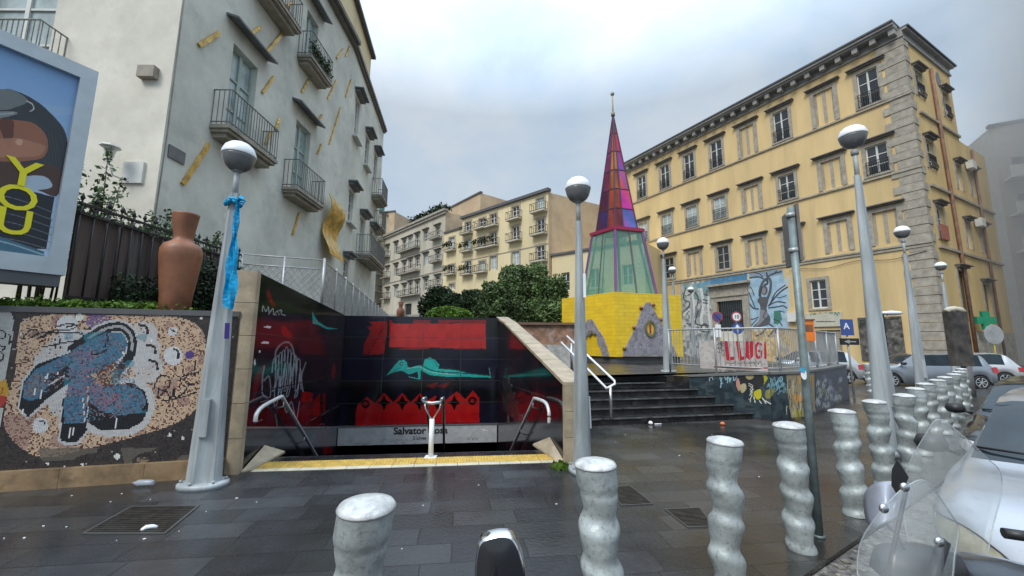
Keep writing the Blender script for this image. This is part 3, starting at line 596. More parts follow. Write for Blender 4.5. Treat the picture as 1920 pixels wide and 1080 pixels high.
c.ell(800/2.25, 480+418/2.25, 9, 8, (.10,.06,.25)); c.ell(415/2.25, 480+275/2.25, 24, 15, (.13,.08,.27), .8, .85)
o1 = [(300,395),(375,345),(450,305),(515,300),(552,335),(558,395),(535,440),(500,480)]
c.line(Q(o1), 26, WH); c.line(Q(o1), 17, BK); c.line(Q(o1[1:6]), 5, WH, .7)
o2 = [(362,640),(375,715),(440,745),(540,740),(605,705),(636,640),(625,570),(560,525),(500,535)]
c.line(Q(o2), 14, WH)
c.poly(Q([(375,560),(365,700),(430,738),(540,732),(600,700),(628,640),(612,570),(555,535)]), BK)
c.poly(Q([(245,782),(258,600),(372,600),(372,745),(330,795),(280,800)]), WH); c.poly(Q([(255,778),(265,600),(366,600),(366,738),(328,782),(280,786)]), BK)
c.poly(Q([(70,640),(95,520),(150,450),(300,395),(300,560),(200,620),(115,690)]), WH); c.poly(Q([(80,640),(100,530),(155,458),(300,405),(295,530),(200,600),(118,680)]), BK)
c.poly(Q([(98,600),(98,540),(145,482),(230,440),(300,405),(300,440),(262,480),(210,498),(188,528),(215,535),(195,560),(160,600),(128,612)]), BU)
c.poly(Q([(108,590),(110,540),(150,490),(180,500),(185,540),(150,590)]), (.22,.20,.20), .8, .8)
c.poly(Q([(300,400),(380,352),(372,500),(360,700),(330,706),(272,706),(268,640),(288,530)]), BU)
c.poly(Q([(290,520),(300,400),(370,400),(368,590),(275,590)]), PU, 1, .62)
c.poly(Q([(375,360),(450,322),(515,326),(540,368),(522,420),(475,458),(425,485),(372,500)]), BU); c.poly(Q([(375,400),(420,410),(420,480),(372,500)]), PU, 1, .6)
c.poly(Q([(372,500),(430,560),(520,540),(600,572),(618,618),(590,662),(500,672),(420,652),(375,610)]), BU); c.poly(Q([(380,520),(470,570),(560,590),(500,655),(400,640)]), (.27,.17,.24), 1, .66)
c.poly(Q([(405,480),(480,440),(510,470),(505,530),(440,560),(415,530)]), (.15,.05,.03), 1, .7); c.poly(Q([(430,490),(490,470),(500,530),(450,545)]), (.55,.38,.2), 1, .35)
c.blotch(0, (.03,.26,.36), .55, 7, (120,620,275,775), .66)
for col_, p_ in (((.16,.05,.05), .13), ((.30,.22,.26), .12), ((.03,.04,.06), .06), ((.10,.28,.38), .10)): c.put(c.inpoly(Q([(98,600),(98,540),(300,405),(450,322),(540,368),(522,440),(618,618),(590,662),(360,706),(272,706),(288,530),(160,600)])), col_, .85, p_)
for p in ([(450,330),(455,350),(440,385)],[(385,415),(420,412),(450,395)],[(280,300),(320,290)],[(355,305),(380,310)]): c.line(Q(p), 3, BK)
for x, y in ((585,290),(620,375),(628,440)): c.line(Q([(x,y),(x+30,y+8),(x+36,y+35)]), 4.5, BK)
c.line(Q([(735,392),(752,405),(752,430)]), 4, BK); c.line(Q([(722,310),(738,318)]), 3, BK); c.line(Q([(165,695),(188,700),(190,720)]), 2.5, BK)
for p in ([(95,640),(98,672)],[(150,560),(140,590)],[(178,565),(168,600)],[(250,478),(245,500)],[(300,725),(292,770)],[(312,725),(308,765)],[(482,690),(475,735)],[(492,688),(488,728)]): c.line(Q(p), 2.4, (.8,.8,.8))
c.line(Q([(190,530),(205,495),(188,520)]), 2, (.8,.8,.8)); c.line(Q([(205,545),(270,505)]), 3, WH); c.line(Q([(350,600),(358,700)]), 2, (.7,.7,.7))
for p in ([(95,350),(130,310),(160,320),(130,345),(185,320),(190,340),(165,345),(200,330)],[(235,300),(290,285),(325,295),(290,312),(240,312),(200,325),(330,325),(345,350),(250,370),(180,385)],[(235,350),(232,390)],[(255,348),(252,388)],
          [(650,560),(670,510),(710,510),(715,545),(690,570),(670,560),(665,600),(700,570),(720,600),(735,560),(740,600),(790,560),(765,540),(768,510),(840,490)],[(690,610),(750,600),(830,575)],[(770,475),(790,540),(840,530)],[(820,460),(828,440),(822,480)]): c.line(Q(p), 2.6, BK)
for x, y, a in ((495,845,6),(335,258,7),(200,875,3),(272,890,3),(348,878,3),(555,755,2),(640,355,2),(610,905,3),(715,755,3),(770,768,3),(520,408,2.5),(848,262,2.5),(90,330,2.5)): c.ell(x/2.25, 480+y/2.25, a, a, (.85,.85,.82))
for x, y in ((505,900),(560,895),(700,915),(600,860)): c.ell(x/2.25, 480+y/2.25, 12, 5, (.35,.27,.18), .7, .7)
c.poly([(-140,540),(14,572),(26,600),(22,650),(12,700),(1,800),(-140,900)], (.55,.55,.52)); c.poly([(-60,720),(12,712),(17,735),(10,748),(-60,750)], (.62,.36,.04)); c.poly([(-60,742),(10,742),(12,752),(2,765),(-60,765)], (.5,.05,.04))
c.line([(-4,738),(6,735),(4,726)], 2, (.4,.05,.03)); c.line([(0,618),(8,622),(10,632),(0,636)], 2.6, BK); c.line([(0,648),(10,652),(2,660),(8,668),(0,678)], 3, BK); c.line([(16,628),(20,632),(17,644),(22,640)], 2.6, BK)
# real tiles: each a square with dark joints between
def tiles(c, m, parent, gap=.10):
    P = c.pts; a, b, d, e2 = P[:-1,:-1], P[1:,:-1], P[1:,1:], P[:-1,1:]; ce = c.c[:,:]
    q = np.stack([ce+(x-ce)*(1-gap) for x in (a, b, d, e2)], 2).reshape(-1, 3); n_ = c.nu*c.nv; me = bpy.data.meshes.new('mosaic'); o = bpy.data.objects.new('mosaic', me); o.parent = parent
    q = q-np.array(wl(parent)); f = np.arange(n_*4)
    me.vertices.add(n_*4); me.vertices.foreach_set('co', q.reshape(-1)); me.loops.add(n_*4); me.loops.foreach_set('vertex_index', f); me.polygons.add(n_)
    me.polygons.foreach_set('loop_start', np.arange(0, n_*4, 4)); me.polygons.foreach_set('loop_total', np.full(n_, 4)); me.update(calc_edges=True)
    ca = me.color_attributes.new('Col', 'FLOAT_COLOR', 'CORNER'); cc = np.ones((n_, 4, 4)); cc[:,:,:3] = np.clip(c.col, 0, 1).reshape(-1,1,3); ca.data.foreach_set('color', cc.reshape(-1))
    me.materials.append(m); C.objects.link(o); return o
tiles(c, TILE, mw)
c = Canvas(plane(WA+wn*.006, T0+wn*.006, .2, 1.9), 150, 80, (.50,.50,.47)); c.blotch(0, (.36,.36,.34), .7, 14, thr=.55)
c.poly([(-2,720),(12,712),(17,735),(10,748),(-2,750)], (.62,.36,.04)); c.poly([(-2,742),(10,742),(12,752),(2,765),(-2,765)], (.5,.05,.04)); c.line([(-4,738),(6,735),(4,726)], 2, (.4,.05,.03))
c.line([(0,618),(8,622),(10,632),(0,636)], 2.4, BK); c.line([(0,648),(10,652),(2,660),(8,668),(0,678)], 3, BK); c.line([(18,625),(24,630),(20,646),(26,640)], 2.6, BK)
c.put(c.Y > 772, (.02,.02,.026)); c.poly([(18,560),(60,560),(50,640),(30,760),(12,900),(-10,900),(2,770),(26,640),(34,600)], (.02,.02,.026)); c.put(c.Y < 592, (.03,.03,.03), .9)
c.build('painted_render', PAINT_MATT, mw)

K['leaf'] = mat('leaf_green', (.055,.10,.025), .5, v=.5, sc=9, spec=.3); K['leaf_dark'] = mat('dark_leaf', (.022,.045,.016), .5, v=.5, sc=3, spec=.3)
K['leaf_bright'] = mat('bright_leaf', (.10,.19,.02), .5, v=.45, sc=4, spec=.3); K['bark'] = mat('bark', (.06,.05,.04), .9)
def leaves(mb, n, fn, size, flat=.3):
    for _ in range(n):
        p = Vector(fn()); s_ = size*rnd.uniform(.6, 1.4); a = Vector((rnd.gauss(0,1), rnd.gauss(0,1), rnd.gauss(0,flat)+.0)).normalized(); b = a.cross(Vector((rnd.gauss(0,1), rnd.gauss(0,1), rnd.gauss(0,1)))).normalized()*s_*.32
        a *= s_*.55; mb.add([p-a, p+b, p+a, p-b], [(0,1,2,3)])
    return mb
mb = MB(); bp_ = [tuple(WA-wn*.3), tuple(WB-wn*.3), (-4.72,10.3), (-5.6,16), (-7.38,16), (-7.38,7.6), (-12,7.6)]
mb.prism(bp_, 0, 1.94); struct(obj('raised_bed_ground', mb, K['soil'], keep=True))
mb = MB()
def fn():
    s_ = rnd.uniform(-2.9, -1.0) if rnd.random() < .85 else rnd.uniform(-4, -.6); p = WB+wd*s_-wn*rnd.uniform(.02,.45); return (p[0], p[1], 1.96+abs(rnd.gauss(0,.035))+(.03 if rnd.random() < .3 else 0))
leaves(mb, 5200, fn, .045, .8); struct(obj('ground_ivy', mb, K['leaf_bright'], keep=True), 'stuff')

# plank and iron fence on the bed
fx = -5.45
fn_ = thing('plank_fence', 'dark board fence with spiked iron railing behind the terracotta vase', 'fence', (fx, 6.2, 1.94))
mb = MB(); y = 4.78
while y < 7.7:
    w_ = rnd.uniform(.16,.22); mb.box(fx-.03+rnd.uniform(-.01,.01), fx-.005+rnd.uniform(-.008,.008), y, min(y+w_-.008,7.75), 1.96, 3.17+rnd.uniform(-.01,.01)); y += w_
obj('boards', mb, K['planks'], fn_)
mb = MB(); y = 4.78
while y < 7.75:
    mb.tube([(fx+.03,y,1.96),(fx+.03,y,3.34)], .011, 6); mb.tube([(fx+.03,y,3.34),(fx+.03,y,3.37),(fx+.03,y,3.44)], [.011,.026,.002], 6); y += .17
mb.box(fx+.015,fx+.045,4.76,7.8,3.16,3.19); mb.box(fx+.015,fx+.045,4.76,7.8,3.28,3.31); mb.box(fx+.015,fx+.045,4.76,7.8,2.1,2.13)
y = 4.85
while y < 7.7:
    mb.tube([(fx+.03,y+.045*math.cos(a),3.235+.045*math.sin(a)) for a in [k*PI/4 for k in range(9)]], .006, 4); y += .17
obj('iron_railing', mb, K['iron'], fn_)
# shrubs behind the fence
sh = thing('laurel_hedge', 'row of upright leafy shoots behind the board fence', 'shrub', (-6.0,6,1.94))
mb = MB(); st = MB()
for k in range(44):
    x, y = rnd.uniform(-6.4,-5.7), rnd.uniform(4.5,7.9); h = 3.25+rnd.uniform(0,.45)
    if 5.0 < y < 5.9 and rnd.random() < .5: h += rnd.uniform(.2, .95)
    elif y > 6.6: h += rnd.uniform(0,.35)
    x1, y1 = x+rnd.uniform(-.15,.15), y+rnd.uniform(-.15,.15); st.tube([(x,y,1.94),((x+x1)/2,y,h*.6+.8),(x1,y1,h)], [.014,.01,.003], 5)
    def fn(): q = rnd.random(); z = 2.6+(h-2.6)*q; r_ = .13*(1-q*.75); return (x+(x1-x)*q+rnd.gauss(0,r_), y+(y1-y)*q+rnd.gauss(0,r_), z)
    leaves(mb, 210, fn, .06, .8)
obj('foliage', mb, mat('laurel_leaf', (.10,.16,.06), .45, v=.5, sc=9, spec=.4), sh); obj('stems', st, K['bark'], sh)
iv = MB()
def fn(): 
    y = rnd.uniform(6.0,7.6) if rnd.random() < .75 else rnd.uniform(5.2,6.0); return (fx+.08+abs(rnd.gauss(0,.12)), y, 1.96+rnd.betavariate(1.2,1.6)*1.1*(1 if y > 6 else .5))
leaves(iv, 5200, fn, .05, .8); tag(obj('climbing_ivy', iv, K['leaf_dark'], None), 'dark ivy climbing the fence right of the terracotta vase', 'ivy')
# vase
mb = MB(); mb.lathe([(.145,0),(.16,.02),(.17,.2),(.205,.5),(.224,.70),(.224,.80),(.19,.87),(.125,.91),(.105,.94),(.105,.98),(.12,1.08),(.145,1.27),(.148,1.29),(.125,1.29),(.10,1.1)], (-4.33,5.06,1.965), 40)
tag(obj('vase', mb, K['terracotta'], None), 'tall terracotta vase standing on the mosaic wall', 'vase')
# chain link fence and its panel continuation
K['galv'] = mat('galvanised_mesh', (.42,.43,.43), .45, .4, v=.15)
cf = thing('chain_link_fence', 'chain link fence frame between the board fence and the stairwell', 'fence', (-4.7,8,2.0))
A_, B_ = Vector((-5.4,7.75,0)), Vector((-4.02,8.3,0)); mb = MB()
for P in (A_, A_.lerp(B_,.5), B_): mb.tube([P+Vector((0,0,1.9)), P+Vector((0,0,3.32))], .022, 8)
for z in (2.0, 3.12, 3.32): mb.tube([A_+Vector((0,0,z)), B_+Vector((0,0,z))], .014, 6)
obj('frame', mb, K['galv'], cf)
mb = MB(); L_ = (B_-A_).length; st_ = .13; H_ = 1.1
for k in range(-10, 22):
    for sg in (1, -1):
        s0 = k*st_; s1 = s0+H_*.8; a0, z0, a1, z1 = s0, 2.0, s1, 3.12
        if a0 < 0: z0 += (0-a0)/(a1-a0)*(z1-z0); a0 = 0
        if a1 > L_: z1 -= (a1-L_)/(s1-s0)*1.12; a1 = L_
        if a1 <= a0: continue
        if sg < 0: a0, a1 = L_-a0, L_-a1
        p, q = A_+(B_-A_).normalized()*a0, A_+(B_-A_).normalized()*a1; mb.tube([(p.x,p.y,z0),(q.x,q.y,z1)], .009, 4, False)
obj('mesh', mb, K['galv'], cf)
pf = thing('panel_fence', 'long grey perforated metal panel fence running away along the street', 'fence', (-6,16,2.2)); A_, B_ = Vector((-4.02,8.3,0)), Vector((-8.2,26.5,0))
n_ = 15; mb = MB(); pm = MB()
for k in range(n_+1):
    P = A_.lerp(B_, k/n_); mb.tube([P+Vector((0,0,2.2)), P+Vector((0,0,3.36))], .03, 8)
for k in range(n_):
    P, Q_ = A_.lerp(B_, k/n_), A_.lerp(B_, (k+1)/n_); pm.beam(P+Vector((.0,0,2.78)), Q_+Vector((0,0,2.78)), .02, .98); mb.beam(P+Vector((0,0,3.29)), Q_+Vector((0,0,3.29)), .035, .03); mb.beam(P+Vector((0,0,2.27)), Q_+Vector((0,0,2.27)), .035, .03)
def perf():
    m = mat('perforated_sheet', (.40,.41,.41), .5, .25, v=.2, sc=6); nt = m.node_tree; b = nt.nodes['Principled BSDF']
    vo = N(nt, 'ShaderNodeTexVoronoi'); vo.inputs['Scale'].default_value = 14; tc = N(nt, 'ShaderNodeTexCoord'); nt.links.new(tc.outputs['Object'], vo.inputs['Vector'])
    mr = N(nt, 'ShaderNodeMapRange'); mr.inputs[1].default_value = .25; mr.inputs[2].default_value = .3; mr.inputs[3].default_value = .35; mr.inputs[4].default_value = 1; nt.links.new(vo.outputs['Distance'], mr.inputs[0]); nt.links.new(mr.outputs[0], b.inputs['Alpha']); return m
obj('panels', pm, perf(), pf); obj('posts', mb, K['galv'], pf)
# billboard
bb = thing('billboard', 'large lit-frame advertising board with yellow YOU lettering on a photo poster', 'billboard', (-5.1,4.3,1.9))
FBB = Fr((-5.43,4.72), (-.466,-.885)); FBB.n = Vector((.885,-.466,0))
K['alu'] = mat('grey_aluminium', (.50,.55,.58), .4, .25, v=.08, sc=4)
z0, z1 = 2.36, 5.04; W_ = 2.0
fw = .15
mb = MB()
FBB.box(mb, 0, fw, -.02, .05, z0, z1); FBB.box(mb, W_-fw, W_, -.02, .05, z0, z1); FBB.box(mb, fw, W_-fw, -.02, .05, z0, z0+.20); FBB.box(mb, fw, W_-fw, -.02, .05, z1-.17, z1)
obj('frame', mb, K['alu'], bb); mb = MB(); FBB.box(mb, 0, W_, -.22, -.02, z0, z1); FBB.box(mb, .03, W_, -.25, .03, z0-.14, z0-.004); obj('case', mb, mat('dark_case', (.10,.10,.11), .5), bb)
mb = MB(); q = FBB.p(.75,-.12,0); mb.tube([(q[0],q[1],1.9),(q[0],q[1],2.25)], .08, 12); obj('post', mb, K['dark_trim'], bb)
P0 = np.array(FBB.p(W_-fw, -.01, 0)); P1 = np.array(FBB.p(fw, -.01, 0)); c = Canvas(plane(P0[:2], P1[:2], z0+.20, z1-.17), 300, 460, (.30,.46,.68)); zq = lambda pts: zp(pts, 0, 50, 2.3)
v_ = np.linspace(0,1,460)[None,:,None]; c.col = np.array((.50,.62,.76))*(1-v_)+np.array((.20,.38,.66))*v_ + np.zeros((300,1,1))
c.poly(zq([(-60,330),(180,335),(330,350),(330,380),(-60,400)]), (.34,.50,.66), .5)
c.poly(zq([(-300,300),(-60,270),(0,270),(60,275),(140,310),(215,370),(285,465),(285,620),(230,720),(180,640),(0,560),(-300,600)]), (.035,.038,.045), curve=True)
c.poly(zq([(-300,300),(0,270),(60,275),(120,320),(60,350),(0,360),(-300,370)]), (.16,.18,.18), curve=True); c.poly(zq([(-100,375),(40,365),(75,375),(0,395),(-100,410)]), (.30,.33,.33), .7, curve=True)
c.line(zq([(115,320),(140,335),(145,355),(130,365)]), 2, (.55,.55,.52)); c.line(zq([(-20,380),(60,372)]), 2, (.4,.42,.42))
for k in range(12): c.line(zq([(60+k*16,330+k*12),(90+k*15,420+k*14),(100+k*14,520+k*10)]), 1, (.07,.075,.08), .7)
c.poly(zq([(-100,410),(90,405),(165,430),(205,490),(190,560),(100,580),(-100,590)]), (.30,.12,.065), curve=True); c.poly(zq([(0,400),(60,410),(40,520),(0,440)]), (.12,.04,.025), curve=True); c.poly(zq([(-60,500),(60,480),(150,500),(195,520),(150,560),(-60,555)]), (.44,.20,.12), .8, curve=True); c.ell(36, 50+498/2.3, 7, 6, (.62,.36,.24), .8)
c.poly(zq([(-100,590),(60,585),(250,610),(245,730),(130,700),(-100,720)]), (.075,.035,.025), curve=True); c.poly(zq([(95,650),(190,645),(225,690),(150,705),(105,690)]), (.42,.52,.62), curve=True)
c.poly(zq([(-300,670),(60,690),(235,735),(200,960),(-300,940)]), (.012,.014,.022)); 
for k in range(6): c.line(zq([(-200,700+k*38),(40,735+k*36),(225,800+k*33)]), 1.3, (.17,.18,.20), .9)
c.poly(zq([(-300,880),(0,905),(190,970),(190,1000),(-300,980)]), (.05,.14,.20)); c.line(zq([(-200,905),(0,925),(190,985)]), 3, (.25,.38,.45))
c.build('poster', attr_mat('glossy_poster', .25, v=.04), bb)
YL = mat('yellow_print', (.80,.72,.01), .4, v=.03)
for ch, px, py, sz in (('Y', 43, 328, .46), ('O', 33, 373, .41), ('U', 27, 418, .42)):
    s_, z_ = FBB.sz(px, py); text_mesh('letter', ch, sz, YL, bb, face_mat(FBB.p(s_, .0, z_), -FBB.d, FBB.n), .002, sx=.95)

# ================================================================== left palace with gilded strips
BLK_IRON = K['iron']
def balcony(fr, s0, s1, z, dep, parent, m_slab, bars=.11, h=.95, thick=.28, iron=None, detail=True):
    mb = MB()
    if detail:
        fr.box(mb, s0, s1, 0, dep, z-.09, z); fr.box(mb, s0+.05, s1-.05, 0, dep-.05, z-.17, z-.092); fr.box(mb, s0+.12, s1-.12, 0, dep-.16, z-thick, z-.172)
    else: fr.box(mb, s0, s1, 0, dep, z-thick*.6, z)
    b = obj('balcony', mb, m_slab, parent); mb = MB(); r = .011 if detail else .02; n_ = 5 if detail else 4
    def bar(s, n):
        mb.tube([fr.p(s,n,z), fr.p(s,n,z+h)], r, n_, False)
    k = max(2, int((s1-s0)/bars))
    for i in range(k+1): bar(s0+.03+(s1-s0-.06)*i/k, dep-.04)
    k = max(1, int(dep/bars))
    for i in range(k): bar(s0+.03, dep*i/k+.02); bar(s1-.03, dep*i/k+.02)
    for zz in (z+h, z+.08): mb.tube([fr.p(s0+.03,0,zz), fr.p(s0+.03,dep-.04,zz), fr.p(s1-.03,dep-.04,zz), fr.p(s1-.03,0,zz)], r*1.7, n_, False, False)
    obj('railing', mb, iron or K['iron'], b); return b
def win(fr, s0, s1, z0, z1, parent, depth=.22, glass=None, frame=None, hood=None, surround=None, rows=3, hoodz=.35, hw=.35, hd=.35, mull=.05, shutters=None, part='window', sur_n=.05, sill=True, hoodm=None):
    mb = MB(); fr.box(mb, s0, s1, -depth-.03, -depth, z0, z1); w_ = obj(part, mb, glass or K['glass_dark'], parent)
    if frame:
        mb = MB(); mm = (s0+s1)/2; a, b = -depth+.001, -depth+.05
        fr.box(mb, s0, s0+mull*1.3, a, b, z0, z1); fr.box(mb, s1-mull*1.3, s1, a, b, z0, z1); fr.box(mb, mm-mull, mm+mull, a, b, z0, z1)
        fr.box(mb, s0+mull*1.3, mm-mull, a, b-.004, z1-mull*1.3, z1); fr.box(mb, mm+mull, s1-mull*1.3, a, b-.004, z1-mull*1.3, z1); fr.box(mb, s0+mull*1.3, mm-mull, a, b-.004, z0, z0+mull*2); fr.box(mb, mm+mull, s1-mull*1.3, a, b-.004, z0, z0+mull*2)
        for i in range(1, rows):
            z = z0+(z1-z0)*i/rows; fr.box(mb, s0+mull*1.3, mm-mull, a, b-.012, z-mull*.5, z+mull*.5); fr.box(mb, mm+mull, s1-mull*1.3, a, b-.012, z-mull*.5, z+mull*.5)
        obj('casement', mb, frame, w_)
    if surround:
        mb = MB(); q = .22; fr.box(mb, s0-q, s0, .002, sur_n, z0, z1+q); fr.box(mb, s1, s1+q, .002, sur_n, z0, z1+q); fr.box(mb, s0, s1, .002, sur_n-.003, z1, z1+q)
        if sill: fr.box(mb, s0-q, s1+q, .002, sur_n+.05, z0-.12, z0-.002)
        obj('surround', mb, surround, w_)
    if hood:
        mb = MB(); fr.box(mb, s0-hw, s1+hw, .002, hd, z1+hoodz, z1+hoodz+.07); fr.box(mb, s0-hw+.06, s1+hw-.06, .002, hd*.6, z1+hoodz-.12, z1+hoodz-.003); obj('hood', mb, hood, w_)
    return w_
K['slate_hood'] = mat('slate_hood', (.16,.165,.17), .6, v=.2, sc=3)
lb = thing('stuccoed_palazzo', 'pale grey-green stuccoed building with gilded strips stuck on its wall, at the left', 'building', (-9, 12, 0))
FL = Fr((-7.4, 7.85), (0, 1)); FL2 = Fr((-7.4, 16.5), (-.135, 1)); FC = Fr((-7.4, 7.85), (-1, 0))
FC.n = Vector((0,-1,0)); y0 = 7.85
hol = [(1.6,2.6,6.83,9.4), (4.72,5.68,6.51,9.12), (4.8,5.6,11.31,13.4), (2.3,3.3,11.61,13.9)]
mb = MB(); FL.wall(mb, 0, 8.65, 0, 15.0, hol, .2); h2 = [(.85,1.65,7.1,8.55),(3.1,4.1,5.95,7.95),(3.2,4.0,10.9,12.5),(.9,1.7,11.3,13.2),(.75,1.5,3.9,5.2),(5.4,6.2,6,8),(5.4,6.2,10.9,12.6),(2.65,4.0,1.9,4.0)]
FL2.wall(mb, 0, 7.6, 0, 15.0, h2, .2)
sB, zB_ = FC.sz(130,72); sW = FC.sz(104,30)[0]; hc = [(sW, sW+1.7, zB_-.94, zB_+1.75)]
FC.wall(mb, 0, 16, 0, 15.0, hc, .25)
mb.box(-14,-7.41,7.9,16.4,14.9,15.0); obj('facade', mb, K['plaster_grey'], lb)
m_ = MB(); FC.wall(m_, .0, 16, 0, 15.01, hc, .2)
for i, v in enumerate(m_.v): m_.v[i] = (v[0]-.0, v[1]-.006, v[2])
obj('side_wall', m_, K['plaster_cream'], lb)
mb = MB(); FL.box(mb, -.3, 8.65, 0, .18, 15.0, 15.12); FL.box(mb, -.35, 8.65, 0, .35, 15.122, 15.3); FL2.box(mb, 0, 7.6, 0, .12, 15.0, 15.12); FL2.box(mb, 0, 7.65, 0, .2, 15.122, 15.3); FC.box(mb, .36, 16, 0, .3, 15.0, 15.28)
obj('cornice', mb, K['dark_trim'], lb)
mb = MB(); FL.box(mb, 4.6, 8.7, -6, -1.0, 15.3, 18.6); FL2.box(mb, .2, 6.5, -6, -.8, 15.3, 19.5); obj('roof_storey', mb, K['y2'], lb)
mb = MB(); FL.box(mb, 4.4, 8.9, -6.2, -.75, 18.6, 18.8); FL2.box(mb, 0, 6.7, -6.2, -.55, 19.5, 19.7); obj('roof_edge', mb, K['tar'], lb)
for i, (a, b, c_, d) in enumerate(hol):
    win(FL, a, b, c_, d, lb, .18, K['glass_pale'], mat('pale_green_wood', (.40,.48,.44), .6) if i == 0 else bpy.data.materials['pale_green_wood'], None, None, 3)
    q_ = MB(); q_.hexa([FL.p(a-.36,.34,d+.40), FL.p(b+.36,.34,d+.40), FL.p(b+.36,.0,d+.52), FL.p(a-.36,.0,d+.52), FL.p(a-.36,.34,d+.46), FL.p(b+.36,.34,d+.46), FL.p(b+.36,.0,d+.58), FL.p(a-.36,.0,d+.58)]); obj('hood', q_, K['slate_hood'], lb)
gal = mat('pale_iron', (.22,.215,.20), .6, .2, v=.3, sc=20, dirt=((.12,.07,.04), .5, 14))
SLIM = True; balcony(FL, 1.12, 3.12, 6.82, .5, lb, K['grey_trim'], iron=gal, h=.92); balcony(FL, 4.22, 6.05, 6.5, .52, lb, K['grey_trim'], iron=gal, h=.93); balcony(FL, 4.4, 6.0, 11.3, .5, lb, K['grey_trim'], iron=gal, h=.9); balcony(FL, 1.9, 3.75, 11.6, .5, lb, K['grey_trim'], iron=gal)
for i, (a, b, c_, d) in enumerate(h2[:7]): win(FL2, a, b, c_, d, lb, .15, K['glass_dark'] if i % 2 == 0 else K['glass_pale'], K['white_wood'], K['slate_hood'], None, 3, hoodz=.3, hw=.2, hd=.4, hoodm=None)
for a, b, z in ((.7,1.8,7.02),(.75,1.85,11.22),(3.05,4.15,10.85)):
    mb = MB(); FL2.box(mb, a, b, .002, .22, z-.1, z); obj('sill', mb, K['white_wood'], lb)
balcony(FL2, 2.6, 6.4, 5.95, .75, lb, K['grey_trim'], iron=gal); balcony(FL2, 5.2, 7.0, 10.0, .6, lb, K['grey_trim'], iron=gal); balcony(FL2, 6.2, 7.5, 8.4, .5, lb, K['grey_trim'], iron=gal)
mb = MB(); FL2.box(mb, 2.66, 3.99, -.19, -.18, 1.9, 4.0); obj('archway', mb, K['iron'], lb)
win(FC, *hc[0], lb, .2, K['glass_pale'], K['white_wood'], None, None, 3); balcony(FC, sB, sB+3.4, zB_-.95, .55, lb, K['grey_trim'], iron=gal)
# gilded strips: slim folded plates standing off the wall
gs = [((371,85),(409,61),.13),((471,62),(486,51),.10),((498,98),(536,52),.13),((537,10),(550,3),.1),((490,174),(511,144),.10),((564,172),(577,149),.10),((630,109),(642,92),.08),((647,105),(655,87),.08),((613,185),(629,150),.07),((594,228),(602,215),.08),((616,270),(637,202),.07),((515,244),(522,223),.10),((340,345),(389,270),.13),((547,440),(559,399),.08),((594,288),(601,270),.08),((647,181),(657,150),.08),((496,270),(507,247),.09)]
for a, b, w_ in gs:
    p0, p1 = FL.sz(*a), FL.sz(*b); mb = MB(); A_ = Vector(FL.p(p0[0], .03, p0[1])); B_ = Vector(FL.p(p1[0], .03, p1[1])); k = 6
    for i in range(k): mb.beam(A_.lerp(B_, i/k)+Vector((.012*(i%2),0,0)), A_.lerp(B_, (i+1)/k)+Vector((.012*((i+1)%2),0,0)), .05, w_*.72, (0,0,1))
    obj('gilded_strip', mb, K['gold'], lb)
mb = MB(); s0, zA = FL.sz(603,380); s1, zB = FL.sz(629,485); n_ = 16
for i in range(n_):
    def P(t, e_): return (s0-.1+t*.25+e_*1.25+.08*math.sin(t*6), .24+.15*math.sin(t*7.5+.4), 7.25-t*2.3-e_*.12)
    a, b, c_, d = P(i/n_,0), P(i/n_,1), P((i+1)/n_,1), P((i+1)/n_,0); v_ = [FL.p(*q) for q in (a,b,c_,d)]+[FL.p(q[0],q[1]+.025,q[2]) for q in (a,b,c_,d)]
    mb.add(v_, [(0,1,2,3),(4,7,6,5),(0,4,5,1),(2,6,7,3),(1,5,6,2),(0,3,7,4)], False)
obj('wavy_gilded_panel', mb, K['gold'], lb)
def plate(fr, px, py, w_, h_, m, name, n=.03, parent=lb):
    s_, z_ = fr.sz(px, py); mb = MB(); fr.box(mb, s_-w_/2, s_+w_/2, .002, n, z_-h_/2, z_+h_/2); return obj(name, mb, m, parent)
plate(FL, 330, 290, .42, .28, K['slate_hood'], 'street_plaque'); plate(FC, 283, 140, .36, .26, K['grey_trim'], 'junction_box', .14)
q = plate(FC, 253, 325, .42, .46, K['white_wood'], 'vent_grille', .06)
mb = MB(); s_, z_ = FC.sz(240, 300)
mb.tube([FC.p(s_-.15,.02,z_-.5), FC.p(s_,.25,z_-.45), FC.p(s_+.03,.35,z_-.2)], .015, 6); mb.lathe([(.04,0),(.10,.28),(.17,.30),(.15,.34),(.03,.36)], FC.p(s_+.03,.35,z_-.2), 8, False); obj('wall_lantern', mb, K['white_wood'], lb)
mb = MB(); mb.tube([FL.p(.02,.01,3),FL.p(.06,.01,6),FL.p(.01,.01,10),FL.p(.04,.01,15)], .012, 5); obj('cable', mb, K['grey_trim'], lb)
mb = MB(); leaves(mb, 500, lambda: FL.p(rnd.uniform(4.5,5.9), .42+rnd.gauss(0,.06), 11.5+abs(rnd.gauss(0,.18))), .1, .8); tag(obj('balcony_plants', mb, K['leaf'], None), 'green plants in pots on the upper balcony rail', 'plant')

# ================================================================== far row of houses
def Rr(px, py):
    d = ray(px, py); return d[0]/d[1], d[2]/d[1]
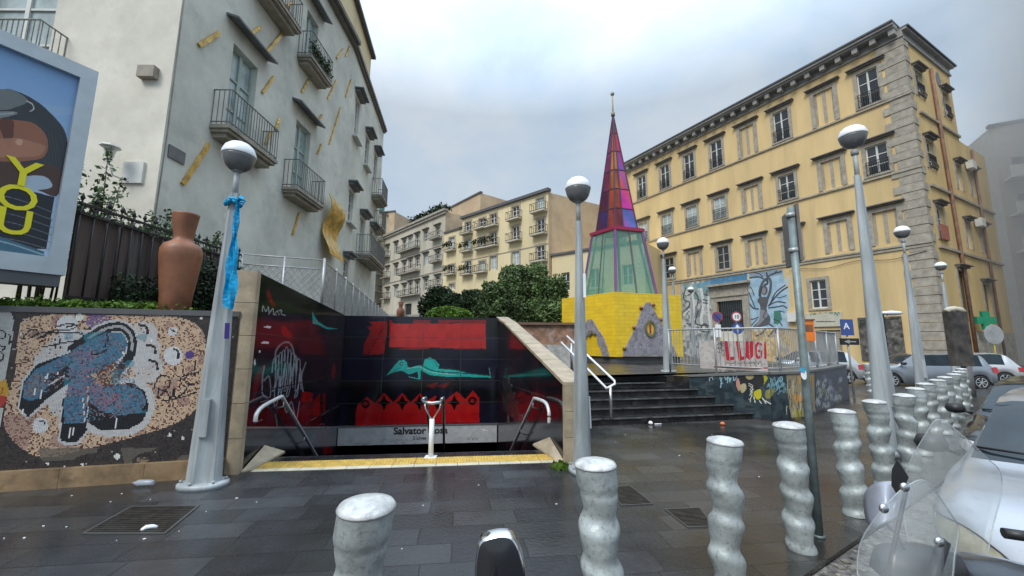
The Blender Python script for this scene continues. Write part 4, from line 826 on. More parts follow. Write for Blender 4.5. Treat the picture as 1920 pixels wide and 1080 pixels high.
# pale yellow apartment house
YA, YB = Vector((4.2,44.7)), Vector((-7.3,55.7)); FY = Fr(tuple(YB), tuple(YA-YB)); LY = (YA-YB).length
if FY.n.y > 0: FY.n = -FY.n
yb = thing('apartment_house', 'pale yellow apartment house with potted balconies behind the trees', 'building', (0,50,3.5))
cols = [zz for zz in [(675,.0),(785,0),(880,0),(955,0),(1105,0),(1272,0)]]
def zy(x, y): return FY.sz(660+x/3.6, 320+y/3.6)
ycol = {675:[(450,540),(635,700),(765,800)], 785:[(345,425),(465,545),(610,700)], 880:[(322,390),(445,525),(610,685)], 955:[(292,375),(418,510),(575,670)], 1105:[(240,330),(375,475),(545,640)], 1272:[(182,278),(325,430),(505,612)]}
holes = []; meta = []
for x, rows in ycol.items():
    for j, (a, b) in enumerate(rows):
        s_, zt = zy(x, a); _, zb = zy(x, b); holes.append((s_-.62, s_+.62, zb, zt)); meta.append((x, j))
zlow = FY.sz(838,437)[1]
mb = MB(); FY.wall(mb, 0, LY, 0, 19.4, [h for h in holes if h[0] > 0], .25); FY.wall(mb, -4.3, 0, 0, zlow, [h for h in holes if h[0] < 0], .25); obj('facade', mb, K['y2'], yb)
mb = MB(); FY.box(mb, -4.3, -.01, -.3, .2, zlow, zlow+.25); obj('lower_roof_edge', mb, K['tar'], yb)
mb = MB(); FY.box(mb, LY-.02, LY, -.6, -.003, 0, 19.4); p = FY.p(LY,-.6,0); q_ = FY.p(0,-.6,0); sd = Vector((.86,.51)); P4 = [(p[0],p[1]),(p[0]+sd.x*13,p[1]+sd.y*13),(q_[0]+sd.x*13,q_[1]+sd.y*13+3),(q_[0],q_[1]+3)]
mb.prism([(p[0],p[1]+.01),P4[1],P4[2],(q_[0],q_[1]+.4)], 0, 19.35); obj('bare_side_wall', mb, K['y2side'], yb)
mb = MB(); FY.box(mb, -.2, LY+.2, -.3, .35, 19.4, 19.75); obj('roof_edge', mb, K['tar'], yb); mb = MB(); FY.box(mb, 0, LY, .002, .05, 13.0, 13.12); obj('string_course', mb, K['grey_trim'], yb); mb = MB(); FY.box(mb, .01, LY-.03, -.9, -.62, 0, 19.3); FY.box(mb, -4.2, -.05, -.9, -.62, 0, zlow-.1); obj('inner_wall', mb, K['tar'], yb)
for (x, j), h in zip(meta, holes):
    w_ = win(FY, *h, yb, .22, K['glass_dark'] if (x+j) % 3 else K['glass_pale'], K['white_wood'], None, K['grey_trim'], 3, mull=.07, sill=False)
    if (x, j) in ((955,2),(1105,2),(675,2)): continue
    balcony(FY, h[0]-.5, h[1]+.5, h[2], .8, yb, K['greyb'], bars=.3, detail=False)
pm = MB()
for x, j in ((675,0),(785,1),(880,1),(955,1),(785,2),(675,1)):
    h = holes[meta.index((x,j))]; leaves(pm, 170, lambda: FY.p(rnd.uniform(h[0]-.5,h[1]+.5), .85+rnd.gauss(0,.08), h[2]+rnd.uniform(.5,1.25)), .22, .9)
obj('potted_plants', pm, K['leaf_dark'], yb)
# grey-beige palazzo further left
GA, GB = Vector((-10.3,58.6)), Vector((-24.8,74.5)); FG = Fr(tuple(GB), tuple(GA-GB)); LG = (GA-GB).length
if FG.n.y > 0: FG.n = -FG.n
gb = thing('stone_palazzo', 'grey-beige palazzo with three storeys of long balconies and palms on its roof', 'building', (-17,66,4))
def zg(x, y): return FG.sz(690+x/4.912, 380+y/4.912)
gcol = {183:[(395,500),(590,690),(785,880)],262:[(365,470),(565,670),(765,870)],337:[(335,455),(540,660),(750,865)],392:[(312,430),(515,605),(725,850)],457:[(285,415),(495,590),(715,835)],535:[(252,355),(468,580),(690,810)],645:[(210,330),(438,545),(670,770)]}
holes = []; meta = []
for x, rows in gcol.items():
    for j, (a, b) in enumerate(rows):
        s_, zt = zg(x, a); _, zb = zg(x, b); holes.append((s_-.7, s_+.7, zb, zt)); meta.append((x, j))
s_, zt = zg(370, 930); zz0 = 3.4
hole_arch = (s_-1.2, s_+1.2, zz0, zt); mb = MB(); FG.wall(mb, 0, LG, 0, 21.6, holes+[hole_arch], .3); obj('facade', mb, K['greyb'], gb)
mb = MB(); FG.box(mb, s_-1.2, s_+1.2, -.33, -.3, zz0, zt); obj('doorway', mb, K['iron'], gb)
mb = MB(); FG.box(mb, LG-.02, LG, -.8, -.003, 0, 21.6); p = FG.p(LG,-.8,0); q_ = FG.p(0,-.8,0); mb.prism([(p[0],p[1]+.01),(p[0]+10,p[1]+7),(q_[0]+8,q_[1]+12),(q_[0],q_[1]+.4)], 0, 21.5); obj('bare_side_wall', mb, K['y2side'], gb)
mb = MB(); FG.box(mb, -.3, LG+.3, -.3, .5, 21.6, 21.95); FG.box(mb, -.2, LG+.2, .002, .3, 21.2, 21.59); obj('cornice', mb, K['grey_trim'], gb)
mb = MB()
for z in (zg(392,480)[1], zg(392,690)[1]): FG.box(mb, 0, LG, .002, .09, z-.12, z+.02)
obj('string_course', mb, K['grey_trim'], gb)
for (x, j), h in zip(meta, holes): win(FG, *h, gb, .28, K['glass_dark'] if (x+j) % 4 else K['glass_pale'], K['white_wood'], K['dark_trim'], None, 3, hoodz=.15, hw=.3, hd=.35, mull=.08)
for j in range(3):
    a = holes[meta.index((337,j))][0]-.5; b = holes[meta.index((457,j))][1]+.4; zc = min(holes[meta.index((k,j))][2] for k in (337,392,457)); balcony(FG, a, b, zc, .9, gb, K['grey_trim'], bars=.35, detail=False)
    for k in (183, 645): h = holes[meta.index((k,j))]; balcony(FG, h[0]-.6, h[1]+.6, h[2], .9, gb, K['grey_trim'], bars=.35, detail=False)
pm = MB()
for k in range(9):
    s_ = LG*.42+k*LG*.06; c0 = Vector(FG.p(s_, -1.2, 21.9)); pm.tube([c0, c0+Vector((0,0,.9))], .08, 5)
    leaves(pm, 90, lambda: c0+Vector((rnd.gauss(0,.45), rnd.gauss(0,.45), 1.1+rnd.gauss(0,.32))), .5, .9)
obj('roof_plants', pm, K['leaf_dark'], gb)
def simple_block(name, lab, pl0, pl1, depth, z0, z1, m, roofm=K['tar'], wins=None, gl=None):
    fr = Fr(pl0, Vector(pl1)-Vector(pl0)); L_ = (Vector(pl1)-Vector(pl0)).length
    if fr.n.dot(Vector((-pl0[0], -pl0[1], 0))) < 0: fr.n = -fr.n
    t = thing(name, lab, 'building', ((pl0[0]+pl1[0])/2, (pl0[1]+pl1[1])/2, z0)); mb = MB(); hs = []
    if wins:
        nc, nr, zz0, dz, ww, hh = wins
        for i in range(nc):
            for j in range(nr): s_ = L_*(i+.5)/nc; hs.append((s_-ww/2, s_+ww/2, zz0+j*dz, zz0+j*dz+hh))
    fr.wall(mb, 0, L_, z0, z1, hs, .25); obj('facade', mb, m, t); mb = MB()
    a, b = fr.p(0,-.02,0), fr.p(L_,-.02,0); c_, d = fr.p(L_,-depth,0), fr.p(0,-depth,0)
    for P, Q_ in ((b,c_),(c_,d),(d,a)): mb.quad((P[0],P[1],z0),(Q_[0],Q_[1],z0),(Q_[0],Q_[1],z1),(P[0],P[1],z1))
    mb.quad(*[(P[0],P[1],z1-.01) for P in (a,b,c_,d)]); obj('rear_walls', mb, m, t)
    mb = MB(); fr.box(mb, -.15, L_+.15, -.3, .2, z1, z1+.25); obj('roof_edge', mb, roofm, t)
    for h in hs: win(fr, *h, t, .22, gl or K['glass_dark'], K['white_wood'], None, None, 2, mull=.06)
    return t, fr, L_
ra, rb = Rr(850,380), Rr(902,362); Yt = 64
tb, ft, Lt = simple_block('tan_tower_house', 'bare tan upper block rising behind the grey palazzo roof', (-12.2,71), (-5.3,62.5), 8, 0, 1.6+62.5*.392, K['y2side'], wins=(2,1,21.5,3,1.0,1.3))
simple_block('distant_house', 'distant beige house with a green screen on its roof at the street end', (-38,88), (-26,84), 8, 0, 1.6+85*.335, K['y2side'])
tq = MB(); tq.box(-31.5,-28.2,83.6,83.75,29.4,31.6); tag(obj('green_screen', tq, mat('green_net', (.05,.16,.12), .8), None), 'dark green netting screen on a far roof', 'screen')
sl, fs, Ls = simple_block('balcony_house', 'narrow cream house stacked with small balconies at the street end', (-27.0,71), (-25.1,76.5), 6, 0, 26.5, K['greyb'], wins=(1,6,4.5,3.3,1.2,2.0))
for j in range(6): balcony(fs, Ls/2-1.3, Ls/2+1.3, 4.5+3.3*j, 1.0, sl, K['greyb'], bars=.5, detail=False)
lo, fl_, Ll = simple_block('low_yellow_house', 'lower yellow house wing beside the glass spire', (4.6,45.0), (13.0,38.0), 10, 0, 11.6, K['y2'], wins=(3,2,3.4,4.0,1.1,2.1))
for j in (0,1): balcony(fl_, Ll*.5-1.1, Ll*.5+1.1, 3.4+4.0*j, .8, lo, K['greyb'], bars=.35, detail=False)

# ================================================================== ochre palace
PA = Vector((26.0,23.9)); dL = Vector((-.4856,.8742)); dR = Vector((.8896,.4567))
FP = Fr(tuple(PA), tuple(dL)); FP.n = Vector((-.8742,-.4856,0)); FS = Fr(tuple(PA), tuple(dR)); FS.n = Vector((.4567,-.8896,0))
op = thing('ochre_palace', 'big ochre yellow palace with grey quoins and bracketed cornice', 'building', (26,30,0))
S = [1.98,4.62,7.68,10.5,13.47,16.45,19.45,22.7]
rows = [('r2',8.42,10.6,'B','B','W','B','W','B','W','B'), ('r3',13.25,15.35,'W','B','W','B','W','W','W','W'), ('r4',18.35,20.95,'W','B','W','B','W','W','W','W')]
holes = []; kinds = []
for r in rows:
    for s_, k in zip(S, r[3:]): holes.append((s_-.58, s_+.58, r[1], r[2]) if k == 'W' else (s_-.62, s_+.62, r[1]-.1, r[2])); kinds.append((r[0], k))
h_w = (5.68, 6.72, 4.3, 6.45); h_d = (11.95, 14.3, .3, 5.5); h_g = (5.1, 7.1, .1, 2.7)
LP_ = 25.3
mb = MB(); FP.wall(mb, 0, LP_, -.3, 22.4, [h for h, k in zip(holes, kinds)]+[h_w, h_d, h_g], .16); obj('front_facade', mb, K['yellow'], op)
sh_ = [(1.3,2.4,18.3,20.2,1),(6.0,7.0,18.1,20.1,1),(1.5,2.6,13.2,15.2,1),(6.5,7.4,12.7,14.6,1),(9.2,10.2,12.7,14.6,1),(1.6,2.7,8.4,10.6,1),(6.6,7.5,8.4,10.3,1),(9.6,10.5,8.4,10.3,1),(3.8,5.2,3.2,6.6,1),(8.3,9.6,2.9,6.0,1)]
mb = MB(); FS.wall(mb, 0, 8.25, -.3, 22.4, [h[:4] for h in sh_ if h[1] < 8.2], .16); FS.wall(mb, 8.25, 13.6, -.3, 16.8, [h[:4] for h in sh_ if h[0] > 8.2], .16)
FS.wall(mb, 5.9, 6.9, 21.0, 21.1, [], .1)
obj('side_facade', mb, K['yellow_side'], op)
mb = MB(); a = PA+dL*LP_; b = PA+dR*8.25; c_ = a+dR*8.25
mb.quad((a.x,a.y,0),(c_.x,c_.y,0),(c_.x,c_.y,22.4),(a.x,a.y,22.4)); mb.quad((b.x,b.y,0),(c_.x,c_.y,0),(c_.x,c_.y,22.4),(b.x,b.y,22.4)); d = PA+dR*13.6; e_ = d+dL*20; g2 = b+dL*20
mb.quad((d.x,d.y,0),(e_.x,e_.y,0),(e_.x,e_.y,16.8),(d.x,d.y,16.8)); mb.quad((b.x,b.y,16.8),(d.x,d.y,16.8),(e_.x,e_.y,16.8),(g2.x,g2.y,16.8)); mb.quad((PA.x,PA.y,22.38),(b.x,b.y,22.38),(c_.x,c_.y,22.38),(a.x,a.y,22.38))
obj('rear_walls', mb, K['yellow_side'], op)
mb = MB()
FP.box(mb, -.1, LP_+.1, .002, .14, 22.12, 22.28); FP.box(mb, .12, LP_+.4, .0, .85, 22.84, 23.02); FP.box(mb, .12, LP_+.3, .0, .7, 22.7, 22.837); FP.box(mb, .0, LP_, .0, .06, 22.28, 22.7)
FS.box(mb, .0, 8.3, .002, .12, 22.0, 22.15); FS.box(mb, .0, 8.4, .0, .3, 22.6, 22.75); FS.box(mb, .0, 8.3, .0, .05, 22.15, 22.6); obj('cornice', mb, K['corn'], op)
mb = MB(); k = 0
for i in range(26): s_ = -.35+i*1.0; mb = MB(); FP.box(mb, s_+.5, s_+.82, .061, .6, 22.3, 22.698); obj('bracket', mb, K['corn'], op)
pass
mb = MB(); FP.box(mb, .1, LP_+.5, -.6, .95, 23.022, 23.14); FS.box(mb, .0, 8.6, -.6, .4, 22.752, 22.86); obj('roof_edge', mb, K['tar'], op)
mb = MB()
for z in (8.08,13.0,18.1): FP.box(mb, -.12, LP_, .002, .13, z-.10, z+.02)
FP.box(mb, -.1, LP_, .002, .08, 7.78, 7.918); obj('string_course', mb, K['grey_trim'], op)
mb = MB()
for z in (7.9,12.0,17.1): FS.box(mb, 1.2, 13.5 if z < 17 else 8.2, .002, .14, z-.12, z+.04)
obj('side_string_course', mb, K['grey_trim'], op)
mb = MB(); z = -.3; k = 0
while z < 22.2:
    h = .56; w1, w2 = (1.35, .75) if k % 2 else (1.0, .5); FP.box(mb, -.06, w1, .002, .045+.03*(k%2), z, z+h-.035); FS.box(mb, .0, w2, .002, .045+.03*(k%2), z, z+h-.035); z += h; k += 1
obj('quoins', mb, K['grey_trim'], op)
K['blind_yellow'] = K['yellow']
def railing(fr, s0, s1, z, parent, h=.95):
    mb = MB(); n_ = 9
    for i in range(n_+1):
        s_ = s0+(s1-s0)*i/n_; mb.tube([fr.p(s_,.10,z), fr.p(s_,.20,z+h*.25), fr.p(s_,.12,z+h*.55), fr.p(s_,.12,z+h)], .022, 4, False)
    for zz in (z+h, z+.05, z+h*.8): mb.tube([fr.p(s0-.05,.12,zz), fr.p(s1+.05,.12,zz)], .026, 4)
    obj('railing', mb, K['iron'], parent)
for h, (r, k) in zip(holes, kinds):
    if k == 'W':
        lit = r == 'r3' and h[0] > 12
        w_ = win(FP, *h, op, .15, K['glass_pale'] if lit else K['glass_dark'], K['white_wood'] if r != 'r2' else K['grey_trim'], K['dark_trim'], K['grey_trim'], 3, hoodz=.42, hw=.5, hd=.36, mull=.055)
        if r != 'r2': railing(FP, h[0], h[1], h[2], w_)
    else:
        mb = MB(); FP.box(mb, h[0], h[1], -.16, -.10, h[2], h[3]); w_ = obj('blind_window', mb, K['yellow'], op); mb = MB(); q = .26; s0, s1, z0, z1 = h
        FP.box(mb, s0-q, s0, .002, .06, z0, z1+q); FP.box(mb, s1, s1+q, .002, .06, z0, z1+q); FP.box(mb, s0, s1, .002, .057, z1, z1+q); m2 = (s0+s1)/2
        for a, b in ((s0,s0+.13),(m2-.10,m2+.10),(s1-.13,s1)): FP.box(mb, a, b, -.099, -.07, z0, z1)
        obj('surround', mb, K['grey_trim'], w_); mb = MB(); FP.box(mb, s0-.5, s1+.5, .002, .36, z1+.42, z1+.49); FP.box(mb, s0-.42, s1+.42, .002, .2, z1+.33, z1+.417); obj('hood', mb, K['dark_trim'], w_)
win(FP, *h_w, op, .15, K['glass_dark'], K['white_wood'], None, K['grey_trim'], 3, mull=.06)
mb = MB(); FP.box(mb, h_g[0], h_g[1], -.15, -.12, h_g[2], h_g[3])
for i in range(14): FP.box(mb, h_g[0], h_g[1], -.12, -.10, h_g[2]+i*.18, h_g[2]+i*.18+.13)
obj('rolling_shutter', mb, K['grey_trim'], op)
mb = MB(); FP.box(mb, h_d[0], h_d[1], -.16, -.14, 2.8, 5.5); dr_ = obj('portal_grille', mb, K['glass_dark'], op)
mb = MB()
for i in range(13): s_ = h_d[0]+(h_d[1]-h_d[0])*i/12; FP.box(mb, s_-.02, s_+.02, -.13, -.1, 2.8, 5.5)
FP.box(mb, h_d[0], h_d[1], -.1, -.07, 4.1, 4.18); obj('bars', mb, K['iron'], dr_)
mb = MB(); FP.box(mb, h_d[0], h_d[1], -.16, -.12, .3, 2.79); obj('portal_door', mb, K['plaster_cream'], op)
mb = MB(); FP.box(mb, h_d[0]-.55, h_d[0], .002, .12, .2, 6.9); FP.box(mb, h_d[1], h_d[1]+.55, .002, .12, .2, 6.9); FP.box(mb, h_d[0], h_d[1], .002, .10, 5.5, 6.9); FP.box(mb, h_d[0]-.8, h_d[1]+.8, .002, .5, 6.902, 7.1); FP.box(mb, h_d[0]-.6, h_d[1]+.6, .125, .2, 5.9, 6.0); obj('portal_frame', mb, K['grey_trim'], op)
for i, h in enumerate(sh_):
    w_ = win(FS, *h[:4], op, .15, K['glass_dark'], K['white_wood'] if i < 8 else None, K['dark_trim'], K['grey_trim'], 3, hoodz=.3, hw=.3, hd=.4, sill=False)
    if i in (0,2,1): railing(FS, h[0], h[1], h[2], w_)
    if i in (5,): 
        mb = MB(); FS.box(mb, h[0]-.1, h[1]+.1, .13, .16, h[2], h[2]+1.0); obj('balcony_screen', mb, mat('faded_red', (.35,.12,.08), .8), w_)
mb = MB(); mb.tube([FS.p(4.15,.12,21.2), FS.p(4.3,.12,15), FS.p(4.6,.12,8), FS.p(4.7,.12,1)], .10, 8); mb.tube([FS.p(10.2,.12,16.5), FS.p(10.2,.12,1)], .08, 8); obj('drainpipe', mb, mat('rusty_pipe', (.24,.13,.09), .7, v=.3), op)
mb = MB(); mb.lathe([(.42,0),(.42,.03)], (0,0,0), 20)
c0 = FS.p(5.75,.02,20.9); vs = []; 
mb = MB(); vs = [FS.p(5.75+.42*math.cos(a), .02, 20.95+.6*math.sin(a)) for a in [k*PI/12 for k in range(24)]]; mb.add(vs, [tuple(range(24))]); obj('oval_window', mb, K['glass_dark'], op)
for zc in (10.2, 14.6): mb = MB(); FS.box(mb, 8.4, 9.2, .1, .45, zc, zc+.6); obj('air_conditioner', mb, K['white_wood'], op)
mb = MB(); FP.box(mb, 1.9, 3.9, .005, .05, .75, 3.35); 
FP.box(mb, 1.78, 4.02, .005, .09, 3.352, 3.5); FP.box(mb, 1.78, 4.02, .005, .09, .6, .748); FP.box(mb, 1.78, 1.898, .005, .09, .75, 3.35); FP.box(mb, 3.902, 4.02, .005, .09, .75, 3.35)
tag(obj('notice_board', mb, mat('weathered_board', (.10,.095,.085), .6, v=.6, sc=3, dirt=((.30,.27,.22), .8, 4)), None), 'large dark framed notice board on the ochre palace near its corner', 'notice board')
mb = MB(); mb.tube([FP.p(s_, .1+.01*math.sin(s_), 7.35+.12*math.cos(s_*1.7)) for s_ in np.linspace(.2,8.0,22)], .018, 4, False); mb.tube([FP.p(3.1,.1,7.3), FP.p(3.15,.12,3.6)], .018, 4, False); obj('cable', mb, K['iron'], op)
# murals on the palace
def mural(poly_s, z0, z1, nu, nv, base): 
    a, b = FP.p(poly_s[0], .012, 0), FP.p(poly_s[1], .012, 0); return Canvas(plane(a[:2], b[:2], z0, z1), nu, nv, base)
ZQ = lambda pts: zp(pts, 1270, 490, 5.141)
ye = (.66,.485,.235)
c = mural((18.2, 14.86), .4, 7.7, 130, 270, (.36,.38,.37)); c.blotch(0, (.55,.56,.54), .8, 14, thr=.5); c.blotch(0, (.14,.16,.18), .8, 11, thr=.6)
c.poly(ZQ([(150,225),(330,190),(330,260),(250,275)]), (.12,.30,.45)); c.blotch(0, (.20,.36,.34), .6, 16, (1280,530,1335,560), .4)
for p, w_ in (([(130,260),(160,420),(150,560)],4),([(230,270),(250,420),(230,560),(260,650)],5),([(300,340),(300,480),(320,640)],4),([(60,520),(120,460),(130,560)],3)): c.line(ZQ(p), w_, (.62,.64,.63))
for p in ([(80,260),(60,360),(120,400),(90,470)],[(200,480),(180,600),(300,620)],[(255,320),(290,330)],[(250,370),(290,375)],[(250,400),(290,405)],[(220,660),(260,600),(310,670)],[(110,250),(140,300),(100,330)],[(170,300),(200,350),(190,430)],[(90,600),(140,620),(130,680)],[(200,640),(240,675),(320,680)]): c.line(ZQ(p), 2.2, (.05,.06,.07))
c.build('mural', PAINT_MATT, op)
c = mural((14.86, 11.4), 7.12, 7.72, 80, 20, (.07,.20,.34)); c.blotch(0, (.10,.26,.40), .7, 6); c.build('mural', PAINT_MATT, op)
c = mural((11.38, 8.05), .6, 7.72, 190, 380, ye)
c.poly(ZQ([(690,110),(860,88),(1015,78),(1040,220),(1068,330),(1075,440),(1040,520),(1060,645),(690,655)]), (.30,.46,.58)); c.blotch(0, (.42,.56,.66), .7, 20, (1400,500,1480,620), .5)
c.poly(ZQ([(930,480),(990,470),(1010,560),(970,610),(930,600)]), (.06,.20,.15)); c.poly(ZQ([(690,110),(1015,78),(1010,130),(870,150),(700,170)]), (.22,.27,.33), .8)
DK = (.045,.055,.07)
for p, w_ in (([(880,430),(940,350),(1000,290),(1060,250)],3.0),([(890,420),(960,390),(1040,400)],2.4),([(880,450),(960,440),(1020,430),(1055,450)],2.6),([(900,400),(950,300),(1040,230)],2.4),([(780,460),(730,450),(690,400)],2.6),([(750,450),(710,350),(690,300)],2.0),([(780,540),(720,560),(690,540)],2.2),([(770,560),(710,620),(695,640)],2.0),([(850,180),(780,150),(700,160)],2.6),([(860,170),(900,130),(1000,100)],2.8),([(870,160),(860,110)],3),([(880,600),(930,640),(950,690)],3),([(860,640),(820,690),(760,720)],3),([(740,330),(720,270),(700,250)],1.6),([(960,350),(990,350),(1050,330)],1.6),([(930,560),(980,580),(1010,620)],2),([(990,480),(1030,490)],2),([(820,150),(790,120),(740,110)],1.8),([(930,120),(960,90)],1.8),([(950,640),(900,700),(880,720)],3)): c.line(ZQ(p), w_, DK)
for a, b in ((800,250),(840,235)): pass
GY = (.10,.10,.11); G2 = (.24,.24,.25)
c.line(ZQ([(805,360),(795,290),(820,210),(850,175)]), 5, GY); c.line(ZQ([(865,370),(893,290),(900,200),(880,160)]), 5, GY)
c.poly(ZQ([(790,350),(860,345),(878,380),(865,430),(862,480),(895,540),(890,600),(850,622),(740,642),(735,625),(790,560),(800,500),(795,420),(772,385)]), GY, curve=True)
c.poly(ZQ([(800,470),(850,480),(870,520),(800,600),(750,630),(790,550)]), G2, curve=True); c.ell(1270+838/5.141, 490+280/5.141, 6.5, 9, GY); c.ell(1270+832/5.141, 490+282/5.141, 4, 6, G2)
c.line(ZQ([(815,250),(800,300),(790,330)]), 3.5, DK); c.line(ZQ([(840,230),(870,210),(860,170)]), 4, DK); c.line(ZQ([(860,470),(830,540),(880,560)]), 1.6, DK); c.line(ZQ([(800,410),(830,430),(850,420)]), 1, DK)
c.blotch(0, (.20,.17,.13), .5, 9, (1395,615,1480,700), .55)
c.build('mural', PAINT_MATT, op)
# shop sign and small things on the palace front
sg = thing('shop_sign', 'cream arched shop sign with faded green lettering over the garage door', 'sign', FP.p(6,0.05,3)); mb = MB(); FP.box(mb, 4.9, 7.2, .01, .12, 2.95, 4.0); obj('panel', mb, K['cream_edge'], sg)
a, b = FP.p(7.2,.125,0), FP.p(4.9,.125,0); c = Canvas(plane(a[:2], b[:2], 2.96, 3.99), 110, 50, (.55,.52,.42))
for k in range(11): x = 1520+k*5; y = 590-6*math.sin((k+.5)/11*PI); c.line([(x,y+3),(x+1,y-3),(x+3,y+3 if k%2 else y-3),(x+3.5,y)], 1.3, (.05,.18,.10))
c.line([(1530,603),(1565,603)], 2, (.12,.12,.10)); c.build('sign_face', PAINT_MATT, sg)
ac = MB(); FP.box(ac, 7.55, 8.35, .01, .35, 3.4, 4.1); tag(obj('air_conditioner', ac, K['white_wood'], None), 'white air conditioner box beside the tree mural', 'air conditioner')
# grey block beyond, faded by the added haze volume
gB, fg, Lg = simple_block('grey_apartment_block', 'grey modern apartment block with long balconies at the far right', (44,34), (62,24), 14, 0, 21.6, mat('grey_render', (.42,.38,.32), .8, v=.1), wins=(5,5,3.5,3.3,2.2,1.8))
for j in range(5): mb = MB(); fg.box(mb, .3, Lg-.3, .01, 1.2, 3.1+3.3*j, 3.25+3.3*j); fg.box(mb, .3, Lg-.3, 1.1, 1.2, 3.252+3.3*j, 4.2+3.3*j); obj('balcony', mb, K['plaster_cream'], gB)

# ================================================================== raised plaza, steps, graffiti wall
DZ = .81
SD = Vector((.9725,.2330)); SN = Vector((-.2330,.9725)); ST = Vector((.30,7.70))
WP0, WP1 = Vector((5.52,8.62)), Vector((4.35,9.86))
def inter(P, D, Q_, E_):
    d = D.x*E_.y-D.y*E_.x; t = ((Q_.x-P.x)*E_.y-(Q_.y-P.y)*E_.x)/d; return P+D*t
stp = thing('plaza_steps', 'six dark wet stone steps climbing to the glass spire kiosk', 'steps', (3,8.6,0))
mb = MB()
for i in range(6):
    o_ = ST+SN*(.33*i); rgt = inter(o_, SD, WP0, WP1-WP0); lft = o_+SD*(.0 if i else 0); b0 = ST+SN*2.2; b1 = inter(b0, SD, WP0, WP1-WP0)
    poly = [tuple(lft), tuple(rgt), tuple(WP1 if i < 5 else rgt+SN*.3), tuple(b0)]
    if i == 5: poly = [tuple(lft), tuple(rgt), tuple(rgt+SN*.05), tuple(lft+SN*.4)]
    mb.prism(poly, .135*i, .135*(i+1)); 
obj('treads', mb, K['lava_step'], stp)
mb = MB()
for i in range(6):
    o_ = ST+SN*(.33*i); rgt = inter(o_, SD, WP0, WP1-WP0); a, b = o_-SN*.012, rgt-SN*.012; mb.beam((a.x,a.y,.135*(i+1)-.012), (b.x,b.y,.135*(i+1)-.012), .03, .024)
obj('nosings', mb, mat('worn_nosing', (.11,.11,.105), .3, v=.5, sc=6), stp)
T5 = ST+SN*1.66; T5r = inter(T5, SD, WP0, WP1-WP0)
DECK = [tuple(T5), tuple(T5r), tuple(WP1+Vector((.15,.1))), (6.42,9.25), (10.1,12.5), (10.5,13.2), (14,24), (-7,26), (-4.6,13.5), (-.10,11.05), (.30,8.6)]
mb = MB(); mb.prism(DECK, -.2, DZ); struct(obj('plaza_deck', mb, K['slab'], keep=True))
gw_ = thing('graffiti_wall', 'dark retaining wall sprayed with yellow and orange graffiti, right of the steps', 'wall', (7,10,0))
GP = [WP1, WP0, Vector((6.45,8.98)), Vector((8.2,10.45)), Vector((10.3,12.35)), Vector((10.7,13.2))]
GI = [WP1+Vector((.22,.12)), Vector((5.62,8.92)), Vector((6.32,9.28)), Vector((8.05,10.68)), Vector((10.1,12.52)), Vector((10.45,13.25))]
TOPZ = [.84,1.0,1.0,1.0,1.0,1.0]; mb = MB()
for i in range(5): mb.prism([tuple(GP[i]),tuple(GP[i+1]),tuple(GI[i+1]),tuple(GI[i])], -.15, [TOPZ[i]-.03,TOPZ[i+1]-.03,TOPZ[i+1]-.03,TOPZ[i]-.03])
obj('wall_core', mb, K['black_panel'], gw_); mb = MB()
for i in range(5):
    n_ = Vector(((GP[i+1]-GP[i]).y, -(GP[i+1]-GP[i]).x)).normalized()*.03; mb.prism([tuple(GP[i]+n_),tuple(GP[i+1]+n_),tuple(GI[i+1]-n_),tuple(GI[i]-n_)], [TOPZ[i]-.03,TOPZ[i+1]-.03,TOPZ[i+1]-.03,TOPZ[i]-.03], [TOPZ[i]+.02,TOPZ[i+1]+.02,TOPZ[i+1]+.02,TOPZ[i]+.02])
obj('coping', mb, mat('wall_coping', (.16,.16,.155), .5), gw_)
GQ = lambda pts: zp(pts, 1300, 620, 5.647)
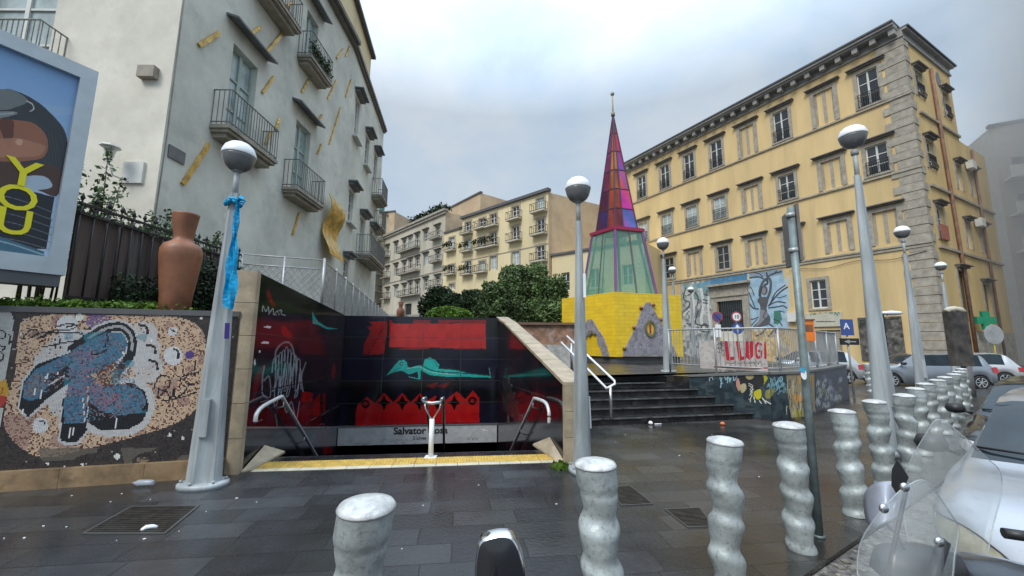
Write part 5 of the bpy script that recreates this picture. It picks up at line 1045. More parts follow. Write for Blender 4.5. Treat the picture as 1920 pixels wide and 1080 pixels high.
for i, (nu, sty) in enumerate(((150,0),(100,1),(150,2),(140,3),(40,4))):
    a, b = GP[i], GP[i+1]; n_ = Vector(((b-a).y, -(b-a).x)).normalized()*.006
    c = Canvas(plane(a+n_, b+n_, 0, TOPZ[i]-.035, None, TOPZ[i+1]-.035), nu, 100, (.035,.055,.065)); c.blotch(0, (.06,.085,.095), .8, 14); c.blotch(0, (.02,.03,.04), .8, 9, thr=.6)
    lb_ = (.30,.50,.58)
    c.line(GQ([(175,450),(200,450),(205,490),(175,500),(170,530)]), 1.6, (.4,.5,.52)); c.line(GQ([(180,460),(210,520)]), 1.4, (.4,.5,.52))
    for p in ([(280,490),(295,540),(310,560)],[(330,480),(345,520),(370,480),(360,550)],[(385,500),(385,540),(400,500)],[(425,460),(430,530),(460,480),(415,460)],[(300,500),(290,600)]): c.line(GQ(p), 1.8, lb_)
    c.poly(GQ([(450,560),(470,480),(560,455),(640,470),(700,450),(760,470),(780,520),(740,570),(700,620),(720,700),(690,730),(650,700),(640,620),(560,640),(500,670),(460,620)]), (.03,.03,.035), curve=True)
    c.poly(GQ([(555,455),(620,450),(640,490),(600,520),(560,500)]), (.38,.33,.15), curve=True); c.poly(GQ([(680,450),(750,455),(785,500),(760,550),(720,590),(735,520),(700,480)]), (.40,.38,.04), curve=True)
    c.poly(GQ([(450,560),(470,500),(490,540),(500,600),(480,640)]), (.55,.28,.22), curve=True); c.poly(GQ([(640,650),(700,620),(720,650),(715,710),(680,730),(650,700)]), (.55,.50,.03), curve=True); c.poly(GQ([(500,580),(550,560),(560,620),(510,660)]), (.42,.40,.22), curve=True); c.ell(1300+700/5.647, 620+530/5.647, 9, 13, (.035,.035,.035))
    for k in range(9): c.line(GQ([(590+rnd.uniform(-15,50),560+k*20),(610+rnd.uniform(-10,30),580+k*20),(600+rnd.uniform(-10,40),610+k*18)]), 1.2, (.6,.6,.5))
    for p in ([(640,700),(655,760)],[(730,710),(770,770)],[(740,730),(820,775)],[(700,740),(720,770)]): c.line(GQ(p), 1.8, (.65,.65,.58))
    for k in range(12): x = 780+k*15; y = 560+rnd.uniform(-30,60); c.line(GQ([(x,y),(x+20,y-40),(x+30,y+30),(x+10,y+60),(x+45,y+20)]), 1.5, (.22,.42,.46), .85)
    c.poly(GQ([(770,640),(840,610),(860,650),(800,720),(760,700)]), (.32,.30,.08), .8, curve=True); c.line(GQ([(830,460),(880,460)]), 2, (.4,.5,.5)); c.line(GQ([(900,510),(930,485),(945,510),(925,545),(900,520),(880,580)]), 1.6, lb_)
    c.poly(GQ([(985,465),(1130,455),(1280,450),(1290,850),(1200,880),(1130,950),(1040,930),(1010,780)]), (.34,.28,.17)); c.poly(GQ([(1060,680),(1150,670),(1160,740),(1100,770),(1070,740)]), (.60,.30,.08)); c.poly(GQ([(1110,470),(1150,480),(1140,560),(1115,560)]), (.55,.33,.12)); c.poly(GQ([(1210,470),(1270,470),(1260,600),(1220,560)]), (.6,.32,.08)); c.poly(GQ([(1030,850),(1160,830),(1150,930),(1080,940)]), (.40,.36,.05), .8)
    if i > 0:
        for k in range(60): x = 990+rnd.uniform(0,290); y = 470+rnd.uniform(0,400); c.line(GQ([(x,y),(x+rnd.uniform(-12,12),y+40),(x+rnd.uniform(-14,14),y+90)]), 1.5, rnd.choice([(.05,.05,.06),(.62,.58,.48),(.12,.08,.05),(.5,.44,.25)]), .8)
        c.put((c.X > 1530), (.13,.13,.16), .75)
        for k in range(44): x = 1290+rnd.uniform(0,270); y = 520+rnd.uniform(-40,300); c.line(GQ([(x,y+40),(x+15,y-20),(x+22,y+30),(x+35,y-10)]), 1.4, rnd.choice([(.45,.47,.58),(.55,.55,.5),(.28,.30,.20),(.20,.20,.30)]), .75)
    c.put(c.c[...,2] < .05, (.03,.03,.03), .6); c.build('sprayed_face', PAINT, gw_)
# railing on the graffiti wall
rl = thing('wall_railing', 'grey steel bar railing curving along the top of the graffiti wall', 'railing', (7,10.5,1))
RP = [Vector((4.25,10.75)), Vector((4.55,10.0)), Vector((5.58,8.86)), Vector((6.35,9.16)), Vector((8.1,10.6)), Vector((10.15,12.45))]
RPs = [Vector(p) for p in smooth([tuple(p) for p in RP], n=8)]; zb_ = lambda i: 1.0; mb = MB(); bars_ = MB()
mb.tube([(p.x,p.y,1.97) for p in RPs], .022, 6); mb.tube([(p.x,p.y,1.09) for p in RPs], .014, 6)
acc = 0; last = RPs[0]; tot = sum((b-a).length for a, b in zip(RPs[:-1], RPs[1:])); pos = 0; nxt = 0; cnt = 0
for a, b in zip(RPs[:-1], RPs[1:]):
    L_ = (b-a).length
    while nxt < pos+L_:
        p = a.lerp(b, (nxt-pos)/L_)
        if cnt % 13 == 0: mb.tube([(p.x,p.y,.85),(p.x,p.y,2.0)], .026, 8)
        else: bars_.tube([(p.x,p.y,1.09),(p.x,p.y,1.97)], .009, 5, False)
        nxt += .105; cnt += 1
    pos += L_
obj('posts_and_rails', mb, K['galv'], rl); obj('bars', bars_, K['galv'], rl)
bn = thing('banner', 'white hand-painted banner with red letters tied to the railing', 'banner', (5.2,9.3,1))
pa, pb = np.array(YD(1330,690,9.9))[:2], np.array(YD(1440,690,9.0))[:2]; 
c = Canvas(plane((4.62,9.82), (5.62,8.80), 1.02, 1.68), 220, 130, (.52,.48,.45)); c.blotch(0, (.40,.36,.34), .6, 12, thr=.5)
for k in range(9): x = 1335+rnd.uniform(0,22); y = 640+rnd.uniform(0,25); c.line([(x,y),(x+4,y-5),(x+6,y+5),(x+2,y+3)], 1.2, (.08,.07,.07))
for p in ([(1361,641),(1365,673),(1374,672)],[(1383,641),(1388,673),(1396,671)],[(1401,642),(1401,667),(1405,671),(1409,667),(1409,642)],[(1427,646),(1421,643),(1417,650),(1417,664),(1421,671),(1427,669),(1427,659),(1423,658)],[(1435,643),(1435,671)]): c.line(p, 4.6 if p[0][0] > 1420 else 6.6, (.48,.015,.03), curve=False)
c.scrawl(1360, 681, 75, 6, 30, 1.3, (.05,.04,.04)); c.line([(1340,688),(1440,690)], 3, (.45,.06,.07))
c.build('cloth', PAINT_MATT, bn)

# ================================================================== spire kiosk
kz0, kz1 = 1.06, 3.74; KC, KL, KR = Vector((4.28,16.35)), Vector((2.43,19.1)), Vector((7.45,17.3)); KB = KL+KR-KC; KM = (KC+KB)/2
ki = thing('spire_kiosk', 'yellow tiled kiosk topped by green glass and a red and purple glass spire', 'kiosk', (KM.x, KM.y, DZ))
def ybrick(name, c1, c2, mo, bw, rh, ms, rot=0):
    m = mat(name, (1,1,1), .35, v=.1, sc=3, spec=.5); nt = m.node_tree; b = nt.nodes['Principled BSDF']; src = b.inputs['Base Color'].links[0].from_socket
    uv = N(nt, 'ShaderNodeUVMap'); br = N(nt, 'ShaderNodeTexBrick'); br.inputs['Scale'].default_value = 1
    for k, v in (('Brick Width',bw),('Row Height',rh),('Mortar Size',ms)): br.inputs[k].default_value = v
    br.inputs['Color1'].default_value = c1+(1,); br.inputs['Color2'].default_value = c2+(1,); br.inputs['Mortar'].default_value = mo+(1,); nt.links.new(uv.outputs[0], br.inputs[0])
    mx = N(nt, 'ShaderNodeMix', data_type='RGBA', blend_type='MULTIPLY'); mx.inputs[0].default_value = 1; nt.links.new(br.outputs[0], mx.inputs[6]); nt.links.new(src, mx.inputs[7]); nt.links.new(mx.outputs[2], b.inputs['Base Color'])
    bp = N(nt, 'ShaderNodeBump'); bp.inputs['Strength'].default_value = .5; bp.inputs['Distance'].default_value = .01; bp.invert = True; nt.links.new(br.outputs['Fac'], bp.inputs['Height']); nt.links.new(bp.outputs[0], b.inputs['Normal']); return m
def wall_uv(o):
    me = o.data; uvl = me.uv_layers.new(name='UVMap')
    for p in me.polygons:
        n_ = p.normal; t = Vector((-n_.y, n_.x, 0)); t = t.normalized() if t.length > .1 else Vector((1,0,0))
        for li in p.loop_indices: v = me.vertices[me.loops[li].vertex_index].co; uvl.data[li].uv = (v.dot(t), v.z if abs(n_.z) < .7 else v.y)
    return o
mb = MB(); mb.prism([tuple(p) for p in (KC,KR,KB,KL)], kz0, kz1); wall_uv(obj('tiled_base', mb, ybrick('yellow_glazed_brick', (.90,.62,.03), (.80,.54,.03), (.52,.34,.03), .48, .16, .004), ki))
mb = MB(); mb.prism([tuple(p.lerp(KM,.06)) for p in (KC,KR,KB,KL)], DZ, kz0); obj('recessed_plinth', mb, K['tar'], ki)
def at(p, q, k, z): v = p.lerp(KM, k); return Vector((v.x, v.y, z))
C4 = [KC, KR, KB, KL]; g0 = [at(p,0,.37,kz1+.004) for p in C4]; g1 = [at(p,0,.57,6.75) for p in C4]
K['green_glass'] = glassmat('green_tinted_glass', (.16,.36,.29), .05, .55)
K['purple'] = mat('purple_mullion', (.22,.09,.24), .4, .3); K['magenta'] = mat('crimson_frame', (.38,.035,.09), .4, .3)
for i in range(4):
    a, b, c_, d = g0[i], g0[(i+1)%4], g1[(i+1)%4], g1[i]
    for u0, u1 in ((0,.5),(.5,1)): mb = MB(); mb.quad(a.lerp(b,u0), a.lerp(b,u1), d.lerp(c_,u1), d.lerp(c_,u0)); obj('glass_pane', mb, K['green_glass'], ki)
mb = MB(); mp_ = MB()
for i in range(4):
    a, b, c_, d = g0[i], g0[(i+1)%4], g1[(i+1)%4], g1[i]; mp_.beam(a, d, .10, .10); mb.beam(a.lerp(b,.5), d.lerp(c_,.5), .05, .06)
    q = at(C4[i],0,.45,kz1); mb.tube([q, at(C4[i],0,.65,6.7)], .05, 6)
obj('corner_mullion', mp_, K['purple'], ki); obj('glazing_bars', mb, K['tar'], ki)
mb = MB(); mb.prism([tuple(p.lerp(KM,.525)) for p in C4], 6.752, 6.90); obj('eaves', mb, K['magenta'], ki)
h0 = [at(p,0,.64,6.902) for p in C4]; ap = Vector((KM.x,KM.y,12.9)); mb = MB()
cols_w = [(.12,.20,.60),(.75,.04,.42),(.85,.12,.08),(.22,.10,.50),(.70,.03,.16),(.55,.03,.07)]; cols_l = [(.05,.03,.14),(.13,.02,.035),(.07,.02,.09),(.30,.03,.08),(.12,.03,.18),(.42,.03,.07)]; cols_n = [(.20,.03,.05),(.50,.08,.03),(.30,.05,.03),(.62,.22,.05),(.66,.18,.06),(.52,.08,.08)]
sp_m = attr_mat('dichroic_glass', .2, .1, v=.3, sc=1.2, spec=.5, coat=.15)
zr = [0,.16,.325,.49,.655,.82,.985]
def sheet(P, colf, nu=8, nv=8):
    c = Canvas(P, nu, nv, (1,1,1)); u = (np.arange(nu)+.5)/nu; v = (np.arange(nv)+.5)/nv; c.col = colf(u[:,None,None], v[None,:,None])+np.zeros((nu,nv,3)); return c.build('coloured_pane', sp_m, ki)
for i in range(4):
    a, b = h0[i], h0[(i+1)%4]
    for r in range(6):
        t0, t1 = zr[r], zr[r+1]
        for u0, u1, pal in ([(0,.36,cols_n),(.36,1,cols_w)] if i == 0 else [(0,.62,cols_l),(.62,1,cols_n)]):
            q = [np.array(a.lerp(b,u).lerp(ap,t)) for u, t in ((u0,t0),(u1,t0),(u1,t1),(u0,t1))]; c1 = np.array(pal[r]); c2 = np.array(pal[min(5,r+1)])*.6+np.array(pal[r])*.4
            P = lambda U, V, q=q: (q[0]*(1-U[...,None])*(1-V[...,None])+q[1]*U[...,None]*(1-V[...,None])+q[2]*U[...,None]*V[...,None]+q[3]*(1-U[...,None])*V[...,None])
            ph = rnd.uniform(0,6); sheet(P, lambda u, v, c1=c1, c2=c2, ph=ph: c1*(1-(.5+.5*np.sin(u*3+v*2.5+ph)))+c2*(.5+.5*np.sin(u*3+v*2.5+ph)))
    for u in (0,.36 if i == 0 else .62): mb.beam(a.lerp(b,u), a.lerp(b,u).lerp(ap,.99), .05, .05)
    for t in zr: mb.beam(a.lerp(ap,t), b.lerp(ap,t), .035, .045)
obj('spire_bars', mb, mat('dark_spire_bars', (.10,.06,.09), .4, .5), ki)
mb = MB(); mb.tube([ap-Vector((0,0,.3)), ap+Vector((0,0,1.0))], .035, 8); mb.lathe([(.01,-.10),(.08,-.06),(.10,0),(.08,.07),(.01,.10)], (ap.x,ap.y,ap.z+1.05), 12); mb.lathe([(.10,-.15),(.10,.02),(.05,.05)], (ap.x,ap.y,ap.z+.02), 8); obj('finial', mb, K['grey_trim'], ki)
stone = mat('mauve_stone', (.30,.285,.32), .7, v=.25, sc=4, bump=.6, bsc=14)
nt = stone.node_tree; vo = N(nt, 'ShaderNodeTexVoronoi', feature='DISTANCE_TO_EDGE'); vo.inputs['Scale'].default_value = 5.5; tcs = N(nt, 'ShaderNodeTexCoord'); nt.links.new(tcs.outputs['Object'], vo.inputs['Vector'])
mrs = N(nt, 'ShaderNodeMapRange'); mrs.inputs[1].default_value = .0; mrs.inputs[2].default_value = .06; mrs.inputs[3].default_value = .45; nt.links.new(vo.outputs['Distance'], mrs.inputs[0]); bs = nt.nodes['Principled BSDF']; src = bs.inputs['Base Color'].links[0].from_socket
mxs = N(nt, 'ShaderNodeVectorMath', operation='SCALE'); nt.links.new(src, mxs.inputs[0]); nt.links.new(mrs.outputs[0], mxs.inputs['Scale']); nt.links.new(mxs.outputs[0], bs.inputs['Base Color'])
def relief(fr, pts, n0, n1, m, name, par=None):
    P = [fr.sz(*p, n=0) for p in pts]; mb = MB(); k = len(P); vs = [fr.p(s_,n0,z) for s_, z in P]+[fr.p(s_,n1,z) for s_, z in P]
    mb.add(vs, [tuple(range(k))[::-1], tuple(range(k,2*k))]+[(i,(i+1)%k,k+(i+1)%k,k+i) for i in range(k)]); return obj(name, mb, m, par or ki)
FKR = Fr(tuple(KC), tuple(KR-KC)); FKL = Fr(tuple(KC), tuple(KL-KC)); FKR.n = Vector((FKR.d.y,-FKR.d.x,0)); FKL.n = Vector((-FKL.d.y,FKL.d.x,0))
if FKL.n.x > 0: FKL.n = -FKL.n
kq = lambda pts: zp(pts, 1040, 530, 5.685)
py_ = relief(FKR, kq([(722,786),(735,720),(800,590),(870,450),(920,290),(965,212),(1010,212),(1050,290),(1110,400),(1170,530),(1230,640),(1290,760),(1290,786)]), .005, .07, stone, 'stone_pyramid')
def ring(fr, px, py, rx, rz, n0, n1, w_, m, name, par, fill=None):
    s_, z_ = fr.sz(px, py); k = 20; mb = MB()
    for i in range(k):
        a0, a1 = 2*PI*i/k, 2*PI*(i+1)/k; q = [(s_+math.cos(a)*r*rx, z_+math.sin(a)*r*rz) for a, r in ((a0,1),(a1,1),(a1,1-w_),(a0,1-w_))]
        mb.hexa([fr.p(*(x_[0],n0,x_[1])) for x_ in q]+[fr.p(*(x_[0],n1,x_[1])) for x_ in q])
    o = obj(name, mb, m, par)
    if fill: mb = MB(); mb.add([fr.p(s_+math.cos(2*PI*i/k)*rx*(1-w_*.5), n0+.012, z_+math.sin(2*PI*i/k)*rz*(1-w_*.5)) for i in range(k)], [tuple(range(k))]); obj('eye', mb, fill, o)
    return o, s_, z_
K['yelp'] = mat('yellow_enamel', (.66,.50,.05), .4)
o_, s_, z_ = ring(FKR, 1040+1005/5.685, 530+490/5.685, .26, .36, .06, .13, .28, mat('mossy_ring', (.16,.15,.09), .7), 'round_window', py_, K['yelp'])
mb = MB(); FKR.box(mb, s_-.035, s_+.035, .085, .10, z_-.2, z_+.17); obj('slit', mb, K['magenta'], o_)
mb = MB()
for p in ((735,705),(838,480),(1045,240),(1125,395),(915,272),(1185,520)):
    s_, z_ = FKR.sz(1040+p[0]/5.685, 530+p[1]/5.685); q = FKR.p(s_, .06, z_); mb.lathe([(.01,-.07),(.07,-.03),(.08,.02),(.04,.07)], q, 7)
obj('knobs', mb, K['terracotta'], py_)
relief(FKL, kq([(365,390),(405,390),(450,470),(520,570),(560,680),(585,786),(520,786),(500,700),(465,640),(460,560),(430,520),(370,540),(340,600),(300,786),(230,786),(270,600)]), .005, .07, stone, 'stone_pyramid')
relief(FKL, kq([(365,560),(372,520),(410,505),(455,540),(450,555),(410,540),(385,570)]), .07, .10, K['dark_trim'], 'brow', None)
# kiosk tag
a = g0[0].lerp(g0[3],.35)

# ================================================================== planters behind the stairwell, trees
pw = thing('brick_planter', 'long mottled orange-brown brick planter behind the stairwell coping', 'planter', (.7,14.2,DZ))
mb = MB(); mb.box(-1.2,2.35,13.3,18.4,1.55,2.2); obj('brick_wall', mb, mat('mottled_brick', (.30,.17,.11), .85, v=.4, sc=4, dirt=((.40,.36,.33), .8, 3), bump=.4), pw); mb = MB(); mb.box(-1.3,2.42,13.2,18.5,2.202,2.28); obj('coping', mb, mat('brown_coping', (.16,.10,.07), .8), pw)
mb = MB(); mb.box(-1.25,2.4,13.1,18.45,DZ,1.548); obj('concrete_base', mb, mat('rough_concrete', (.42,.41,.39), .85, v=.3, sc=5, dirt=((.15,.15,.14), .8, 4)), pw)
def tree(name, lab, c0, blobs, n, size, ml, trunk=None, group=None):
    t = thing(name, lab, 'tree', (c0[0],c0[1],c0[2]), group); mb = MB()
    def f():
        b = rnd.choices(blobs, weights=[q[3]*q[4]*q[5] for q in blobs])[0]
        while True:
            v = Vector((rnd.uniform(-1,1), rnd.uniform(-1,1), rnd.uniform(-1,1))); l = v.length
            if l < 1.0+rnd.gauss(0,.10) and rnd.random() < .15+l**3 and math.sin(v.x*7+b[0]*3)*math.sin(v.z*6+b[2])*math.cos(v.y*5) > -.45: break
        return (b[0]+v.x*b[3], b[1]+v.y*b[4], b[2]+v.z*b[5])
    leaves(mb, n, f, size, .8); obj('crown', mb, ml, t); mb = MB()
    cx, cy = c0[0], c0[1]; mb.tube([(cx,cy,c0[2]),(cx+.1,cy,c0[2]+1.2),(cx,cy+.1,blobs[0][2])], [.16,.12,.07], 7)
    for b in blobs: mb.tube([(cx,cy,c0[2]+1.0),((cx+b[0])/2,(cy+b[1])/2,(c0[2]+1+b[2])/2+.2),(b[0],b[1],b[2])], [.07,.05,.02], 5)
    obj('trunk', mb, K['bark'], t); return t
def W(px, py, Y): return YD(px, py, Y)
def blob(px, py, Y, rx, rz, dy=0): p = W(px, py, Y+dy); k = (Y+dy)/FPX; return (p.x, p.y, p.z, rx*k*1.03, rx*k*.8, rz*k*1.05)
Y_ = 24
bl_ = [blob(985,555,Y_,45,48), blob(935,570,Y_,36,38,-1), blob(1030,565,Y_,34,44,.5), blob(965,525,Y_,30,28,1), blob(1005,520,Y_,24,26,1), blob(1048,540,Y_,17,26), blob(905,585,Y_,20,26), blob(950,590,Y_,45,28,-1.5), blob(1020,590,Y_,38,28,-1.5), blob(920,545,Y_,18,18,.5)]
tree('broadleaf_tree', 'large rounded dark green tree left of the kiosk', (.6,24,DZ), bl_, 30000, .17, mat('tree_leaf', (.11,.17,.06), .55, v=.7, sc=1.3, spec=.25))
Y_ = 26; bl_ = [blob(825,565,Y_,28,26), blob(800,575,Y_,16,20), blob(850,572,Y_,20,22,-1), blob(880,570,Y_,20,26), blob(893,560,Y_,12,18,1)]
tree('dark_shrub_tree', 'smaller darker tree on the left of the large rounded tree', (-4.2,26,DZ), bl_, 12000, .16, mat('shrub_leaf', (.07,.11,.045), .55, v=.6, sc=1.5, spec=.25))
mb = MB(); b1 = blob(842,596,13.4,43,19)
def f(): a = rnd.uniform(0,2*PI); e_ = rnd.uniform(0,PI/2); r = rnd.uniform(.9,1.02); return (b1[0]+b1[3]*math.cos(a)*math.cos(e_)*r, b1[1]+.7*math.sin(a)*math.cos(e_)*r, b1[2]+b1[5]*math.sin(e_)**.8*r+rnd.gauss(0,.008))
leaves(mb, 6000, f, .075, .5); 
mb.lathe([(.5,-1.2),(.55,-.2),(.4,.1)], (b1[0],b1[1],b1[2]), 12); tag(obj('clipped_bush', mb, K['leaf_bright'], None), 'bright green clipped bush peeking over the black back wall', 'bush')
wp = MB(); wp.box(-11,-3.6,27.6,27.9,0,3.5); tag(obj('white_parapet', wp, K['plaster_cream'], None), 'low white parapet wall at the foot of the grey palazzo', 'wall')
mb = MB(); q = W(750,590,27.3); mb.lathe([(.12,0),(.2,.1),(.28,.5),(.26,.7),(.13,.85),(.13,.95),(.2,1.25)], (q.x,27.4,3.1), 16); mb.box(q.x-.25,q.x+.25,27.2,27.59,0,3.1); tag(obj('vase', mb, K['terracotta'], None), 'small distant terracotta vase on a pier by the white parapet', 'vase')
# handrail on steps
hr = thing('step_handrail', 'double white handrail coming down the dark steps', 'handrail', (2.1,8.3,0)); mb = MB()
a0, a1 = Vector((1.98,8.05)), Vector((1.55,9.95))
for dz in (.0, .0):
    pass
for q, z0 in ((0,.86),(1,.70)):
    o2 = SD*(.10 if q == 0 else -.06); A_ = Vector((1.98,8.12))+o2; B_ = A_+SN*2.3-SD*.1; mb.tube([(A_.x,A_.y,z0+.0),(B_.x,B_.y,z0+.92)], .024, 8)
A_, B_ = Vector((1.98,8.12))+SD*.10, Vector((1.98,8.12))-SD*.06; mb.tube([(A_.x,A_.y,.86),(A_.x-.0,A_.y-.06,.80),(B_.x,B_.y-.03,.72),(B_.x,B_.y,.70)], .024, 8)
obj('rails', mb, K['globe_white'], hr); mb = MB(); mb.tube([(1.98,8.08,.135),(1.98,8.08,.76)], .03, 8); mb.tube([(1.5,10.0,DZ),(1.5,10.0,1.6)], .03, 8); obj('posts', mb, K['steel'], hr)

# ================================================================== lamps and bollards
def make_lamp(h, lab, cat='street lamp', group='globe street lamps', base=True):
    t = thing('street_lamp', lab, cat, (0,0,0), group)
    sh = MB(); hp = h-.68; k = 28; prof = []
    nz = 7
    for j in range(nz):
        q = j/(nz-1); z = .06+(hp-.06)*q; w_ = (.185*(1-q)+.055*q); d_ = (.125*(1-q)+.045*q); ringv = []
        for i in range(k):
            a = 2*PI*i/k; fl = (1.0,.96,.93,.93,.96,1.0,.97,.78,.72,.72,.78,.97,1.0,1.02)[i % 14]; ringv.append((w_*math.cos(a)*fl, d_*math.sin(a)*fl, z))
        prof.append(ringv)
    vs = [v for r in prof for v in r]; fs = [(i*k+j, i*k+(j+1)%k, (i+1)*k+(j+1)%k, (i+1)*k+j) for i in range(nz-1) for j in range(k)]+[tuple((nz-1)*k+j for j in range(k))]
    sh.add(vs, fs, True); sh.sm = [False]*len(sh.sm); obj('shaft', sh, K['lamp_metal'], t)
    mb = MB(); mb.hexa([(-.045,-.128,.55),(.045,-.128,.55),(.045,-.09,.55),(-.045,-.09,.55),(-.04,-.116,.95),(.04,-.116,.95),(.04,-.08,.95),(-.04,-.08,.95)]); obj('access_door', mb, K['lamp_metal'], t)
    mb = MB(); mb.tube([(0,0,hp-.05),(0,0,h-.35)], .032, 12); mb.lathe([(.05,0),(.05,.06),(.035,.07)], (0,0,h-.40), 14); obj('neck', mb, K['lamp_metal'], t)
    mb = MB(); mb.lathe([(.03,-.015),(.08,-.008),(.128,.03),(.160,.085),(.176,.15),(.18,.175)], (0,0,h-.37), 28); g_ = obj('lower_bowl', mb, K['globe_dark'], t)
    mb = MB(); mb.lathe([(.183,.172),(.185,.188),(.179,.225),(.155,.285),(.11,.328),(.055,.354),(.004,.362)], (0,0,h-.37), 28); obj('globe', mb, K['globe_white'], t)
    mb = MB(); mb.lathe([(.255,0),(.255,.045),(.23,.058),(.18,.06)], (0,0,.0), 28, sq=.72)
    for i in range(6): a = PI*i/3+.3; mb.lathe([(.016,.062),(.016,.085),(.004,.088)], (.215*math.cos(a),.155*math.sin(a),0), 6)
    obj('base_plate', mb, K['lamp_metal'], t); return t
def put(o, x, y, z=0, rz=0, rx=0, ry=0): o.location = (x,y,z); o.rotation_euler = (rx,ry,rz); return o
lampA = make_lamp(4.06, 'globe lamp with a blue plastic sheet tied to it, beside the mosaic wall'); 
lamp_specs = [(.91,5.27,0,1.4,.965,'globe lamp at the right stone end of the stairwell'), (4.42,11.3,DZ,.5,.96,'globe lamp on the plaza deck just in front of the yellow kiosk'), (5.62,6.12,0,.3,1.285,'tallest nearest globe lamp among the row of bollards on the right'),
 (11.75,11.55,.0,.1,1.28,'second roadside globe lamp, in front of the grey quoins'), (18.3,16.55,-.1,.2,1.30,'third roadside globe lamp, faint against the side of the ochre palace'), (8.25,20.0,DZ,.1,1.17,'small globe lamp right behind the kiosk-side lamp'), (11.2,24.5,.3,.1,1.20,'distant globe lamp in front of the left mural')]
for x, y, z, rz, sc_, lab in lamp_specs:
    o = copy_tree(lampA); put(o, x, y, z, rz); o.scale = (min(sc_,1.05),)*2+(sc_,); o['label'] = lab
    if sc_ > 1.1:
        for ch in o.children:
            if ch.name.split('.')[0] in ('globe','lower_bowl'): ch.scale = (1,1,1/sc_); ch.location.z = 4.06*(1-1/sc_)
put(lampA, -3.4, 4.63, 0, .12)
for (x_, y_, z_, a_, b_) in ((-3.42,4.55,1.75,.035,.10),(-3.40,4.545,1.32,.02,.07),(-3.36,4.55,.42,.05,.12)):
    mb = MB(); k = 9; mb.add([(x_+a_*math.cos(2*PI*i/k)*(1+.3*math.sin(i*5)), y_-.075-.03*(1.8-z_), z_+b_*math.sin(2*PI*i/k)*(1+.3*math.sin(i*3))) for i in range(k)], [tuple(range(k))])
# blue plastic sheet tied to the first lamp
mb = MB(); n_ = 26
def bp_pt(u, v): z = 3.25-u*1.28; return (-3.4+.055+.02*u+v*(.06+.09*u)+.012*math.sin(u*19+v*5), 4.57-.05*u+.022*math.sin(v*9+u*7), z+.02*math.sin(v*7))
for i in range(n_):
    for j in range(5): mb.add([bp_pt(i/n_,j/5), bp_pt(i/n_,(j+1)/5), bp_pt((i+1)/n_,(j+1)/5), bp_pt((i+1)/n_,j/5)], [(0,1,2,3)], True)
for k in range(10):
    a0_ = k*.7; mb.tube([(-3.4+.085*math.cos(a0_+t*2.2), 4.63+.08*math.sin(a0_+t*2.2), 3.26+.035*math.sin(k*2.1+t*4)) for t in (0,.3,.6,.9)], [.018,.03,.025,.01], 6)
mb.tube([(-3.33,4.58,3.27),(-3.26,4.55,3.30),(-3.2,4.54,3.25)], [.02,.03,.008], 6)
tag(obj('plastic_sheet', mb, mat('blue_plastic', (.0,.33,.62), .25, v=.3, sc=20, bump=.6, bsc=25), None), 'bright blue plastic sheet tied around the leaning lamp post', 'plastic sheet')
# small stickers on lamp
st_ = MB(); st_.add([(-3.27,4.53,1.62),(-3.235,4.56,1.62),(-3.245,4.56,1.80),(-3.28,4.53,1.80)], [(0,1,2,3)]); tag(obj('sticker', st_, mat('purple_sticker', (.06,.03,.22), .4), None), 'small purple sticker on the pole of the leaning lamp', 'sticker')

def make_bollard(lab):
    t = thing('bollard', lab, 'bollard', (0,0,0), 'wavy silver bollards along the kerb'); mb = MB(); k = 28; nz = 56; H_ = .93; vs = []
    for j in range(nz+1):
        z = H_*j/nz; 
        for i in range(k):
            a = 2*PI*i/k
            if z > .80: f_ = min(1, (z-.80)/.02); r = .098+.012*f_
            else:
                th = -2*PI*(z/.205)-.75*math.sin(a)+1.2; w_ = math.sin(th+.5*math.sin(th)); env = min(1, (.80-z)/.04)*min(1, z/.08+.2); r = .0985+.0128*w_*env
            vs.append((r*math.cos(a)+.010*math.sin(z*15), r*math.sin(a)+.006*math.cos(z*13), z))
    fs = [(i*k+j, i*k+(j+1)%k, (i+1)*k+(j+1)%k, (i+1)*k+j) for i in range(nz) for j in range(k)]; mb.add(vs, fs, True); obj('post', mb, K['bollard'], t)
    ox, oy = .010*math.sin(H_*15), .006*math.cos(H_*13); mb = MB(); mb.lathe([(.1135,-.006),(.1145,.0),(.105,.013),(.06,.026),(.003,.030)], (ox,oy,H_), 28); obj('cap', mb, K['bollard_cap'], t); return t
b0 = make_bollard('nearest bollard, cut by the bottom edge left of the scooter mirror')
bpos = [(-.60,1.72),(.50,2.28),(1.43,2.83),(2.31,3.38),(3.30,4.02),(4.28,4.76),(5.22,5.42),(6.12,6.12),(7.0,6.78),(7.9,7.45),(8.75,8.1),(9.7,8.85),(10.7,9.6),(11.9,10.6)]
blab = ['', 'bollard in front of the second lamp, large and smeared with grey paint', 'bollard with a chipped black patch on the side of its cap', 'bollard just left of the thin grey sign pole', 'bollard just right of the thin grey sign pole, standing free', 'bollard directly in front of the tallest lamp, left one of the touching row', 'bollard overlapping the foot of the tallest lamp on its right', 'third bollard of the tight row counted from the tallest lamp', 'fourth bollard of the tight row, in front of the silver station wagon', 'fifth bollard of the tight row counted from the tallest lamp', 'sixth bollard of the tight row counted from the tallest lamp', 'seventh bollard of the tight row counted from the tallest lamp', 'last but one bollard at the far end of the row', 'farthest bollard by the red tail light of the white hatchback']
for i, (x, y) in enumerate(bpos):
    o = b0 if i == 0 else copy_tree(b0); put(o, x, y, .0 if i < 7 else .008*(i-6), rnd.uniform(0,6.2), rnd.uniform(-.015,.015), rnd.uniform(-.015,.015)+ .02)
    o.scale = (1,1,1.015)
    if i: o['label'] = blab[i]
    if i == 2: b3 = o
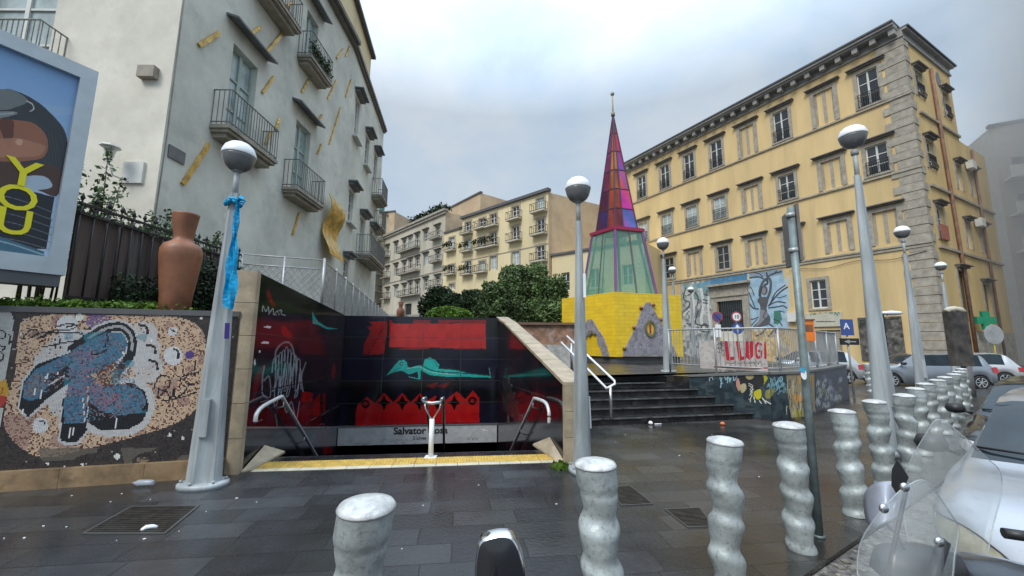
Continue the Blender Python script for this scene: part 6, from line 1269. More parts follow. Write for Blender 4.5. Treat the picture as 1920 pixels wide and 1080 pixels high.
b = copy_tree(b0); put(b, 12.6, 14.2, 0, 1); b['label'] = 'lone bollard at the road corner beyond the graffiti wall'

# ================================================================== cars
K['tyre'] = mat('tyre_rubber', (.02,.02,.02), .8); K['plastic'] = mat('black_plastic', (.02,.02,.022), .45); K['chrome'] = mat('chrome', (.7,.7,.7), .08, 1., v=.03)
K['car_glass'] = mat('car_window_glass', (.02,.03,.038), .07, v=.3, sc=2, spec=.4); K['lens'] = mat('headlamp_lens', (.55,.56,.54), .08, .3, v=.25, sc=14, coat=1); K['lens_old'] = mat('yellowed_headlamp_lens', (.36,.33,.22), .2, .0, v=.25, sc=14, coat=1); K['red_lens'] = mat('red_tail_lens', (.45,.01,.02), .15, coat=1)
def cr1(xs, ys, x):
    i = max(0, min(len(xs)-2, int(np.searchsorted(xs, x))-1)); t = (x-xs[i])/(xs[i+1]-xs[i]); t = max(0, min(1, t))
    s_ = [(ys[min(len(ys)-1,k+1)]-ys[max(0,k-1)])/(xs[min(len(ys)-1,k+1)]-xs[max(0,k-1)]) for k in (i, i+1)]; h = xs[i+1]-xs[i]
    return (2*t**3-3*t*t+1)*ys[i]+(t**3-2*t*t+t)*h*s_[0]+(-2*t**3+3*t*t)*ys[i+1]+(t**3-t*t)*h*s_[1]
def make_car(name, lab, col, L=3.9, W_=1.68, H=1.42, style='hatch', metal=.5, lens=None, wiper=True):
    """x forward, origin at the centre on the ground"""
    t = thing(name, lab, 'car', (0,0,0)); hw = W_/2; f = L/2
    paint = mat(name+'_paint', col, .28, metal, v=.05, sc=2, coat=.8, dirt=(tuple(c*.6 for c in col), .25, 5))
    cow = f-1.05; rf = f-1.75; belt = .93*H/1.42; hood = .86*H/1.42
    rr = -f+.55 if style != 'wagon' else -f+.45; rb_ = -f+.12
    #            x      zbot  hood/belt   roof     w      wroof
    st_ = [(-f, .42, .60, .62, .66, .55), (-f+.05, .28, .80, .85, .90, .70), (rb_, .24, .88, .93, .95, .74), (rr, .2, belt, H*.985, .99, .72), (-.3, .18, belt, H, 1.0, .74), (rf-.05, .18, belt-.01, H*.985, 1.0, .73), (rf+.1,.18,belt-.015,H*.955,1.0,.735), (cow, .18, belt-.03, belt+.035, 1.0, .84), (f-.65, .18, hood, hood+.045, .985, .80), (f-.25, .2, hood-.10, hood-.05, .92, .72), (f-.08, .24, hood-.24, hood-.19, .76, .58), (f, .36, .46, .48, .52, .4)]
    xs = [q[0] for q in st_]; grid = sorted(set(xs+[x_ for x_ in np.linspace(-f, f, 44)])); grid = [g_ for i, g_ in enumerate(grid) if i == 0 or g_-grid[i-1] > .015]
    def sec(x):
        zb, zs, zr_, w_, wr = [cr1(xs, [q[k] for q in st_], x) for k in range(1, 6)]; w_ *= hw; wr *= hw; zr_ = max(zr_, zs+.02)
        for ax in (f-.75, -f+.68):        # wheel arches
            d = abs(x-ax)
            if d < .36: zb = max(zb, math.sqrt(max(0, .36**2-d*d))*.95+.28)
        zb = min(zb, zs-.2); m_ = zb+(zs-zb)*.55
        return [(0,zb),(w_*.9,zb),(w_*.985,zb+.03),(w_*1.0,m_),(w_*.985,zs-.09),(w_*.945,zs),(wr*1.0+(w_*.945-wr)*.06,zs+(zr_-zs)*.92),(wr*.88,zr_-.012 if zr_-zs>.1 else zr_-.004),(wr*.45,zr_+.012),(0,zr_+.018)]
    secs = [sec(x) for x in grid]; body = MB(); gl = MB(); n_ = 10
    side_a, side_b = rr+.1, rf+.05
    pill = [(-.28,-.22)] if style != 'wagon' else [(-.2,-.14),(-f+1.15,-f+1.22)]
    for i in range(len(grid)-1):
        x0, x1 = grid[i], grid[i+1]; xm = (x0+x1)/2
        for sgn in (1,-1):
            for j in range(n_-1):
                a, b, c_, d = (x0,sgn*secs[i][j][0],secs[i][j][1]),(x1,sgn*secs[i+1][j][0],secs[i+1][j][1]),(x1,sgn*secs[i+1][j+1][0],secs[i+1][j+1][1]),(x0,sgn*secs[i][j+1][0],secs[i][j+1][1])
                g_ = (j == 5 and side_a < xm < rf-.02 and not any(p0 < xm < p1 for p0, p1 in pill)) or (j >= 6 and rf+.02 < xm < cow-.02 and j < 9) or (j >= 6 and rb_+.03 < xm < rr-.05)
                (gl if g_ else body).add([a,b,c_,d] if sgn > 0 else [d,c_,b,a], [(0,1,2,3)], True)
    bo_ = obj('body', body, paint, t); go_ = obj('windows', gl, K['car_glass'], t)
    import bmesh
    for o in (bo_, go_):
        bm = bmesh.new(); bm.from_mesh(o.data); bmesh.ops.remove_doubles(bm, verts=bm.verts, dist=.0005); bmesh.ops.recalc_face_normals(bm, faces=bm.faces); bm.to_mesh(o.data); bm.free()
        for p in o.data.polygons: p.use_smooth = True
    def surf(x, j, k=0.):
        s0 = sec(x); a, b = s0[j], s0[min(9,j+1)]; return (a[0]+(b[0]-a[0])*k, a[1]+(b[1]-a[1])*k)
    for sx in (f-.75, -f+.68):
        for sy in (1,-1):
            mb = MB(); y1 = sy*(hw-.0); y0_ = sy*(hw-.2); k = 28
            def disc(prof, m, nm, par):
                mb = MB(); vs = [(sx+r*math.cos(2*PI*i/k), y_, .30+r*math.sin(2*PI*i/k)) for r, y_ in prof for i in range(k)]; fs = [(i*k+j,i*k+(j+1)%k,(i+1)*k+(j+1)%k,(i+1)*k+j) for i in range(len(prof)-1) for j in range(k)]+[tuple(range((len(prof)-1)*k, len(prof)*k))]
                mb.add(vs, fs, True); return obj(nm, mb, m, par)
            wo = disc([(.05,y0_),(.29,y0_),(.30,y0_+sy*.03),(.30,y1-sy*.05),(.28,y1-sy*.015),(.21,y1-sy*.015),(.205,y1-sy*.03)], K['tyre'], 'wheel', t)
            mb = MB()
            for q in range(7):
                a = 2*PI*q/7; mb.beam((sx,y1-sy*.02,.30), (sx+.19*math.cos(a),y1-sy*.02,.30+.19*math.sin(a)), .02, .05, (0,sy,0))
            mb.tube([(sx,y1-sy*.03,.30),(sx,y1-sy*.008,.30)], .045, 10); mb.tube([(sx+.195*math.cos(a),y1-sy*.02,.30+.195*math.sin(a)) for a in [q*PI/12 for q in range(25)]], .012, 5, False); obj('rim', mb, K['alu'], wo)
            disc([(.10,y0_-sy*.02),(.35,y0_-sy*.02),(.35,y0_-sy*.015)], K['tyre'], 'arch_liner', t)
    for sy in (1,-1):   # headlamps, mirrors, tail lamps
        mb = MB(); U = 14; V = 5; g2 = []
        def xsurf(y, z):
            for k_ in range(160):
                x = f-.01-k_*.008; sc_ = sec(x); wmax = 0
                for j in range(9):
                    (y0_, z0_), (y1_, z1_) = sc_[j], sc_[j+1]
                    if min(z0_,z1_) <= z <= max(z0_,z1_): wmax = max(wmax, y0_+(y1_-y0_)*((z-z0_)/(z1_-z0_) if abs(z1_-z0_) > 1e-6 else 0))
                if wmax >= y: return x
            return f-1.2
        for i in range(U+1):
            t_ = i/U; yy = hw*(.44+.525*t_); zl = .455+.16*t_**1.5; zu = zl+.02+.155*math.sin(PI*min(1,.12+.80*t_))**.8
            for j in range(V+1): z = zl+(zu-zl)*j/V; g2.append((xsurf(yy, z)+.014, sy*(yy+.012), z))
        mb.add(g2, [(i*(V+1)+j,(i+1)*(V+1)+j,(i+1)*(V+1)+j+1,i*(V+1)+j+1) for i in range(U) for j in range(V)], True); obj('headlight', mb, lens or K['lens'], t)
        mb = MB(); mb.tube([g2[i*(V+1)+V] for i in range(U+1)]+[g2[i*(V+1)] for i in range(U,-1,-1)]+[g2[V]], .006, 4, False); obj('headlight_trim', mb, K['plastic'], t)
        mb = MB(); mb.box(0,0,0,0,0,0) if False else None
        x_ = cow-.12; y_ = sy*(hw*.93); mb.tube([(x_,y_,belt+.03),(x_+.02,y_+sy*.08,belt+.06)], .025, 6); mb.lathe([(.01,-.07),(.09,-.05),(.115,0),(.09,.06),(.01,.075)], (x_+.02,y_+sy*.16,belt+.08), 14, sq=.9); obj('mirror', mb, K['plastic'] if sum(col) < .5 else K['plastic'], t)
        mb = MB(); z0 = .62*H/1.42 if style != 'wagon' else .72; y_ = sy*hw*.93; mb.hexa([(-f-.005,y_-sy*.18,z0),(-f-.005,y_,z0),(-f+.22,y_+sy*.05,z0+.02),(-f+.22,y_-sy*.1,z0),(-f+.03,y_-sy*.18,z0+.24),(-f+.03,y_-sy*.01,z0+.24),(-f+.24,y_+sy*.035,z0+.22),(-f+.22,y_-sy*.1,z0+.2)]); obj('tail_light', mb, K['red_lens'], t)
    mb = MB(); mb.hexa([(f-.03,-.42,.42),(f-.03,.42,.42),(f-.3,.42,.42),(f-.3,-.42,.42),(f-.075,-.34,.56),(f-.075,.34,.56),(f-.3,.34,.56),(f-.3,-.34,.56)]); mb.box(f-.25,f-.005,-.45,.45,.24,.33); obj('grille', mb, K['plastic'], t)
    mb = MB(); mb.box(f-.08,f-.012,-.30,.30,.475,.488); mb.box(f-.08,f-.018,-.30,.30,.515,.526); obj('grille_bars', mb, K['alu'], t)
    mb = MB(); mb.box(f-.03,f+.012,-.24,.24,.36,.41+.05); obj('number_plate', mb, K['globe_white'], t)
    if wiper:
        mb = MB()
        for y0_, y1_ in ((.35,-.3),(-.15,-.7)):
            a = Vector((cow-.02, y0_, surf(cow-.02,8)[1]+.02)); b = Vector((cow-.12, y1_, surf(cow-.12,7)[1]+.015)); mb.tube([a, a.lerp(b,.5)+Vector((0,0,.02)), b], .010, 5)
        obj('wiper', mb, K['plastic'], t)
    return t
def place_car(o, P, heading, z=-.2): put(o, P[0], P[1], z, heading)
kerb_h = math.atan2(-KD.y, -KD.x)
c1 = make_car('parked_car', 'silver grey small car with black window glass nearest in the row of parked cars', (.40,.42,.45), 3.5, 1.66, 1.40, metal=.35, lens=K['lens_old'])
P = KP(.32+1.75, .52+.83); place_car(c1, P, kerb_h)
c2 = make_car('parked_car', 'black car parked behind the silver one, folded dark mirror toward the bollards', (.008,.008,.009), 4.0, 1.70, 1.36, metal=0.)
P = KP(3.95+2.0, .04+.85); place_car(c2, P, kerb_h, -.24)
c3 = make_car('parked_car', 'third parked car in the kerb row, dark brown with pale windscreen', (.05,.035,.03), 4.1, 1.72, 1.42)
P = KP(8.4+2.0, .10+.85); place_car(c3, P, kerb_h, -.2)
c4 = make_car('station_wagon', 'silver blue station wagon seen side-on behind the bollards', (.30,.33,.37), 4.6, 1.75, 1.50, 'wagon'); place_car(c4, (18.9,18.6), math.atan2(.25,-1), -.25)
c5 = make_car('hatchback', 'white hatchback with a red tail lamp parked in front of the shop sign', (.62,.64,.64), 3.9, 1.68, 1.45); place_car(c5, (14.1,19.2), math.atan2(.20,-1), -.12)
c6 = make_car('hatchback', 'white car behind the station wagon with a dark rear window', (.60,.62,.63), 3.9, 1.70, 1.45); place_car(c6, (22.2,20.0), math.atan2(.5,-1), -.2)
c7 = make_car('parked_car', 'dark grey car at the end of the kerb row by the right edge', (.06,.062,.07), 4.1, 1.72, 1.45); P = KP(13.0+2, .3+.85); place_car(c7, P, kerb_h, -.2)
c8 = make_car('hatchback', 'white car glimpsed through the bar railing behind the banner', (.60,.61,.60), 3.9, 1.68, 1.45); place_car(c8, (11.9,22.3), math.atan2(.3,-1), -.1)

# ================================================================== scooters
K['screen'] = glassmat('scratched_clear_screen', (.50,.54,.54), .10, .20)
def scooter(lab, P, heading, col, screens, mirror=True):
    t = thing('scooter', lab, 'scooter', (0,0,0)); pm_ = mat('scooter_paint', col, .3, .3, v=.08, coat=.6)
    for x_ in (.68,-.58):
        mb = MB(); mb.tube([(x_+.19*math.cos(a),0,.24+.19*math.sin(a)) for a in [k*PI/12 for k in range(25)]], .05, 10, False); w_ = obj('wheel', mb, K['tyre'], t)
        mb = MB()
        for k in range(5): a = k*2*PI/5; mb.beam((x_,0,.24),(x_+.16*math.cos(a),0,.24+.16*math.sin(a)), .03, .02, (0,1,0))
        obj('hub', mb, K['alu'], w_)
    mb = MB(); mb.tube([(.66,0,.24),(.60,0,.5),(.52,0,.80),(.46,0,1.0)], [.03,.035,.03,.025], 8); obj('steering_column', mb, K['plastic'], t)
    mb = MB(); prof = [(.74,.30,.05),(.72,.42,.10),(.66,.55,.19),(.62,.70,.22),(.60,.86,.20),(.56,.98,.14),(.50,1.03,.08)]
    vs = []; k = 11
    for x_, z, w_ in prof:
        for i in range(k): u = (i/(k-1)-.5)*2; vs.append((x_-.10*u*u, w_*u, z))
    mb.add(vs, [(i*k+j,i*k+j+1,(i+1)*k+j+1,(i+1)*k+j) for i in range(len(prof)-1) for j in range(k-1)], True)
    for i, v in enumerate(list(vs)): pass
    mb.add([(x_-.03,y_,z) for x_, y_, z in vs], [(i*k+j,(i+1)*k+j,(i+1)*k+j+1,i*k+j+1) for i in range(len(prof)-1) for j in range(k-1)], True); obj('front_fairing', mb, pm_, t)
    mb = MB(); mb.lathe([(.02,-.10),(.10,-.06),(.13,.0),(.10,.06),(.02,.08)], (.55,0,.98), 16, sq=1.3); obj('headlamp_cowl', mb, pm_, t)
    mb = MB(); mb.lathe([(.005,0),(.06,.006),(.07,.03)], (0,0,0), 14)
    mb.v = [(.69-.0+(-z)*1., x_, .93+y_) for x_, y_, z in mb.v]; obj('headlight', mb, K['lens'], t)
    mb = MB(); mb.tube([(.42,-.33,1.0),(.46,-.15,.99),(.47,0,.98),(.46,.15,.99),(.42,.33,1.0)], .016, 8); mb.tube([(.42,.24,.998),(.415,.34,1.0)], .022, 8); mb.tube([(.42,-.24,.998),(.415,-.34,1.0)], .022, 8); obj('handlebar', mb, K['plastic'], t)
    mb = MB(); mb.box(-.15,.45,-.17,.17,.26,.32); obj('footboard', mb, K['plastic'], t)
    mb = MB(); vs = []; k = 12; pr_ = [(.0,.30,.34,.13),(-.1,.28,.62,.17),(-.4,.34,.70,.19),(-.75,.46,.72,.15),(-.92,.58,.72,.07)]
    for x_, z0, z1, w_ in pr_:
        for i in range(k): a = 2*PI*i/k; vs.append((x_, w_*math.cos(a), (z0+z1)/2+(z1-z0)/2*math.sin(a)))
    mb.add(vs, [(i*k+j,i*k+(j+1)%k,(i+1)*k+(j+1)%k,(i+1)*k+j) for i in range(4) for j in range(k)]+[tuple(range(k)), tuple(4*k+j for j in range(k))], True); obj('rear_body', mb, pm_, t)
    mb = MB(); vs = []; pr_ = [(-.02,.70,.76,.10),(-.12,.70,.80,.15),(-.4,.70,.80,.16),(-.6,.72,.86,.16),(-.85,.74,.86,.12),(-.9,.76,.82,.06)]
    for x_, z0, z1, w_ in pr_:
        for i in range(k): a = 2*PI*i/k; vs.append((x_, w_*math.cos(a), (z0+z1)/2+(z1-z0)/2*math.sin(a)))
    mb.add(vs, [(i*k+j,i*k+(j+1)%k,(i+1)*k+(j+1)%k,(i+1)*k+j) for i in range(5) for j in range(k)]+[tuple(range(k)), tuple(5*k+j for j in range(k))], True); obj('seat', mb, K['plastic'], t)
    put(t, P[0], P[1], -.2, heading); t['screens'] = 0; del t['screens']; return t
def world_part(t, name, mb, m):
    """mesh given in world points, attached to a rotated thing"""
    M = Matrix.Translation(t.location) @ t.rotation_euler.to_matrix().to_4x4(); Mi = M.inverted(); me = bpy.data.meshes.new(name); me.from_pydata([tuple(Mi@Vector(v)) for v in mb.v], [], mb.f)
    if any(mb.sm): me.polygons.foreach_set('use_smooth', mb.sm)
    me.materials.append(m); o = bpy.data.objects.new(name, me); o.parent = t; C.objects.link(o); return o
def screen_part(t, outline, D, bow, tilt, m, name='windscreen', n=14, thick=.004, rim=True):
    """a bowed clear plastic screen whose outline stands D metres off; bow bends its sides back"""
    pts = smooth(outline, True, 5); xs_ = [p[0] for p in pts]; ys_ = [p[1] for p in pts]; cx_ = (min(xs_)+max(xs_))/2; w_ = (max(xs_)-min(xs_))/2; cy_ = (min(ys_)+max(ys_))/2; h_ = (max(ys_)-min(ys_))/2
    def P(px, py): u = (px-cx_)/w_; v = (cy_-py)/h_; return YD(px, py, D + bow*u*u + tilt*v)
    mb = MB(); c0 = P(cx_, cy_); rings = [[P(cx_+(x-cx_)*q, cy_+(y-cy_)*q) for x, y in pts] for q in (.2,.4,.6,.8,1.)]; k = len(pts); vs = [c0]+[p for r in rings for p in r]
    fs = [(0,1+i,1+(i+1)%k) for i in range(k)]+[(1+r*k+i,1+(r+1)*k+i,1+(r+1)*k+(i+1)%k,1+r*k+(i+1)%k) for r in range(4) for i in range(k)]; mb.add(vs, fs, True); o = world_part(t, name, mb, m)
    sol = o.modifiers.new('thickness', 'SOLIDIFY'); sol.thickness = thick
    if rim: mb = MB(); mb.tube([tuple(p) for p in rings[-1]]+[tuple(rings[-1][0])], .0022, 5, False); r_ = world_part(t, 'screen_edge', mb, K['screen_edge'])
    return o
K['screen_edge'] = glassmat('screen_edge', (.5,.55,.55), .1, .5)
mb = MB(); pts_ = [(a_-.62,z_) for a_, z_ in ((-.75,.938),(-.25,.94),(-.1,.90),(-.3,.86),(-.45,.875),(-.55,.82),(-.68,.85),(-.78,.89))]; cx_, cy_ = 1.43+.010*math.sin(.93*15)*math.cos(b3.rotation_euler.z), 2.83
mb.add([(cx_+.1185*math.cos(a), cy_+.1185*math.sin(a), z) for a, z in pts_], [tuple(range(len(pts_)))]); world_part(b3, 'chipped_patch', mb, K['plastic'])
s1 = scooter('scooter with two scratched clear windscreens standing before the silver car', (1.30,1.32), -.55+PI*.0, (.02,.024,.032), None)
put(s1, 1.50, .98, -.2, math.radians(68))
screen_part(s1, [(1608,1052),(1622,1000),(1668,940),(1700,912),(1728,900),(1748,915),(1780,960),(1796,990),(1790,1040),(1775,1110),(1700,1150),(1620,1100)], 1.28, .10, .05, K['screen'])
for px, py in ((1697,914),(1762,1017),(1658,954)):
    q = YD(px, py, 1.26); mb = MB(); mb.lathe([(.012,-.006),(.014,0),(.009,.006)], (0,0,0), 12); mb.v = [(q.x+x_, q.y-z, q.z+y_) for x_, y_, z in mb.v]; world_part(s1, 'screen_bolt', mb, K['chrome'])
mb = MB(); A_, B_ = YD(1770,1015,1.34), YD(1735,1130,1.30); mb.tube([A_, B_], .016, 8); A_, B_ = YD(1700,915,1.34), YD(1655,1120,1.32); mb.tube([A_, B_], .006, 6); world_part(s1, 'screen_stay', mb, K['plastic'])
mb = MB(); q = [(1682,862),(1672,880),(1671,910),(1680,925),(1700,905),(1704,895)]; a = [YD(x,y,1.40) for x, y in q]; b = [YD(x+(3 if i<3 else 0),y,1.47) for i, (x, y) in enumerate(q)]; k = len(q)
mb.add(a+b, [tuple(range(k)), tuple(range(k,2*k))[::-1]]+[(i,k+i,k+(i+1)%k,(i+1)%k) for i in range(k)]); world_part(s1, 'mirror', mb, K['plastic'])
screen_part(s1, [(1628,928),(1650,908),(1692,900),(1704,925),(1690,955),(1662,982),(1640,992),(1628,965)], 1.55, .12, .04, mat('pearl_fairing', (.30,.31,.36), .35, .2, v=.15, sc=9), 'hand_guard', thick=.012, rim=False)
mb = MB(); ce = YD(1722,1062,1.42); mb.lathe([(.01,-.07),(.10,-.06),(.15,-.01),(.13,.04),(.06,.06),(.01,.065)], tuple(ce), 20, sq=.55); world_part(s1, 'instrument_cowl', mb, K['plastic'])
mb = MB(); mb.tube([YD(1664,985,1.5), YD(1680,1000,1.42), YD(1700,1040,1.40), YD(1712,1075,1.42)], .006, 6); mb.tube([YD(1770,1012,1.5), YD(1760,1040,1.40), YD(1745,1080,1.40)], .006, 6); world_part(s1, 'brake_cable', mb, K['plastic'])
s2 = scooter('second scooter with a tall clear windscreen beside the silver car', (2.0,1.5), .3, (.05,.055,.065), None); put(s2, 2.28, 1.32, -.2, math.radians(66))
screen_part(s2, [(1760,786),(1800,812),(1850,858),(1876,886),(1876,930),(1862,985),(1850,1050),(1838,1120),(1740,1100),(1700,1000),(1695,930),(1700,880),(1735,815)], 1.85, .10, .02, K['screen'])
# scooter whose mirror pokes up at the bottom edge
s3 = scooter('scooter almost out of frame, only its black mirror with chrome rim shows', (0,1), 0, (.3,.02,.02), None); put(s3, -.32, .52, -.2, math.radians(95))
def mirror_outline(s_): return [YD(937+(x-937)*s_, 1060+(y-1060)*s_, .93) for x, y in smooth([(890,1080),(893,1040),(901,1014),(925,1004),(952,1003),(966,1014),(977,1040),(986,1085),(980,1130),(937,1150),(893,1130)], True, 4)]
o1, o2 = mirror_outline(1.0), mirror_outline(.93); mb = MB(); k = len(o1); off = Vector((0,.03,0)); cen = sum(o2, Vector())/k
mb.add([*o1, *[p+off for p in o1], *[p-Vector((0,.004,0)) for p in o2]], [(i,(i+1)%k,k+(i+1)%k,k+i) for i in range(k)]+[(i,2*k+i,2*k+(i+1)%k,(i+1)%k) for i in range(k)], True); mb.add([p+off for p in o1], [tuple(range(k))]); mi = world_part(s3, 'mirror_rim', mb, K['chrome'])
mb = MB(); inn = [o2]+[[cen+(p-cen)*q-Vector((0,.004+.012*(1-q*q),0)) for p in o2] for q in (.8,.5,.2)]; vs = [p-Vector((0,.004,0)) for p in o2]+[p for r in inn[1:] for p in r]
mb.add(vs, [(r*k+i,r*k+(i+1)%k,(r+1)*k+(i+1)%k,(r+1)*k+i) for r in range(3) for i in range(k)]+[tuple(3*k+i for i in range(k))], True); world_part(s3, 'mirror_back', mb, mat('gloss_black', (.012,.013,.016), .18, v=.2, coat=.6))
mb = MB(); mb.tube([(cen.x,.95,1.04),(cen.x-.02,.93,.92),(-.25,.9,.82)], .008, 8); world_part(s3, 'mirror_stem', mb, K['chrome'])

# ================================================================== poles, signs, odds and ends
K['pole'] = mat('weathered_green_pole', (.20,.25,.25), .5, .3, v=.25, sc=5, dirt=((.10,.11,.11), .6, 6))
sp_ = thing('sign_pole', 'thin leaning grey sign pole among the bollards, with a round sticker', 'sign pole', (2.60,3.58,0))
mb = MB(); mb.tube([(2.60,3.58,0),(2.63,3.60,1.5),(2.65,3.62,2.9)], [.036,.032,.030], 12); mb.lathe([(.05,0),(.045,.02)], (2.60,3.58,0), 12); obj('pole', mb, K['pole'], sp_)
mb = MB(); mb.hexa([(2.685,3.60,2.38),(2.70,3.58,2.38),(2.84,3.98,2.38),(2.825,4.0,2.38),(2.685,3.60,2.93),(2.70,3.58,2.93),(2.84,3.98,2.93),(2.825,4.0,2.93)]); obj('sign_plate', mb, K['dark_trim'], sp_)
mb = MB()
for z in (2.82,2.48): mb.tube([(2.64,3.62,z-.02),(2.64,3.62,z+.02)], .04, 10); mb.tube([(2.66,3.62,z),(2.75,3.74,z)], .012, 6)
obj('clamp', mb, K['galv'], sp_)
def decal(px, py, D, r, m, name, par, ry=None):
    q = YD(px, py, D); mb = MB(); k = 20; mb.add([(q.x+r*math.cos(2*PI*i/k), q.y+.006*math.cos(2*PI*i/k)**2, q.z+(ry or r)*math.sin(2*PI*i/k)) for i in range(k)], [tuple(range(k))]); return obj(name, mb, m, par)
decal(1508, 702, 3.53, .026, K['globe_white'], 'sticker', sp_, .045); decal(1506, 693, 3.525, .024, mat('sky_blue_print', (.05,.35,.6), .4), 'sticker_print', sp_, .025)
BLUE = mat('sign_blue', (.05,.09,.28), .4, v=.05); REDS = mat('sign_red', (.36,.07,.08), .4, v=.05); WHT = K['globe_white']
def disc_sign(lab, px, py, Y, r, faces, zb=0., name='traffic_sign', cat='traffic sign', polem=K['galv']):
    q = YD(px, py, Y); t = thing(name, lab, cat, (q.x, q.y, zb)); mb = MB(); mb.tube([(q.x,q.y+.06,zb),(q.x,q.y+.06,q.z+r)], .03, 8); obj('pole', mb, polem, t); n_ = 0
    for rr_, m in faces:
        mb = MB(); k = 24; vs = [(q.x+rr_*math.cos(2*PI*i/k), q.y-.006*n_, q.z+rr_*math.sin(2*PI*i/k)) for i in range(k)]+[(q.x+rr_*math.cos(2*PI*i/k), q.y+.012, q.z+rr_*math.sin(2*PI*i/k)) for i in range(k)]
        mb.add(vs, [tuple(range(k))[::-1]]+[(i,(i+1)%k,k+(i+1)%k,k+i) for i in range(k)]); obj('disc', mb, m, t); n_ += 1
    return t, q
t, q = disc_sign('round blue and red no-parking sign behind the banner', 1345, 594, 19.5, .27, [(.27, REDS), (.205, BLUE)], DZ)
mb = MB(); mb.beam((q.x-.17,q.y-.015,q.z+.17),(q.x+.17,q.y-.015,q.z-.17), .02, .06, (0,1,0)); obj('bar', mb, REDS, t)
mb = MB(); mb.box(q.x-.14,q.x+.14,q.y-.01,q.y+.01,q.z-1.0,q.z-.38); obj('plate', mb, WHT, t)
t, q = disc_sign('round red-rimmed speed limit sign above a blue arrow disc', 1381, 594, 19.5, .26, [(.26, REDS), (.195, WHT)], DZ)
text_mesh('speed_figure', '10', .26, BLK, t, face_mat((q.x,q.y-.012,q.z), (1,0,0), (0,-1,0)))
mb = MB(); k = 24; vs = [(q.x+.28*math.cos(2*PI*i/k), q.y-.005, q.z-.58+.28*math.sin(2*PI*i/k)) for i in range(k)]; mb.add(vs, [tuple(range(k))[::-1]]); obj('blue_disc', mb, BLUE, t)
mb = MB(); mb.beam((q.x,q.y-.012,q.z-.76),(q.x,q.y-.012,q.z-.48), .01, .06, (1,0,0)); mb.add([(q.x-.12,q.y-.014,q.z-.52),(q.x+.12,q.y-.014,q.z-.52),(q.x,q.y-.014,q.z-.36)], [(0,1,2)]); obj('arrow', mb, WHT, t)
q = YD(1587, 612, 13.4); t = thing('direction_sign', 'blue square sign with a white letter A over a dark arrow plate', 'sign', (q.x,q.y,-.2)); mb = MB(); mb.tube([(q.x+.05,q.y+.05,-.2),(q.x+.02,q.y+.05,q.z+.2)], .03, 8); obj('pole', mb, K['galv'], t)
mb = MB(); mb.box(q.x-.18,q.x+.22,q.y-.02,q.y+.03,q.z-.30,q.z+.24); obj('panel', mb, BLUE, t); text_mesh('letter', 'A', .30, WHT, t, face_mat((q.x-.02,q.y-.025,q.z+.0), (1,0,0), (0,-1,0)))
mb = MB(); mb.box(q.x-.26,q.x+.36,q.y-.02,q.y+.03,q.z-.62,q.z-.40); obj('arrow_plate', mb, K['plastic'], t); mb = MB(); mb.box(q.x+.02,q.x+.25,q.y-.028,q.y-.021,q.z-.53,q.z-.49); mb.add([(q.x-.16,q.y-.026,q.z-.51),(q.x+.03,q.y-.026,q.z-.44),(q.x+.03,q.y-.026,q.z-.58)], [(0,1,2)]); obj('arrow', mb, K['galv'], t)
q = YD(1512, 618, 9.9); q2 = Vector((q.x,q.y,q.z)); ob_ = thing('orange_box', 'bright orange box fixed to the railing beside the sign pole', 'box', (q.x,q.y,q.z-.25)); mb = MB(); mb.box(q.x-.14,q.x+.14,q.y-.08,q.y+.1,q.z-.28,q.z+.22); obj('housing', mb, mat('orange_enamel', (.80,.20,.02), .4), ob_); mb = MB(); mb.box(q.x-.16,q.x+.16,q.y-.1,q.y+.12,q.z+.22,q.z+.26); mb.box(q.x-.1,q.x+.1,q.y-.088,q.y-.08,q.z-.05,q.z+.12); obj('lid', mb, K['terracotta'], ob_)
q = YD(1790, 585, 13.2); t = thing('advertising_totem', 'tall dark brown weathered totem panel with a rounded pale top', 'totem', (q.x,q.y,-.2)); mb = MB(); mb.prism([(q.x-.30,q.y-.1),(q.x+.30,q.y-.1),(q.x+.30,q.y+.12),(q.x-.30,q.y+.12)], .95, q.z); obj('panel', mb, mat('sooty_panel', (.07,.062,.055), .6, v=.5, sc=3), t)
mb = MB(); mb.tube([(q.x+.12,q.y,-.2),(q.x+.12,q.y,.96)], .13, 12); obj('leg', mb, K['tar'], t); mb = MB(); mb.tube([(q.x-.30,q.y,q.z+.0),(q.x-.2,q.y,q.z+.08),(q.x,q.y,q.z+.11),(q.x+.2,q.y,q.z+.08),(q.x+.30,q.y,q.z)], .09, 8); obj('head', mb, K['greyb'], t)
q = Vector((FS.p(5.6,.5,0)[0], FS.p(5.6,.5,0)[1], 3.3)); t = thing('pharmacy_cross', 'green pharmacy cross hanging on the shop wall', 'sign', tuple(q)); mb = MB(); mb.box(q.x-.65,q.x+.65,q.y-.08,q.y+.08,q.z-.24,q.z+.24); mb.box(q.x-.24,q.x+.24,q.y-.085,q.y+.085,q.z-.6,q.z+.6); obj('cross', mb, mat('pharmacy_green', (.02,.28,.15), .4), t); mb = MB(); mb.beam((q.x,q.y+.05,q.z),(q.x+.1,q.y+.9,q.z), .05, .05); obj('bracket', mb, K['iron'], t)
t, q = disc_sign('oval pale convex traffic mirror on a yellow post by the shops', 1864, 627, 19.5, .5, [(.48, K['galv'])], -.2, 'traffic_mirror', 'mirror', mat('yellow_post', (.42,.36,.06), .6))
q = Vector(FS.p(10.6,.03,1.9)); mb = MB(); FS.box(mb, 10.0, 11.0, .01, .05, 1.3, 2.7); tag(obj('wall_poster', mb, mat('red_poster', (.42,.05,.05), .6, v=.2), None), 'red poster on the shop wall at the right edge', 'poster')
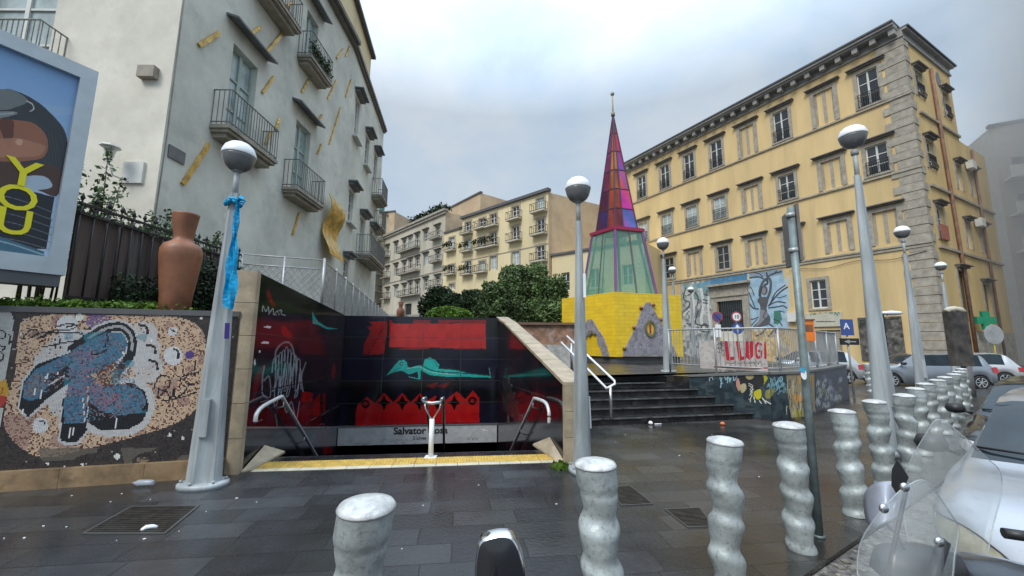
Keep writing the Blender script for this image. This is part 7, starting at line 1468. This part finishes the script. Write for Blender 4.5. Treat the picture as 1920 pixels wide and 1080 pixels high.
mb = MB(); FS.box(mb, 5.3, 13.5, .005, .06, -.3, 2.6); obj('shop_front', mb, mat('scribbled_shop_wall', (.46,.43,.36), .8, v=.3, sc=2, dirt=((.22,.20,.18), .8, 4)), op)
q = YD(1672, 588, 14.5); t = thing('street_light', 'flat white street light head on a thin arm before the notice board', 'street lamp', (q.x+.9,q.y,-.2)); mb = MB(); mb.lathe([(.01,-.07),(.3,-.04),(.42,.02),(.3,.08),(.02,.11)], (q.x,q.y,q.z), 16, sq=.45); obj('head', mb, WHT, t); mb = MB(); mb.tube([(q.x-.25,q.y+.1,-.2),(q.x-.25,q.y+.1,q.z-.02),(q.x-.1,q.y+.05,q.z-.04)], .04, 8); obj('pole', mb, K['pole'], t)
# litter
st_ = MB(); q = YD(1096, 535, 5.16); st_.box(q.x-.018,q.x+.018,q.y,q.y+.004,q.z-.16,q.z+.16); tag(obj('sticker', st_, K['globe_white'], None), 'tall white scribbled sticker on the pole of the second lamp', 'sticker')
q = G(268, 912); mb = MB(); mb.tube([(q[0]-.11,q[1],.035),(q[0]-.09,q[1],.035),(q[0]-.06,q[1]+.005,.035),(q[0]+.07,q[1]+.02,.035),(q[0]+.10,q[1]+.022,.03)], [.012,.016,.034,.030,.022], 10); tag(obj('plastic_bottle', mb, glassmat('crushed_plastic', (.45,.5,.55), .15, .6), None), 'crushed clear plastic bottle against the mosaic wall plinth', 'bottle')
q = G(278, 994); mb = MB(); mb.tube([(q[0]-.035,q[1]-.03,.012),(q[0]-.025,q[1],.02),(q[0]+.01,q[1]+.025,.018),(q[0]+.05,q[1]+.03,.014)], [.012,.02,.018,.010], 7); tag(obj('tissue', mb, K['globe_white'], None), 'curled white tissue lying by the wide grated cover', 'litter')
q = G(1220, 796); mb = MB(); mb.lathe([(.02,0),(.05,.02),(.04,.05),(.01,.07)], (q[0],q[1],0), 7); mb.tube([(q[0]+.08,q[1],.01),(q[0]+.22,q[1]+.01,.012)], .012, 5); tag(obj('crumpled_paper', mb, WHT, None), 'white crumpled paper at the foot of the steps', 'litter')
q = G(1355, 797); mb = MB(); mb.lathe([(.03,0),(.06,.02),(.03,.06)], (q[0],q[1],0), 6); tag(obj('orange_wrapper', mb, mat('orange_wrapper', (.6,.16,.06), .5), None), 'small orange wrapper at the foot of the steps', 'litter')
gt = MB(); q = Vector(G(1052, 880)); leaves(gt, 260, lambda: (q.x+rnd.gauss(0,.05), q.y+.05+rnd.gauss(0,.05), abs(rnd.gauss(0,.03))), .06, 2.5); tag(obj('grass_tuft', gt, K['leaf_bright'], None), 'tuft of grass at the foot of the right stone pillar', 'grass')
# haze volume added to fade the palace side and the block behind
mm = bpy.data.materials.new('added_haze'); mm.use_nodes = True; nt = mm.node_tree; nt.nodes.clear(); pv_ = N(nt, 'ShaderNodeVolumePrincipled'); pv_.inputs['Color'].default_value = (.97,.955,.93,1); pv_.inputs['Density'].default_value = .05; mo_ = N(nt, 'ShaderNodeOutputMaterial'); nt.links.new(pv_.outputs[0], mo_.inputs['Volume'])
tcm = N(nt, 'ShaderNodeTexCoord'); sc_m = N(nt, 'ShaderNodeVectorMath', operation='MULTIPLY'); sc_m.inputs[1].default_value = (1/21, 1/11, 1/40); nt.links.new(tcm.outputs['Object'], sc_m.inputs[0])
ln = N(nt, 'ShaderNodeVectorMath', operation='LENGTH'); nt.links.new(sc_m.outputs[0], ln.inputs[0]); mrm = N(nt, 'ShaderNodeMapRange'); mrm.inputs[1].default_value = 1.0; mrm.inputs[2].default_value = .35; mrm.inputs[3].default_value = 0; mrm.inputs[4].default_value = .13; nt.links.new(ln.outputs['Value'], mrm.inputs[0]); nt.links.new(mrm.outputs[0], pv_.inputs['Density'])
import bmesh
me = bpy.data.meshes.new('haze_volume'); bm = bmesh.new(); bmesh.ops.create_icosphere(bm, subdivisions=4, radius=1); bm.to_mesh(me); bm.free(); me.transform(Matrix.Diagonal((21,11,40,1))); mo = bpy.data.objects.new('haze_volume', me); mo.location = (46,25,9); mo.rotation_euler = (0,0,math.radians(30)); me.materials.append(mm); C.objects.link(mo); mo['kind'] = 'stuff'
